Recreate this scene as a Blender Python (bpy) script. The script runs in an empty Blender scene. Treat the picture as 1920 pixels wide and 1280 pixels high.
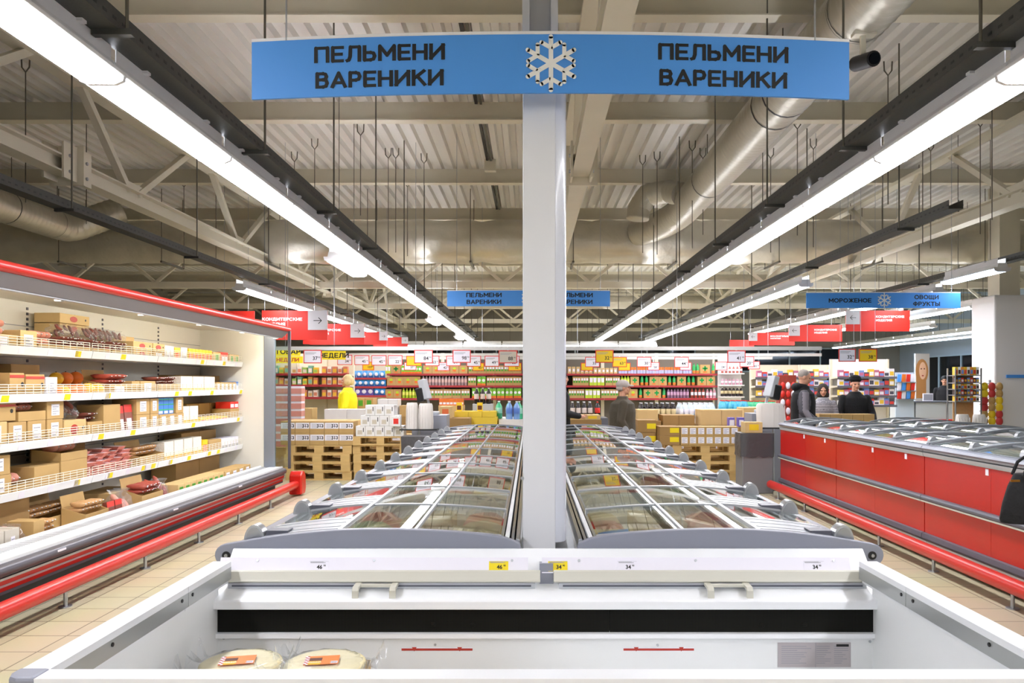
import bpy, bmesh, math, random
from mathutils import Vector, Matrix

# ------------------------------------------------------------------ camera, light, exposure
F = 1480.0                       # focal length in pixels of the 1920 px frame
EYE = 1.6                        # height of the lens
VPX, VPY = 995.0, 718.0          # where the aisles vanish
scene = bpy.context.scene
cam = bpy.data.cameras.new('camera')
cam.sensor_width = 36.0
cam.lens = 36.0 * F / 1920.0
cam.shift_x = (960 - VPX) / 1920.0
cam.shift_y = (VPY - 640) / 1920.0
cam.clip_start = 0.05
cam.clip_end = 200
cam_o = bpy.data.objects.new('camera', cam)
scene.collection.objects.link(cam_o)
cam_o.location = (0, 0, EYE)
cam_o.rotation_euler = (math.pi / 2, 0, 0)
scene.camera = cam_o
vs = scene.view_settings
scene.display_settings.display_device = 'sRGB'
vs.view_transform = 'Standard'
vs.look = 'None'
vs.exposure = 1.5
vs.gamma = 1.0
vs.use_curve_mapping = False
world = bpy.data.worlds.new('night')
scene.world = world
world.use_nodes = True
world.node_tree.nodes['Background'].inputs[0].default_value = (0.02, 0.025, 0.04, 1)
world.node_tree.nodes['Background'].inputs[1].default_value = 0.2
LAMP = 10.5                      # strength of the fluorescent strips
ROOF_FILL = 11.0                    # glow added on top of the strips to brighten the roof
COOL = 9.0                       # strength of the cooler strips over the checkouts
CASE_LAMP = 13.0                  # tube in the canopy of the refrigerated case
cy = scene.cycles
cy.max_bounces = 7
cy.diffuse_bounces = 4
cy.glossy_bounces = 3
cy.transmission_bounces = 4
cy.transparent_max_bounces = 16
cy.caustics_reflective = False
cy.caustics_refractive = False
cy.sample_clamp_indirect = 4.0
cy.use_adaptive_sampling = True
cy.adaptive_threshold = 0.02
try:
    cy.use_denoising = True
except Exception:
    pass

R = math.radians
PI = math.pi
rnd = random.Random(7)
col = scene.collection

# ------------------------------------------------------------------ helpers
def PX(px, Y):
    return (px - VPX) / F * Y

def PZ(py, Y):
    return EYE + (VPY - py) / F * Y

def lin(h):
    h = h.lstrip('#')
    o = []
    for i in (0, 2, 4):
        c = int(h[i:i + 2], 16) / 255.0
        o.append(c / 12.92 if c <= 0.04045 else ((c + 0.055) / 1.055) ** 2.4)
    return (o[0], o[1], o[2], 1.0)

MATS = {}
def mat(name, hexc, rough=0.5, metal=0.0, var=0.0, scale=20.0, bump=0.0, bscale=60.0, stretch=None, spec=None, coat=0.0):
    if name in MATS:
        return MATS[name]
    m = bpy.data.materials.new(name)
    m.use_nodes = True
    nt = m.node_tree
    b = nt.nodes['Principled BSDF']
    c = lin(hexc)
    b.inputs['Base Color'].default_value = c
    b.inputs['Roughness'].default_value = rough
    b.inputs['Metallic'].default_value = metal
    if spec is not None:
        b.inputs['Specular IOR Level'].default_value = spec
    if coat:
        b.inputs['Coat Weight'].default_value = coat
        b.inputs['Coat Roughness'].default_value = 0.08
    if var or bump:
        tc = nt.nodes.new('ShaderNodeTexCoord')
        mp = nt.nodes.new('ShaderNodeMapping')
        nt.links.new(tc.outputs['Object'], mp.inputs[0])
        if stretch:
            mp.inputs['Scale'].default_value = stretch
    if var:
        n = nt.nodes.new('ShaderNodeTexNoise')
        n.inputs['Scale'].default_value = scale
        n.inputs['Detail'].default_value = 3
        r = nt.nodes.new('ShaderNodeMix')
        r.data_type = 'RGBA'
        r.inputs[6].default_value = tuple(max(0, x * (1 - var)) for x in c[:3]) + (1,)
        r.inputs[7].default_value = tuple(min(1, x * (1 + var)) for x in c[:3]) + (1,)
        nt.links.new(mp.outputs[0], n.inputs['Vector'])
        nt.links.new(n.outputs['Fac'], r.inputs[0])
        nt.links.new(r.outputs[2], b.inputs['Base Color'])
    if bump:
        n2 = nt.nodes.new('ShaderNodeTexNoise')
        n2.inputs['Scale'].default_value = bscale
        n2.inputs['Detail'].default_value = 2
        bp = nt.nodes.new('ShaderNodeBump')
        bp.inputs['Strength'].default_value = bump
        bp.inputs['Distance'].default_value = 0.02
        nt.links.new(mp.outputs[0], n2.inputs['Vector'])
        nt.links.new(n2.outputs['Fac'], bp.inputs['Height'])
        nt.links.new(bp.outputs[0], b.inputs['Normal'])
    MATS[name] = m
    return m

def emit(name, hexc, s):
    m = bpy.data.materials.new(name)
    m.use_nodes = True
    b = m.node_tree.nodes['Principled BSDF']
    c = lin(hexc)
    b.inputs['Base Color'].default_value = (0.8, 0.8, 0.8, 1)
    b.inputs['Emission Color'].default_value = c
    b.inputs['Emission Strength'].default_value = s
    MATS[name] = m
    return m

def clear(name, hexc='#f4f8f8', ior=1.45, rough=0.02, tint=0.97, haze=0.0, hazec='#dfe4e6', refl=0.9):
    """thin clear sheet: transparent with a fresnel reflection, some haze"""
    m = bpy.data.materials.new(name)
    m.use_nodes = True
    nt = m.node_tree
    nt.nodes.clear()
    out = nt.nodes.new('ShaderNodeOutputMaterial')
    tr = nt.nodes.new('ShaderNodeBsdfTransparent')
    c = lin(hexc)
    tr.inputs[0].default_value = tuple(x * tint for x in c[:3]) + (1,)
    gl = nt.nodes.new('ShaderNodeBsdfGlossy')
    gl.inputs['Roughness'].default_value = rough
    gl.inputs[0].default_value = (1, 1, 1, 1)
    lw = nt.nodes.new('ShaderNodeLayerWeight')
    lw.inputs[0].default_value = 0.5
    pw = nt.nodes.new('ShaderNodeMath')
    pw.operation = 'POWER'
    pw.inputs[1].default_value = 5.0
    fr = nt.nodes.new('ShaderNodeMath')
    fr.operation = 'MULTIPLY_ADD'
    fr.inputs[1].default_value = refl
    fr.inputs[2].default_value = ((ior - 1) / (ior + 1)) ** 2
    nt.links.new(lw.outputs['Facing'], pw.inputs[0])
    nt.links.new(pw.outputs[0], fr.inputs[0])
    mx = nt.nodes.new('ShaderNodeMixShader')
    nt.links.new(fr.outputs[0], mx.inputs[0])
    base = tr
    if haze:
        df = nt.nodes.new('ShaderNodeBsdfDiffuse')
        df.inputs[0].default_value = lin(hazec)
        m2 = nt.nodes.new('ShaderNodeMixShader')
        m2.inputs[0].default_value = haze
        nt.links.new(tr.outputs[0], m2.inputs[1])
        nt.links.new(df.outputs[0], m2.inputs[2])
        base = m2
    nt.links.new(base.outputs[0], mx.inputs[1])
    nt.links.new(gl.outputs[0], mx.inputs[2])
    nt.links.new(mx.outputs[0], out.inputs[0])
    MATS[name] = m
    return m

class MB:
    """collects shapes and links them as one mesh object"""
    def __init__(self):
        self.v, self.f, self.m, self.mats = [], [], [], []

    def mi(self, m):
        if m not in self.mats:
            self.mats.append(m)
        return self.mats.index(m)

    def add(self, vs_, fs, m):
        n = len(self.v)
        k = self.mi(m)
        self.v += [tuple(p) for p in vs_]
        for f in fs:
            self.f.append(tuple(n + i for i in f))
            self.m.append(k)
        return self

    def box(self, x0, x1, y0, y1, z0, z1, m):
        return self.add([(x0, y0, z0), (x1, y0, z0), (x1, y1, z0), (x0, y1, z0), (x0, y0, z1), (x1, y0, z1), (x1, y1, z1), (x0, y1, z1)],
                        [(3, 2, 1, 0), (4, 5, 6, 7), (0, 1, 5, 4), (1, 2, 6, 5), (2, 3, 7, 6), (3, 0, 4, 7)], m)

    def obox(self, c, size, m, rot=(0, 0, 0)):
        from mathutils import Euler
        e = Euler(rot).to_matrix()
        hx, hy, hz = size[0] / 2, size[1] / 2, size[2] / 2
        ps = []
        for z in (-hz, hz):
            for (x, y) in ((-hx, -hy), (hx, -hy), (hx, hy), (-hx, hy)):
                ps.append(Vector(c) + e @ Vector((x, y, z)))
        return self.add(ps, [(3, 2, 1, 0), (4, 5, 6, 7), (0, 1, 5, 4), (1, 2, 6, 5), (2, 3, 7, 6), (3, 0, 4, 7)], m)

    def prism(self, poly, a0, a1, axis, m):
        """extrude a closed 2d outline along an axis; outline coords are the other two axes in xyz order"""
        def p3(p, a):
            if axis == 'x':
                return (a, p[0], p[1])
            if axis == 'y':
                return (p[0], a, p[1])
            return (p[0], p[1], a)
        n = len(poly)
        vs_ = [p3(p, a0) for p in poly] + [p3(p, a1) for p in poly]
        fs = [(i, (i + 1) % n, n + (i + 1) % n, n + i) for i in range(n)]
        fs += [tuple(range(n - 1, -1, -1)), tuple(range(n, 2 * n))]
        return self.add(vs_, fs, m)

    def tube(self, p0, p1, r, m, seg=12, r1=None, caps=True):
        p0, p1 = Vector(p0), Vector(p1)
        r1 = r if r1 is None else r1
        d = (p1 - p0)
        if d.length < 1e-6:
            return self
        d.normalize()
        u = d.orthogonal().normalized()
        w = d.cross(u)
        vs_ = []
        for (p, rr) in ((p0, r), (p1, r1)):
            for i in range(seg):
                a = 2 * PI * i / seg
                vs_.append(p + u * math.cos(a) * rr + w * math.sin(a) * rr)
        fs = [(i, (i + 1) % seg, seg + (i + 1) % seg, seg + i) for i in range(seg)]
        if caps:
            fs += [tuple(range(seg - 1, -1, -1)), tuple(range(seg, 2 * seg))]
        return self.add(vs_, fs, m)

    def path(self, pts, r, m, seg=12):
        pts = [Vector(p) for p in pts]
        n = len(pts)
        vs_ = []
        ref = None
        for i, p in enumerate(pts):
            if i == 0:
                d = pts[1] - p
            elif i == n - 1:
                d = p - pts[i - 1]
            else:
                d = (pts[i + 1] - p).normalized() + (p - pts[i - 1]).normalized()
            d.normalize()
            if ref is None:
                ref = d.orthogonal().normalized()
            u = (ref - d * ref.dot(d)).normalized()
            ref = u
            w = d.cross(u)
            rr = r[i] if isinstance(r, (list, tuple)) else r
            for k in range(seg):
                a = 2 * PI * k / seg
                vs_.append(p + u * math.cos(a) * rr + w * math.sin(a) * rr)
        fs = []
        for i in range(n - 1):
            for k in range(seg):
                fs.append((i * seg + k, i * seg + (k + 1) % seg, (i + 1) * seg + (k + 1) % seg, (i + 1) * seg + k))
        fs += [tuple(range(seg - 1, -1, -1)), tuple((n - 1) * seg + k for k in range(seg))]
        return self.add(vs_, fs, m)

    def lathe(self, prof, m, c=(0, 0, 0), seg=14, ms=None):
        """prof: (r, z) list bottom to top; ms: one material per band"""
        c = Vector(c)
        n = len(prof)
        vs_ = []
        for (r, z) in prof:
            for k in range(seg):
                a = 2 * PI * k / seg
                vs_.append((c.x + r * math.cos(a), c.y + r * math.sin(a), c.z + z))
        base = len(self.v)
        self.v += vs_
        for i in range(n - 1):
            mm = ms[i] if ms else m
            k_ = self.mi(mm)
            for k in range(seg):
                self.f.append((base + i * seg + k, base + i * seg + (k + 1) % seg, base + (i + 1) * seg + (k + 1) % seg, base + (i + 1) * seg + k))
                self.m.append(k_)
        self.f.append(tuple(base + k for k in range(seg - 1, -1, -1)))
        self.m.append(self.mi(ms[0] if ms else m))
        self.f.append(tuple(base + (n - 1) * seg + k for k in range(seg)))
        self.m.append(self.mi(ms[-1] if ms else m))
        return self

    def ell(self, c, rad, m, seg=14, rings=8, rot=None):
        c = Vector(c)
        rm = Matrix.Identity(3) if rot is None else rot
        vs_ = [c + rm @ Vector((0, 0, -rad[2]))]
        for i in range(1, rings):
            t = -PI / 2 + PI * i / rings
            for k in range(seg):
                a = 2 * PI * k / seg
                vs_.append(c + rm @ Vector((rad[0] * math.cos(t) * math.cos(a), rad[1] * math.cos(t) * math.sin(a), rad[2] * math.sin(t))))
        vs_.append(c + rm @ Vector((0, 0, rad[2])))
        fs = [(0, 1 + (k + 1) % seg, 1 + k) for k in range(seg)]
        for i in range(rings - 2):
            o = 1 + i * seg
            for k in range(seg):
                fs.append((o + k, o + (k + 1) % seg, o + seg + (k + 1) % seg, o + seg + k))
        o = 1 + (rings - 2) * seg
        t_ = len(vs_) - 1
        fs += [(o + k, o + (k + 1) % seg, t_) for k in range(seg)]
        return self.add(vs_, fs, m)

    def caps(self, p0, r0, p1, r1, m, seg=14):
        """tapered capsule"""
        self.ell(p0, (r0, r0, r0), m, seg, 8)
        self.ell(p1, (r1, r1, r1), m, seg, 8)
        return self.tube(p0, p1, r0, m, seg, r1)

    def loft(self, rings, m, seg=20):
        """rings: (cx, cy, cz, rx, ry) stacked"""
        vs_ = []
        for (x, y, z, rx, ry) in rings:
            for k in range(seg):
                a = 2 * PI * k / seg
                vs_.append((x + rx * math.cos(a), y + ry * math.sin(a), z))
        n = len(rings)
        fs = []
        for i in range(n - 1):
            for k in range(seg):
                fs.append((i * seg + k, i * seg + (k + 1) % seg, (i + 1) * seg + (k + 1) % seg, (i + 1) * seg + k))
        fs += [tuple(range(seg - 1, -1, -1)), tuple((n - 1) * seg + k for k in range(seg))]
        return self.add(vs_, fs, m)

    def sheet(self, grid, m, thick):
        """grid[i][j] of points -> closed sheet of a given thickness"""
        ni, nj = len(grid), len(grid[0])
        top = [Vector(p) for row in grid for p in row]
        nr = []
        for i in range(ni):
            for j in range(nj):
                a = Vector(grid[min(i + 1, ni - 1)][j]) - Vector(grid[max(i - 1, 0)][j])
                b = Vector(grid[i][min(j + 1, nj - 1)]) - Vector(grid[i][max(j - 1, 0)])
                q = a.cross(b)
                nr.append(q.normalized() if q.length > 1e-9 else Vector((0, 0, 1)))
        bot = [p - q * thick for p, q in zip(top, nr)]
        N = ni * nj
        fs = []
        if not thick:
            return self.add(top, [(i * nj + j, (i + 1) * nj + j, (i + 1) * nj + j + 1, i * nj + j + 1) for i in range(ni - 1) for j in range(nj - 1)], m)
        for i in range(ni - 1):
            for j in range(nj - 1):
                a, b, c, d = i * nj + j, (i + 1) * nj + j, (i + 1) * nj + j + 1, i * nj + j + 1
                fs.append((a, b, c, d))
                fs.append((N + d, N + c, N + b, N + a))
        rim = [i * nj for i in range(ni)] + [(ni - 1) * nj + j for j in range(1, nj)] + [i * nj + nj - 1 for i in range(ni - 2, -1, -1)] + [j for j in range(nj - 2, 0, -1)]
        for k in range(len(rim)):
            a, b = rim[k], rim[(k + 1) % len(rim)]
            fs.append((b, a, N + a, N + b))
        return self.add(top + bot, fs, m)

    def mesh(self, name, smooth=None, recalc=True):
        me = bpy.data.meshes.new(name)
        me.from_pydata(self.v, [], self.f)
        for m in self.mats:
            me.materials.append(m)
        me.polygons.foreach_set('material_index', self.m)
        if recalc:
            bm = bmesh.new()
            bm.from_mesh(me)
            bmesh.ops.recalc_face_normals(bm, faces=bm.faces)
            bm.to_mesh(me)
            bm.free()
        if smooth is not None:
            me.polygons.foreach_set('use_smooth', [True] * len(me.polygons))
            me.set_sharp_from_angle(angle=R(smooth))
        me.update()
        return me

    def build(self, name, parent=None, loc=(0, 0, 0), rotz=0.0, smooth=None, bevel=0.0, rot=None):
        o = bpy.data.objects.new(name, self.mesh(name, smooth))
        col.objects.link(o)
        if parent is not None:
            o.parent = parent
        o.location = loc
        o.rotation_euler = rot if rot else (0, 0, rotz)
        if bevel:
            bv = o.modifiers.new('bevel', 'BEVEL')
            bv.width = bevel
            bv.segments = 2
            bv.limit_method = 'ANGLE'
            bv.angle_limit = R(40)
        return o

USED = {}
def tag(o, label, cat, group=None, kind=None):
    o['label'] = label
    o['category'] = cat
    if group:
        o['group'] = group
    if kind:
        o['kind'] = kind
    if label in USED:
        print('DUPLABEL', label)
    USED[label] = o.name
    n = len(label.split())
    if n < 4 or n > 16:
        print('LABELLEN', n, label)
    return o

def thing(name, label, cat, loc=(0, 0, 0), rotz=0.0, group=None):
    o = bpy.data.objects.new(name, None)
    o.empty_display_size = 0.1
    col.objects.link(o)
    o.location = loc
    o.rotation_euler = (0, 0, rotz)
    return tag(o, label, cat, group)

def struct(o):
    o['kind'] = 'structure'
    return o

def put(me, name, loc, label, cat, group=None, rotz=0.0, rot=None, scale=None):
    """a thing that is one mesh, sharing mesh data with its likes"""
    o = bpy.data.objects.new(name, me)
    col.objects.link(o)
    o.location = loc
    o.rotation_euler = rot if rot else (0, 0, rotz)
    if scale:
        o.scale = scale
    return tag(o, label, cat, group)

def children(o):
    return [c for c in KIDS.get(o.name, [])]

KIDS = {}
def dup(root, loc, rotz, label, group=None):
    """copy a thing with its parts and sub-parts"""
    r = root.copy()
    col.objects.link(r)
    r.location = loc
    r.rotation_euler = (0, 0, rotz)
    tag(r, label, root['category'], group or root.get('group'))
    for ch in list(root.children):
        c = ch.copy()
        col.objects.link(c)
        c.parent = r
        for g in list(ch.children):
            d = g.copy()
            col.objects.link(d)
            d.parent = c
    return r

_o1 = ['zeroth', 'first', 'second', 'third', 'fourth', 'fifth', 'sixth', 'seventh', 'eighth', 'ninth', 'tenth', 'eleventh', 'twelfth',
       'thirteenth', 'fourteenth', 'fifteenth', 'sixteenth', 'seventeenth', 'eighteenth', 'nineteenth', 'twentieth']
_tens = {2: ('twenty', 'twentieth'), 3: ('thirty', 'thirtieth'), 4: ('forty', 'fortieth'), 5: ('fifty', 'fiftieth')}
def nth(i):
    """1 -> first"""
    if i <= 20:
        return _o1[i]
    t, u = divmod(i, 10)
    return _tens[t][1] if u == 0 else _tens[t][0] + '-' + _o1[u]

TXT = {}
def text_mesh(body, size, m, bold=0.0, depth=0.001, align='CENTER', space=1.0, line=1.0):
    key = (body, size, m.name, bold, align, space, line)
    if key in TXT:
        return TXT[key]
    cu = bpy.data.curves.new('lettering', 'FONT')
    cu.body = body
    cu.size = size
    cu.align_x = align
    cu.align_y = 'CENTER'
    cu.offset = bold
    cu.extrude = depth
    cu.resolution_u = 3
    cu.space_character = space
    cu.space_line = line
    cu.materials.append(m)
    o = bpy.data.objects.new('lettering', cu)
    col.objects.link(o)
    dg = bpy.context.evaluated_depsgraph_get()
    me = bpy.data.meshes.new_from_object(o.evaluated_get(dg), depsgraph=dg)
    me.name = 'lettering'
    if not me.materials:
        me.materials.append(m)
    bpy.data.objects.remove(o)
    bpy.data.curves.remove(cu)
    TXT[key] = me
    return me

def text(body, size, m, loc, parent, rot=(PI / 2, 0, 0), name='lettering', **kw):
    o = bpy.data.objects.new(name, text_mesh(body, size, m, **kw))
    col.objects.link(o)
    o.parent = parent
    o.location = loc
    o.rotation_euler = rot
    return o


# stroke letters for the signs: centre lines in a unit box
_B = [(.36, 1), (.5, .94), (.56, .77), (.5, .6), (.36, .54)]
_P = [(.34, 1), (.5, .93), (.57, .72), (.5, .51), (.34, .44)]
_S = [(.36, .55), (.53, .49), (.6, .28), (.53, .07), (.36, 0)]
def _ov(cx, cy, rx, ry, a0=0, a1=360, n=18):
    return [(cx + rx * math.cos(R(a0 + (a1 - a0) * i / n)), cy + ry * math.sin(R(a0 + (a1 - a0) * i / n))) for i in range(n + 1)]
GLY = {
    'П': (.7, [[(0, 0), (0, 1), (.7, 1), (.7, 0)]]), 'Е': (.56, [[(.56, 0), (0, 0), (0, 1), (.56, 1)], [(0, .5), (.5, .5)]]),
    'Л': (.72, [[(0, 0), (.1, .05), (.17, .3), (.19, 1), (.72, 1), (.72, 0)]]), 'Ь': (.6, [[(0, 1), (0, 0)] + _S[::-1] + [(0, .55)]]),
    'М': (.84, [[(0, 0), (0, 1), (.42, .32), (.84, 1), (.84, 0)]]), 'Н': (.68, [[(0, 0), (0, 1)], [(.68, 0), (.68, 1)], [(0, .5), (.68, .5)]]),
    'И': (.7, [[(0, 1), (0, 0)], [(0, .04), (.7, .96)], [(.7, 1), (.7, 0)]]), 'В': (.6, [[(0, 0), (0, 1)] + _B + [(0, .54)], [(.36, .54)] + _S[1:] + [(0, 0)]]),
    'А': (.76, [[(0, 0), (.38, 1), (.76, 0)], [(.14, .28), (.62, .28)]]), 'Р': (.57, [[(0, 0), (0, 1)] + _P + [(0, .44)]]),
    'К': (.64, [[(0, 0), (0, 1)], [(.6, 1), (.04, .46)], [(.22, .6), (.64, 0)]]), 'О': (.86, [_ov(.43, .5, .43, .5)]),
    'Ж': (.94, [[(.47, 0), (.47, 1)], [(0, 1), (.43, .5), (0, 0)], [(.94, 1), (.51, .5), (.94, 0)]]), 'Щ': (1.02, [[(0, 1), (0, 0), (1.0, 0), (1.02, -.14)], [(.44, 1), (.44, 0)], [(.88, 1), (.88, 0)]]),
    'Ф': (.9, [[(.45, -.03), (.45, 1.03)], _ov(.45, .52, .45, .32)]), 'У': (.68, [[(0, 1), (.36, .36)], [(.68, 1), (.3, .1), (.2, 0), (.04, 0)]]),
    'Т': (.68, [[(0, 1), (.68, 1)], [(.34, 1), (.34, 0)]]), 'Ы': (.86, [[(0, 1), (0, 0)] + _S[::-1] + [(0, .55)], [(.86, 0), (.86, 1)]]),
    'Д': (.84, [[(0, -.16), (.02, 0), (.82, 0), (.84, -.16)], [(.12, 0), (.2, .4), (.22, 1), (.68, 1), (.68, 0)]]), 'З': (.58, [[(0, .88), (.14, 1), (.34, 1), (.5, .92), (.53, .76), (.46, .6), (.2, .54)], [(.34, .54), (.53, .46), (.58, .27), (.5, .07), (.32, 0), (.12, .02), (0, .14)]]),
    'Я': (.58, [[(.58, 0), (.58, 1), (.24, 1), (.07, .93), (0, .72), (.07, .51), (.24, .44), (.58, .44)], [(.3, .44), (.02, 0)]]), 'С': (.8, [_ov(.43, .5, .43, .5, 45, 315)]),
    'Г': (.52, [[(0, 0), (0, 1), (.52, 1)]]), 'Б': (.6, [[(.54, 1), (0, 1), (0, 0)] + _S[::-1] + [(0, .55)]]), 'Х': (.7, [[(0, 0), (.7, 1)], [(0, 1), (.7, 0)]]), ' ': (.4, [])}
def gtext(body, h, m, parent, loc, yf=None, weight=0.22, gap=0.31, pitch=1.5, align='c'):
    """block letters of cap height h standing in the xz plane, facing -y; yf bends them along a curved board"""
    rows = body.split('\n')
    widths = [sum(GLY[c][0] + gap for c in r_) - gap for r_ in rows]
    wm = max(widths)
    k = 0
    for i, r_ in enumerate(rows):
        b = MB()
        x = -wm / 2 if align == 'l' else -widths[i] / 2
        z0 = ((len(rows) - 1) / 2 - i) * pitch - 0.5
        for c in r_:
            w_, strokes = GLY[c]
            for st in strokes:
                for q in range(len(st) - 1):
                    p, e = Vector(st[q]), Vector(st[q + 1])
                    d = (e - p)
                    if d.length < 1e-6:
                        continue
                    d.normalize()
                    n_ = Vector((-d.y, d.x)) * weight / 2
                    if q == 0 and len(st) < 12:
                        p = p - d * weight * 0.48
                    if q == len(st) - 2 and len(st) < 12:
                        e = e + d * weight * 0.48
                    k += 1
                    vs_ = []
                    for (yo) in (0.0, -0.0012 - 0.00002 * (k % 9)):
                        for t_ in (p + n_, p - n_, e - n_, e + n_):
                            X, Z = (x + t_.x) * h, (z0 + weight / 2 + t_.y * (1 - weight)) * h
                            vs_.append((X, (yf(loc[0] + X) if yf else 0) + yo, Z))
                    b.add(vs_, [(0, 1, 2, 3), (7, 6, 5, 4), (0, 4, 5, 1), (1, 5, 6, 2), (2, 6, 7, 3), (3, 7, 4, 0)], m)
                for q in range(1, len(st) - 1):
                    X, Z = (x + st[q][0]) * h, (z0 + weight / 2 + st[q][1] * (1 - weight)) * h
                    Y = yf(loc[0] + X) if yf else 0
                    b.tube((X, Y, Z), (X, Y - 0.0011, Z), weight * h / 2, m, 10)
            x += w_ + gap
        b.build('lettering', parent, loc)


# ------------------------------------------------------------------ materials
WHITE = mat('white_enamel', '#eceef0', 0.3, var=0.03, scale=6)
WHITEM = mat('white_matt', '#e9e9ec', 0.6)
LINER = mat('freezer_liner', '#e6e8e8', 0.45, var=0.03, scale=3)
BEIGEP = mat('beige_plastic', '#c9c7ba', 0.4)
GREYP = mat('grey_plastic', '#8d909c', 0.42)
GREYD = mat('dark_grey_plastic', '#5c5e68', 0.4)
GREYL = mat('light_grey_plastic', '#b9bdc2', 0.38)
SILVER = mat('silver_plastic', '#c3c7cb', 0.28, 0.55)
ALU = mat('aluminium', '#b8bcc2', 0.32, 0.85)
CHROME = mat('chrome', '#d5d8da', 0.14, 1.0)
BLACKP = mat('black_plastic', '#17181a', 0.5)
BLACKC = mat('black_cloth', '#141416', 0.85, var=0.3, scale=12, bump=0.3, bscale=30)
REDP = mat('red_plastic', '#c92016', 0.3, var=0.05, scale=2)
REDPANEL = mat('red_panel', '#bf150a', 0.22, var=0.05, scale=1.2, coat=0.12)
REDSIGN = mat('red_sign', '#dc2f24', 0.45)
BLUESIGN = mat('blue_sign', '#4b97ea', 0.5)
PRINTK = mat('black_print', '#121214', 0.6)
PRINTW = mat('white_print', '#f4f1ee', 0.6)
PRINTG = mat('grey_print', '#9a9aa2', 0.6)
PAPER = mat('paper_white', '#eceaf4', 0.6)
PAPERGREY = mat('paper_grey', '#c7bfae', 0.6)
YELLOW = mat('paper_yellow', '#f2da10', 0.55)
YELLOWB = mat('yellow_card', '#f0cc22', 0.5)
CREAM = mat('cream_steel', '#ddd7c4', 0.5, var=0.05, scale=4)
CREAMD = mat('cream_deck', '#dddad4', 0.42, var=0.08, scale=1.2, stretch=(3, 0.4, 3))
GALV = mat('galvanised_duct', '#bdb8a8', 0.36, 0.55, var=0.12, scale=5, bump=0.2, bscale=22, stretch=(1, 9, 1))
FOIL = mat('foil_insulation', '#d0cbbb', 0.34, 0.5, var=0.15, scale=3, bump=0.8, bscale=6)
TRAYM = mat('tray_steel', '#4a4b48', 0.6, 0.2, var=0.2, scale=60)
RODM = mat('rod_steel', '#6b685e', 0.5, 0.5)
KRAFT = mat('kraft_card', '#bc9a62', 0.75, var=0.10, scale=5)
KRAFTL = mat('kraft_card_light', '#d2b37c', 0.75, var=0.08, scale=5)
KRAFTD = mat('kraft_card_brown', '#a07e4c', 0.78, var=0.10, scale=5)
KRAFTE = mat('kraft_edge', '#8f6f40', 0.8)
REDTAPE = mat('red_tape', '#b5382a', 0.5)
ORANGEP = mat('orange_print', '#e2703c', 0.6)
GREENP = mat('green_print', '#4f9e2c', 0.5)
WOOD = mat('pallet_wood', '#cfae72', 0.7, var=0.18, scale=6, stretch=(0.6, 4, 4))
PINKMEAT = mat('pink_meat', '#d88678', 0.4, var=0.2, scale=30)
SAUSAGE = mat('sausage_skin', '#a4483a', 0.3, var=0.25, scale=25)
SAUSAGED = mat('smoked_sausage', '#84463a', 0.35, var=0.3, scale=25)
SAUSAGEP = mat('boiled_sausage', '#e09a86', 0.3, var=0.12, scale=25)
SAUSAGET = mat('tan_sausage', '#c79a68', 0.35, var=0.15, scale=25)
CHEESEO = mat('orange_wax', '#e0762c', 0.3, var=0.1, scale=14)
CHEESEY = mat('yellow_wax', '#e6b22c', 0.3, var=0.1, scale=14)
FILM = clear('clear_film', '#fbfdff', 1.5, 0.12, 0.98, 0.08, '#f8f8f8', 0.6)
GLASS = clear('lid_glass', '#eef4f2', 1.5, 0.015, 0.97, 0.012)
GLASSP = clear('end_glass', '#eef6f2', 1.45, 0.01, 0.97)
SKIN = mat('skin', '#d9a184', 0.5, var=0.06, scale=20)
DARKGLASS = mat('night_window', '#0b0d12', 0.08)
EMIT = emit('fluorescent', '#f8f8ff', LAMP)
EMITFILL = emit('added_roof_fill', '#f4f5ff', ROOF_FILL)
EMITC = emit('fluorescent_cool', '#d2e6ff', COOL)
EMITCASE = emit('case_tube', '#fff8ea', CASE_LAMP)
GREYCONC = mat('grey_concrete', '#84868a', 0.8, var=0.06, scale=2)

# ------------------------------------------------------------------ the room
RX0, RX1, RY0, RY1, DECK = -14.5, 18.0, -10.5, 38.5, 5.47

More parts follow.
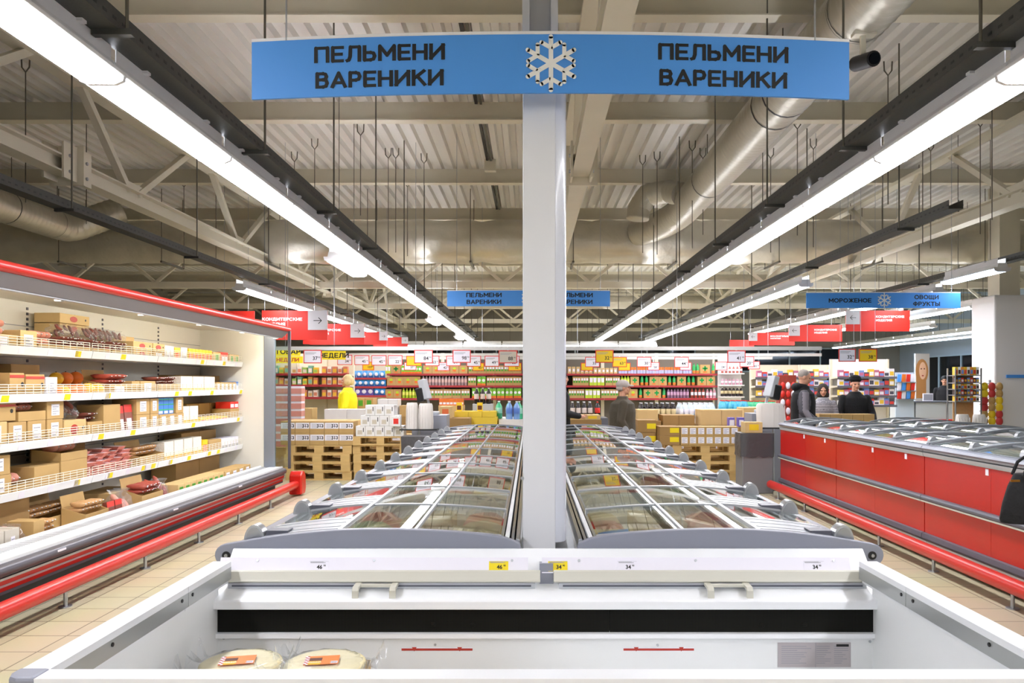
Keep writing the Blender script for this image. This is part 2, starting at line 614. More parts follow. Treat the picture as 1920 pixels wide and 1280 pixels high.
def floor_mat():
    m = bpy.data.materials.new('floor_tiles')
    m.use_nodes = True
    nt = m.node_tree
    b = nt.nodes['Principled BSDF']
    tc = nt.nodes.new('ShaderNodeTexCoord')
    mp = nt.nodes.new('ShaderNodeMapping')
    mp.inputs['Location'].default_value = (-0.06, -0.2, 0)
    br = nt.nodes.new('ShaderNodeTexBrick')
    br.offset = 0.0
    br.inputs['Scale'].default_value = 1.0
    br.inputs['Brick Width'].default_value = 0.3
    br.inputs['Row Height'].default_value = 0.3
    br.inputs['Mortar Size'].default_value = 0.005
    br.inputs['Mortar Smooth'].default_value = 0.1
    br.inputs['Color1'].default_value = lin('#cfc4a4')
    br.inputs['Color2'].default_value = lin('#c8bd9c')
    br.inputs['Mortar'].default_value = lin('#7d7057')
    n = nt.nodes.new('ShaderNodeTexNoise')
    n.inputs['Scale'].default_value = 1.3
    n.inputs['Detail'].default_value = 4
    mx = nt.nodes.new('ShaderNodeMix')
    mx.data_type = 'RGBA'
    mx.blend_type = 'MULTIPLY'
    mx.inputs[0].default_value = 0.25
    nt.links.new(tc.outputs['Object'], mp.inputs[0])
    nt.links.new(mp.outputs[0], br.inputs['Vector'])
    nt.links.new(tc.outputs['Object'], n.inputs['Vector'])
    nt.links.new(br.outputs['Color'], mx.inputs[6])
    nt.links.new(n.outputs['Color'], mx.inputs[7])
    nt.links.new(mx.outputs[2], b.inputs['Base Color'])
    b.inputs['Roughness'].default_value = 0.38
    bp = nt.nodes.new('ShaderNodeBump')
    bp.inputs['Strength'].default_value = 0.3
    bp.inputs['Distance'].default_value = 0.002
    bp.invert = True
    nt.links.new(br.outputs['Fac'], bp.inputs['Height'])
    nt.links.new(bp.outputs[0], b.inputs['Normal'])
    return m

WALLM = mat('wall_paint', '#9a968e', 0.8, var=0.05, scale=1)
WALLR = mat('wall_blue_grey', '#a9b6c4', 0.7, var=0.04, scale=1)
struct(MB().box(RX0, RX1, RY0, RY1, -0.1, 0, floor_mat()).build('floor'))
struct(MB().box(RX0 - 0.2, RX0, RY0, RY1, 0, 5.6, WALLM).build('wall_left'))
struct(MB().box(RX1, RX1 + 0.2, RY0, RY1, 0, 5.6, WALLR).build('wall_right'))
struct(MB().box(RX0, RX1, RY1, RY1 + 0.2, 0, 5.6, WALLM).build('wall_back'))
struct(MB().box(RX0, RX1, RY0 - 0.2, RY0, 0, 5.6, WALLM).build('wall_front'))

# corrugated steel deck
b = MB()
x = RX0
pts = []
while x < RX1:
    pts += [(x, DECK), (x + 0.085, DECK), (x + 0.11, DECK + 0.075), (x + 0.185, DECK + 0.075)]
    x += 0.21
pts += [(RX1, DECK + 0.14), (RX0, DECK + 0.14)]
n = len(pts)
vsd = [(p[0], RY0, p[1]) for p in pts] + [(p[0], RY1, p[1]) for p in pts]
fsd = [(i, (i + 1) % n, n + (i + 1) % n, n + i) for i in range(n)]
b.add(vsd, fsd, CREAMD)
struct(b.build('ceiling'))

# purlins across the room under the deck
def purlin(y, label):
    h = 0.27
    z1 = DECK
    z0 = z1 - h
    t = thing('roof_purlin', label, 'purlin', (0, y, z0), 0, 'roof purlins')
    w = MB()
    w.box(RX0, RX1, 0.075, 0.095, 0.014, h, CREAM)
    w.build('web', t)
    MB().box(RX0, RX1, 0, 0.17, 0, 0.014, CREAM).build('bottom_flange', t)
    return t
PY = [4.65, 7.72, 10.8, 14.2, 17.4, 20.8, 24.2, 27.6, 31.0, 34.4, 37.4]
for i, y in enumerate(PY):
    purlin(y, 'cream steel purlin under the ribbed roof, %s from the blue front sign' % nth(i + 1))
# lattice trusses along the room
def truss_y(x, label):
    t = thing('roof_truss', label, 'truss', (x, 0, 0), 0, 'roof trusses along the aisles')
    MB().box(-0.1, 0.1, RY0, RY1, 4.0, 4.02, CREAM).box(-0.012, 0.012, RY0, RY1, 4.02, 4.18, CREAM).box(-0.1, 0.1, RY0, RY1, 4.18, 4.2, CREAM).build('bottom_chord', t)
    MB().box(-0.09, 0.09, RY0, RY1, 5.14, 5.2, CREAM).build('top_chord', t)
    for k in range(-3, 7):
        L = 10.7 + 3.9 * k
        if L - 1.2 < RY0 or L + 1.7 > RY1:
            continue
        for (dy, s) in ((-1.25, -0.12), (1.7, 0.12)):
            MB().obox((0, L + (dy + s) / 2, 4.68), (0.09, 0.085, math.hypot(dy - s, 1.0)), CREAM, (-math.atan2(dy - s, 1.0), 0, 0)).build('diagonal', t)
        MB().box(-0.03, 0.03, L - 0.22, L + 0.22, 4.19, 4.3, CREAM).build('node_plate', t)
    for L in (9.2, 21.2, 33.2):
        g = MB()
        g.box(-0.125, -0.1, L - 0.28, L + 0.28, 3.93, 4.34, CREAM).box(0.1, 0.125, L - 0.28, L + 0.28, 3.93, 4.34, CREAM)
        g.box(-0.2, 0.2, L - 0.015, L + 0.015, 3.9, 4.36, CREAM)
        p = g.build('splice_plate', t)
        for sx in (-1, 1):
            for dy in (-0.17, 0.17):
                for z in (4.02, 4.2):
                    MB().tube((sx * 0.122, L + dy, z), (sx * 0.145, L + dy, z), 0.02, ALU, 6).build('bolt', p)
    return t
truss_y(-5.4, 'cream lattice roof truss over the left refrigerated case')
truss_y(0.58, 'cream lattice roof truss running beside the white column')
truss_y(6.6, 'cream lattice roof truss over the red freezers on the right')

def truss_x(y, label):
    t = thing('cross_truss', label, 'truss', (0, y, 0), 0, 'roof trusses across the hall')
    MB().box(RX0, RX1, -0.07, 0.07, 4.0, 4.16, CREAM).build('bottom_chord', t)
    MB().box(RX0, RX1, -0.07, 0.07, 5.04, 5.18, CREAM).build('top_chord', t)
    x = RX0 + 0.6
    k = 0
    while x + 1.1 < RX1:
        s = 1.1
        z0, z1 = (4.14, 5.06) if k % 2 == 0 else (5.06, 4.14)
        MB().obox((x + s / 2, 0, 4.6), (0.075, 0.07, math.hypot(s, 0.92)), CREAM, (0, math.atan2(s, 0.92) * (1 if k % 2 == 0 else -1), 0)).build('diagonal', t)
        x += s
        k += 1
truss_x(25.4, 'nearer cream lattice truss spanning across the hall beyond the foil duct')
truss_x(20.0, 'cream lattice truss spanning the hall just behind the foil duct')
truss_x(31.6, 'cream lattice truss spanning across, second from the back wall')
truss_x(36.6, 'farthest cream lattice truss spanning across near the back wall')

# ------------------------------------------------------------------ fluorescent strips under cable trays
def fixture_proto(em, hous, L=1.47):
    USED.pop('prototype lamp fixture to be moved', None)
    t = thing('fluorescent_light', 'prototype lamp fixture to be moved', 'light')
    MB().prism([(-0.075, 0.03), (0.075, 0.03), (0.06, 0.095), (-0.06, 0.095)], 0.0, L, 'y', hous).build('housing', t)
    MB().prism([(-0.124, 0.012), (-0.124, 0.03), (0.124, 0.03), (0.124, 0.012), (0.119, 0.008), (-0.119, 0.008)], 0.0, L, 'y', hous).build('reflector', t)
    MB().box(-0.025, 0.025, 0.1, L - 0.1, 0.0955, 0.099, EMITFILL).build('roof_fill_strip', t)  # added glowing strip, lightens the roof from the lamp top
    MB().box(-0.06, -0.055, 0.02, L - 0.02, 0.095, 0.1645, hous).box(0.055, 0.06, 0.02, L - 0.02, 0.095, 0.1645, hous).build('fill_shield', t)  # added side shields, keep the upward glow off the cable tray
    d = MB().prism([(-0.118, 0.0075), (0.118, 0.0075), (0.11, -0.012), (0.07, -0.028), (-0.07, -0.028), (-0.11, -0.012)], 0.012, L - 0.012, 'y', em)
    d.build('diffuser', t, smooth=50)
    for y in (-0.004, L - 0.008):
        MB().prism([(-0.124, 0.032), (0.124, 0.032), (0.115, -0.014), (0.072, -0.032), (-0.072, -0.032), (-0.115, -0.014)], y, y + 0.012, 'y', WHITEM).build('end_cap', t)
    for yc in (0.3, L - 0.34):
        MB().box(-0.09, 0.09, yc, yc + 0.04, 0.15, 0.165, WHITEM).build('clip', t)
    return t
first_lamp = [True, True]
LP = fixture_proto(EMIT, WHITE)
LPC = fixture_proto(EMITC, WHITE)
def lamp(x, y, z, label, group, cool=False, rotz=0, hang=False):
    o = lamp1(x, y, z, label, group, cool, rotz)
    if hang:
        for yy in (0.3, 1.17):
            MB().tube((0, yy, 0.09), (0, yy, DECK - z), 0.005, RODM, 6).build('hanger_wire', o)
    return o
def lamp1(x, y, z, label, group, cool=False, rotz=0):
    p = LPC if cool else LP
    if first_lamp[cool]:
        first_lamp[cool] = False
        USED.pop(p['label'], None)
        p.location = (x, y, z)
        p.rotation_euler = (0, 0, rotz)
        tag(p, label, 'light', group)
        return p
    return dup(p, (x, y, z), rotz, label, group)

def lamp_line(x, z, y0, n, where, group, cool=False, step=1.48, hang=False):
    for i in range(n):
        lamp(x, y0 + i * step, z, '%s lamp from the near end in %s' % (nth(i + 1), where), group, cool, 0, hang)

lamp_line(-2.255, 3.2, -7.68, 26, 'the bright strip over the left aisle', 'strip lights over the left aisle')
lamp_line(2.57, 3.2, -7.68, 26, 'the bright strip over the right aisle', 'strip lights over the right aisle')
lamp_line(-4.95, 3.2, 13.4, 11, 'the strip behind the left case', 'strip lights behind the left case')
lamp_line(4.5, 3.2, 12.9, 12, 'the strip over the red freezers', 'strip lights over the red freezers')
lamp_line(7.2, 3.2, 13.9, 8, 'the strip just right of the blue side sign', 'strip lights right of the blue side sign')
lamp_line(9.35, 3.2, 16.6, 6, 'the strip beyond the far white pillar', 'strip lights beyond the far pillar', hang=True)
lamp_line(13.8, 3.2, 24.0, 8, 'the nearer cool strip over the counters', 'cool strip lights over the counters', True, hang=True)
lamp_line(15.2, 3.2, 24.6, 7, 'the farther cool strip over the counters', 'cool strip lights far right', True, hang=True)
lamp_line(0.1, 3.2, -8.9, 5, 'the added middle strip behind the viewer', 'added strip lights behind the viewer', hang=True)  # unseen strip, added to brighten faces turned towards the viewer
for (x, y, lb) in ((-2.5, 10.0, 'single lamp hung left of the left strip, nearest of three'), (-2.5, 19.6, 'single lamp hung left of the left strip, middle of three'),
                   (-2.5, 26.8, 'single lamp hung left of the left strip, farthest of three')):
    lamp(x, y, 3.17, lb, 'single lamps beside the left strip', hang=True)
for i, (px, py, Y) in enumerate(((1750, 612, 22.0), (1610, 580, 20.0), (1690, 590, 18.2), (1480, 604, 27.0), (1880, 505, 11.2))):
    lamp(PX(px, Y), Y, PZ(py, Y), ['lone cool lamp beside the green exit lamp', 'lone cool lamp left under the blue side sign', 'lone cool lamp right under the blue side sign',
                                   'lone cool lamp behind the red arrow signs', 'lone cool lamp at the right above the blue side sign'][i], 'lone cool lamps at the right', True, 0, True)
# light row along the far wall
for i in range(7):
    lamp(-5.6 + i * 1.5, 30.5, 3.05, '%s lamp from the left in the crosswise far strip' % nth(i + 1), 'crosswise strip lights at the back', False, -PI / 2, True)

# behind the viewer, so that the near end of the aisles is lit as the rest
def cable_tray(x, z, y0, y1, label, side, rods):
    t = thing('cable_tray', label, 'cable tray', (x, 0, z), 0, 'cable trays over the light strips')
    b = MB()
    b.box(-0.075, 0.075, y0, y1, 0, 0.006, TRAYM).box(-0.075, -0.069, y0, y1, 0.006, 0.09, TRAYM).box(0.069, 0.075, y0, y1, 0.006, 0.09, TRAYM)
    b.build('channel', t)
    s = MB()
    y = y0
    while y < min(y1, 16):
        s.box(0.0755, 0.0765, y, y + 0.035, 0.03, 0.045, BLACKP)
        s.box(-0.0765, -0.0755, y, y + 0.035, 0.03, 0.045, BLACKP)
        y += 0.09
    so = s.build('slots', t)
    so['kind'] = 'stuff'
    for y in rods:
        MB().tube((side * 0.11, y, -0.02), (side * 0.11, y, DECK - z), 0.009, RODM, 8).build('hanger_rod', t)
        MB().box(-0.06 if side > 0 else -0.14, 0.14 if side > 0 else 0.06, y - 0.02, y + 0.02, -0.03, 0.0, TRAYM).build('bracket', t)
cable_tray(-2.13, 3.366, -8, 30.5, 'long grey perforated cable tray over the left light strip', 1, [-6.5, -4.4, -2.3, -0.2, 1.9, 3.95, 6.0, 8.1, 10.3, 12.6, 15, 18, 21, 24, 27, 30])
cable_tray(2.447, 3.366, -8, 30.5, 'long grey perforated cable tray over the right light strip', -1, [-6.5, -4.4, -2.3, -0.2, 1.9, 4.1, 5.9, 7.8, 10.0, 12.4, 15, 18, 21, 24, 27, 30])
cable_tray(-4.76, 3.366, 6, 30, 'grey cable tray above the red canopy of the left case', 1, [8, 11, 14, 17, 20, 24, 28])
cable_tray(4.31, 3.366, 8, 31, 'grey cable tray over the strip above the red freezers', -1, [9, 12, 15, 18, 22, 26, 30])
cable_tray(7.0, 3.366, 10, 26, 'grey cable tray at the right above the blue side sign', -1, [11, 14, 17, 21, 25])

# ------------------------------------------------------------------ ducts
def arc_pts(a, c, b, n=6):
    a, c, b = Vector(a), Vector(c), Vector(b)
    return [(1 - t) ** 2 * a + 2 * t * (1 - t) * c + t * t * b for t in [i / n for i in range(n + 1)]]

# foil covered duct across the hall
t = thing('foil_duct', 'huge foil-wrapped air duct hanging across the hall behind the column', 'duct', (0, 16.2, 4.52))
b = MB()
NX, NA = 130, 28
vsd, fsd = [], []
r2 = random.Random(3)
for i in range(NX + 1):
    x = RX0 + (RX1 - RX0) * i / NX
    rr = 0.42 + 0.012 * math.sin(i * 1.7) + r2.uniform(-0.012, 0.012)
    if i % 9 == 0:
        rr -= 0.03
    for k in range(NA):
        a = 2 * PI * k / NA
        q = rr * (1 + r2.uniform(-0.02, 0.02))
        sag = 0.05 * max(0, -math.sin(a)) ** 2
        vsd.append((x, q * math.cos(a), q * math.sin(a) * 1.0 - sag))
for i in range(NX):
    for k in range(NA):
        fsd.append((i * NA + k, i * NA + (k + 1) % NA, (i + 1) * NA + (k + 1) % NA, (i + 1) * NA + k))
b.add(vsd, fsd, FOIL)
b.build('wrapped_pipe', t, smooth=60)
x = RX0 + 1.0
while x < RX1:
    MB().box(x - 0.02, x + 0.02, -0.5, 0.5, -0.52, -0.485, RODM).build('support_bar', t)
    for s in (-0.48, 0.48):
        MB().tube((x, s, -0.52), (x, s, DECK - 4.52), 0.008, RODM, 6).build('hanger_rod', t)
    x += 2.05

def spiral_duct(label, pts, r, name='spiral_duct', bands=()):
    t = thing(name, label, 'duct', pts[0])
    o = Vector(pts[0])
    P = [Vector(p) - o for p in pts]
    b = MB()
    # spiral seams as slight ridges along the straight runs
    fine, rad = [], []
    rib = [1.0, 1.0, 1.0, 1.03]
    for i in range(len(P) - 1):
        d = (P[i + 1] - P[i]).length
        n = max(1, int(d / 0.03))
        for k in range(n):
            fine.append(P[i].lerp(P[i + 1], k / n))
            rad.append(r * rib[len(fine) % 4])
    fine.append(P[-1])
    rad.append(r)
    b.path(fine, rad, GALV, 24)
    b.build('pipe', t, smooth=80)
    for (i, f) in bands:
        c = P[i].lerp(P[i + 1], f)
        d = (P[i + 1] - P[i]).normalized()
        MB().tube(c - d * 0.02, c + d * 0.02, r * 1.018, BLACKP, 24, caps=False).build('joint_band', t, smooth=40)
    for (i, f) in bands:
        c = P[i].lerp(P[i + 1], f) + (P[i + 1] - P[i]).normalized() * 0.15
        MB().tube((c.x, c.y, c.z + r), (c.x, c.y, DECK - o.z), 0.007, RODM, 6).build('hanger_rod', t)
    return t
XD, ZD = 2.75, 4.72
bend = arc_pts((XD, 14.3, ZD), (XD - 0.1, 15.3, ZD - 0.05), (XD - 0.6, 15.9, ZD - 0.1), 6)
spiral_duct('silver spiral air duct at the right running from above the camera to the foil duct', [(XD, 1.5, ZD), (XD, 8.6, ZD)] + [tuple(p) for p in bend], 0.27, 'spiral_duct',
            [(0, 0.72), (0, 0.98), (1, 0.05), (1, 0.62)])
spiral_duct('short silver duct elbow branching from the right spiral duct', [(2.6, 13.6, 4.85), (2.45, 14.0, 5.0), (2.1, 14.2, 4.98), (1.95, 14.25, 4.75), (1.93, 14.25, 4.55)], 0.2, 'duct_elbow')
XL, ZL = -8.9, 4.58
bl = arc_pts((XL, 16.0, ZL), (XL, 17.2, ZL - 0.1), (XL + 0.6, 17.3, ZL + 0.15), 5)
spiral_duct('silver spiral air duct high over the left case', [(XL, 8.0, ZL), (XL, 14.9, ZL), (XL + 0.04, 15.1, ZL), (XL + 0.12, 15.25, ZL + 0.05), (XL + 0.7, 15.75, ZL + 0.45)], 0.27, 'spiral_duct', [(0, 0.78), (0, 0.97)])
spiral_duct('small upright duct stub on the left spiral duct', [(XL + 0.0, 14.6, ZL + 0.29), (XL, 14.6, ZL + 0.5)], 0.13, 'duct_stub')
spiral_duct('beige pipe duct crossing the hall beyond the foil duct', [(RX0 + 0.3, 22.3, 4.5), (RX1 - 0.3, 22.3, 4.5)], 0.17, 'cross_duct')
spiral_duct('farther beige pipe duct crossing high near the back', [(RX0 + 0.3, 30.0, 4.72), (RX1 - 0.3, 30.0, 4.72)], 0.2, 'cross_duct')

# hooks and thin rods hanging from the deck
RODS = [(552, 262, 13.2), (590, 245, 12.5), (676, 230, 11.8), (728, 300, 13.0), (742, 300, 13.0), (764, 330, 14.9), (795, 280, 13.3), (1205, 300, 13.4), (1232, 300, 13.2),
        (1298, 270, 12.6), (1318, 290, 13.0), (1430, 320, 12.4), (1445, 300, 13.0), (1495, 300, 11.5), (1525, 320, 12.5), (1655, 330, 11.0), (1730, 330, 12.2), (1745, 350, 12.6), (1838, 350, 11.4),
        (48, 200, 9.4), (162, 270, 11.2), (345, 380, 14.9), (405, 360, 14.5), (1665, 260, 9.5), (1860, 290, 10.4)]
for i, (px, py, Y) in enumerate(RODS):
    x = PX(px, Y)
    zb = max(3.75, PZ(py + 150 + 12 * (i % 5), Y))
    t = thing('hanging_rod', '%s thin steel rod from the left hanging on a hook from the roof' % nth(sorted(r[0] for r in RODS).index(px) + 1), 'rod', (x, Y, zb), 0, 'thin rods hanging from the roof')
    MB().tube((0, 0, 0), (0, 0, 5.3 - zb), 0.0065, RODM, 6).build('rod', t)
    MB().path([(-0.05, 0, DECK - zb), (-0.045, 0, 5.36 - zb), (0, 0, 5.3 - zb), (0.045, 0, 5.36 - zb), (0.05, 0, DECK - zb)], 0.009, RODM, 6).build('hook', t)

# vertical conduit run on the deck left of the column
MB().box(-0.05, -0.01, 6, 20, -0.03, 0.0, BLACKP).box(0.02, 0.05, 6, 20, -0.035, 0.0, RODM).build('cable_bundle', None, (-0.72, 0, DECK))
tag(bpy.data.objects['cable_bundle'], 'dark cables running along the roof left of the column', 'cable')
MB().box(-0.1, 0.1, -0.06, 0.06, 0, 0.2, CREAM).build('junction_box', None, (-0.7, 13.7, 5.268), bevel=0.008)
tag(bpy.data.objects['junction_box'], 'small beige junction box under the roof left of the column', 'junction box')

# ------------------------------------------------------------------ columns
t = thing('column', 'white clad column rising between the two central freezer rows', 'column', (0, 3.4, 0))
x0, x1 = PX(980, 3.3), PX(1047, 3.3)
xr = PX(1062, 3.36)
MB().prism([(x0, -0.08), (x1 - 0.012, -0.08), (x1 - 0.012, 0.14), (x0, 0.14)], 0.0, 2.93, 'z', mat('column_cladding', '#e2e3e6', 0.42, var=0.04, scale=4)).build('cladding', t, bevel=0.004)
cp = [(x1 - 0.012, -0.078), (x1 + 0.012, -0.07), (xr - 0.008, -0.05), (xr, -0.01), (xr, 0.13), (x1 - 0.012, 0.14)]
MB().prism(cp, 0.93, 2.93, 'z', mat('column_wrap', '#dcdfe8', 0.25, coat=0.3)).build('corner_wrap', t, smooth=40)
MB().tube((-0.035, -0.082, 1.2), (-0.035, -0.079, 1.2), 0.008, ALU, 8).build('screw', t)
up = MB()
STEELC = mat('column_steel', '#c2c4ca', 0.5, 0.2)
up.box(-0.035, -0.005, -0.08, 0.12, 2.93, DECK, STEELC).box(-0.005, 0.085, 0.0, 0.02, 2.93, DECK, STEELC).box(0.085, 0.115, -0.08, 0.12, 2.93, DECK, STEELC)
up.build('steel_shaft', t)
t = thing('column', 'thick white pillar at the right edge by the snack rack', 'column', (9.35, 15.6, 0))
MB().box(-0.42, 0.42, -0.4, 0.4, 0, 3.3, WHITEM).build('shaft', t, bevel=0.03)
MB().box(-0.44, 0.44, -0.42, 0.42, 0, 0.75, GREYD).build('plinth', t, bevel=0.03)
MB().box(-0.2, 0.2, -0.43, -0.405, 1.7, 1.76, BLUESIGN).build('blue_plate', t)
MB().box(-0.2, 0.2, -0.2, 0.2, 3.3, DECK, CREAM).build('steel_shaft', t)

# green emergency lamp by the far pillar
t = thing('exit_lamp', 'small green emergency exit lamp hanging left of the far white pillar', 'lamp', (PX(1843, 17), 17, PZ(608, 17)))
MB().box(-0.14, 0.14, -0.03, 0.03, -0.08, 0.08, mat('exit_green', '#0d5c34', 0.4)).build('case', t, bevel=0.01)
MB().tube((0, 0, 0.08), (0, 0, DECK - PZ(608, 17)), 0.006, RODM, 6).build('hanger_rod', t)

# security camera under the right spiral duct
t = thing('security_camera', 'black security camera on a cream bracket beside the blue front sign', 'camera', (2.72, 6.45, 4.24))
MB().tube((0.0, 0.16, 0.03), (0.04, -0.1, -0.03), 0.062, BLACKP, 18).build('camera_body', t, smooth=40)
MB().tube((0.04, -0.1, -0.03), (0.043, -0.115, -0.034), 0.045, DARKGLASS, 16).build('lens', t)
MB().box(-0.02, 0.02, 0.0, 0.03, 0.05, 0.24, CREAM).build('bracket', t)
MB().box(-0.08, 0.1, -0.03, 0.06, 0.2, 0.24, CREAM).build('clamp', t)

# ------------------------------------------------------------------ hanging signs
SNOW = mat('snowflake_white', '#eef0ee', 0.5)
def bar(b, p, q, w, y, m, th=0.002):
    """flat bar in the xz plane with rounded ends"""
    p, q = Vector((p[0], 0, p[1])), Vector((q[0], 0, q[1]))
    b.tube(p + Vector((0, y, 0)), p + Vector((0, y - th * 0.9, 0)), w / 2, m, 12)
    b.tube(q + Vector((0, y, 0)), q + Vector((0, y - th, 0)), w / 2, m, 12)
    d = (q - p).normalized()
    s = Vector((-d.z, 0, d.x)) * w / 2
    a = [p + s, p - s, q - s, q + s]
    b.add([(v.x, y, v.z) for v in a] + [(v.x, y - th, v.z) for v in a], [(0, 1, 2, 3), (7, 6, 5, 4), (0, 4, 5, 1), (1, 5, 6, 2), (2, 6, 7, 3), (3, 7, 4, 0)], m)

def snowflake(parent, r, y, loc=(0, 0, 0)):
    b = MB()
    for k in range(6):
        y0 = y
        y = y0 - 0.00015 * (k % 3)
        a = PI / 2 + k * PI / 3
        d = Vector((math.cos(a), math.sin(a)))
        bar(b, (0, 0), d * r * 0.97, r * 0.165, y, SNOW)
        for s in (-1, 1):
            a2 = a + s * R(60)
            e = Vector((math.cos(a2), math.sin(a2)))
            st = d * r * 0.56
            bar(b, st, st + e * r * 0.40, r * 0.15, y - 0.0004 - 0.0001 * s, SNOW)
        y = y0
    return b.build('snowflake', parent, loc)

def blue_sign(label, x, Y, z, w, h, words, bow, big):
    t = thing('aisle_sign', label, 'sign', (x, Y, z), 0, 'blue aisle signs')
    N = 24
    b = MB()
    def yy(u):
        return bow * (2 * u) ** 2
    g = [[(u * w, yy(u), zz) for zz in (-h / 2, 0, h / 2)] for u in [i / N - 0.5 for i in range(N + 1)]]
    b.sheet(g, BLUESIGN, 0.012)
    b.build('panel', t, smooth=30)
    b = MB()
    g = [[(u * w, yy(u) - 0.002, zz) for zz in (h / 2, h / 2 + 0.012)] for u in [i / N - 0.5 for i in range(N + 1)]]
    b.sheet(g, WHITEM, 0.014)
    b.build('top_rail', t)
    for (u, body) in words:
        gtext(body, h * 0.295, PRINTK, t, (u * w, 0, 0), lambda X: yy(X / w) - 0.0006)
    snowflake(t, h * 0.47, -0.0012)
    for u in (-0.44, 0.44):
        MB().tube((u * w, yy(u), h / 2), (u * w, yy(u), DECK - z), 0.004, ALU, 6).build('chain', t)
    return t
PV = 'ПЕЛЬМЕНИ\nВАРЕНИКИ'
blue_sign('large blue hanging sign with snowflake in front of the column', PX(1033, 3.2), 3.2, PZ(119, 3.2), PX(1594, 3.27) - PX(472, 3.27), 0.237, [(-0.283, PV), (0.285, PV)], 0.075, True)
blue_sign('farther blue sign half hidden behind the white column', PX(991, 12.2), 12.2, PZ(559, 12.2), 2.53, 0.24, [(-0.273, PV), (0.285, PV)], 0.06, False)
blue_sign('blue sign with snowflake over the red freezers at the right', PX(1658, 12.2), 12.2, PZ(563, 12.2), 2.39, 0.235, [(-0.22, 'МОРОЖЕНОЕ'), (0.275, 'ОВОЩИ\nФРУКТЫ')], 0.03, False)

ARROWM = mat('arrow_grey', '#c9c9cf', 0.5)
def red_sign(label, x, Y, z, w, h, body, arrow, side):
    """red board with a grey square carrying an arrow at one side"""
    t = thing('department_sign', label, 'sign', (x, Y, z), 0, 'red department signs')
    MB().box(-w / 2, w / 2, 0, 0.02, -h / 2, h / 2, REDSIGN).build('panel', t)
    q = h * 0.66
    xs = side * (w / 2 - q / 2) + side * q * 0.0
    if arrow:
        MB().box(xs - q / 2, xs + q / 2, -0.012, 0.0, h / 2 - q, h / 2, ARROWM).build('arrow_board', t)
        b = MB()
        s = q * 0.2 * side
        zc = h / 2 - q * 0.52
        bar(b, (xs - s, zc), (xs + s, zc), q * 0.035, -0.0125, PRINTK)
        bar(b, (xs + s, zc), (xs + s - s * 0.75, zc + abs(s) * 0.75), q * 0.035, -0.0125, PRINTK)
        bar(b, (xs + s, zc), (xs + s - s * 0.75, zc - abs(s) * 0.75), q * 0.035, -0.0125, PRINTK)
        b.build('arrow', t)
    if body:
        gtext(body, h * 0.115, PRINTW, t, (-side * (w * 0.19), -0.0005, h * 0.12), weight=0.23, align='l')
    for u in (-0.46, 0.3):
        MB().tube((u * w, 0.01, h / 2), (u * w, 0.01, DECK - z), 0.004, ALU, 6).build('chain', t)
    return t
KI = 'КОНДИТЕРСКИЕ\nИЗДЕЛИЯ'
def rs(px0, px1, py0, py1, Y, label, body, arrow, side):
    red_sign(label, (PX(px0, Y) + PX(px1, Y)) / 2, Y, PZ((py0 + py1) / 2, Y), PX(px1, Y) - PX(px0, Y), PZ(py0, Y) - PZ(py1, Y), body, arrow, side)
rs(418, 477, 583, 640, 15.0, 'plain red sign half behind the canopy of the left case', '', False, 1)
rs(491, 614, 582, 637, 15.5, 'nearest red sign with right arrow beyond the left case', KI, True, 1)
rs(581, 683, 607, 646, 18.2, 'second red sign with right arrow beyond the left case', KI, True, 1)
rs(652, 727, 622, 646, 21.3, 'third red sign with right arrow beyond the left case', 'НАПИТКИ', True, 1)
rs(700, 765, 632, 650, 25.0, 'farthest red sign with right arrow on the left side', '', True, 1)
rs(568, 640, 618, 645, 18.9, 'low red sign listing flour and salt beyond the left case', 'МУКА\nСАХАР\nСОЛЬ', False, -1)
rs(1586, 1706, 582, 621, 15.5, 'nearest red sign with left arrow under the blue side sign', KI, True, -1)
rs(1479, 1579, 609, 640, 18.2, 'second red sign with left arrow on the right side', KI, True, -1)
rs(1404, 1490, 623, 647, 21.3, 'third red sign with left arrow on the right side', 'БЕЗАЛКОГОЛЬНЫЕ\nНАПИТКИ', True, -1)
rs(1368, 1414, 637, 651, 25.0, 'farthest red sign on the right side', '', False, -1)

# windows of the offices on the right and dark panes in the back wall
def window(n, x0, x1, y0, y1, z0, z1, axis, panes):
    t = bpy.data.objects.new('window_%d' % n, None)
    col.objects.link(t)
    struct(t)
    FR = mat('window_frame', '#a9bac8', 0.5)
    w = 0.07
    b = MB()
    L0, L1 = (y0, y1) if axis == 'y' else (x0, x1)
    def seg(a0, a1, c0, c1, d0, d1, m, bb):
        if axis == 'y':
            bb.box(x0 - d1, x0 - d0, a0, a1, c0, c1, m)
        else:
            bb.box(a0, a1, y0 - d1, y0 - d0, c0, c1, m)
    seg(L0, L1, z0 - w, z0, 0, 0.08, FR, b)
    seg(L0, L1, z1, z1 + w, 0, 0.08, FR, b)
    for k in range(panes + 1):
        a = L0 + (L1 - L0) * k / panes
        seg(a - w / 2, a + w / 2, z0 - w, z1 + w, 0, 0.081, FR, b)
    struct(b.build('window_frame', t))
    for k in range(panes):
        g = MB()
        a, c = L0 + (L1 - L0) * k / panes + w / 2, L0 + (L1 - L0) * (k + 1) / panes - w / 2
        seg(a, c, z0, z1, 0.005, 0.03, DARKGLASS, g)
        struct(g.build('pane', t))
window(1, RX1, RX1, 27.5, 36.5, 0.9, 2.75, 'y', 5)
window(2, 9.6, 15.6, RY1, RY1, 2.2, 3.25, 'x', 4)
window(3, 1.0, 8.0, RY1, RY1, 2.9, 3.25, 'x', 6)
window(4, -6.0, 0.5, RY1, RY1, 2.9, 3.25, 'x', 6)

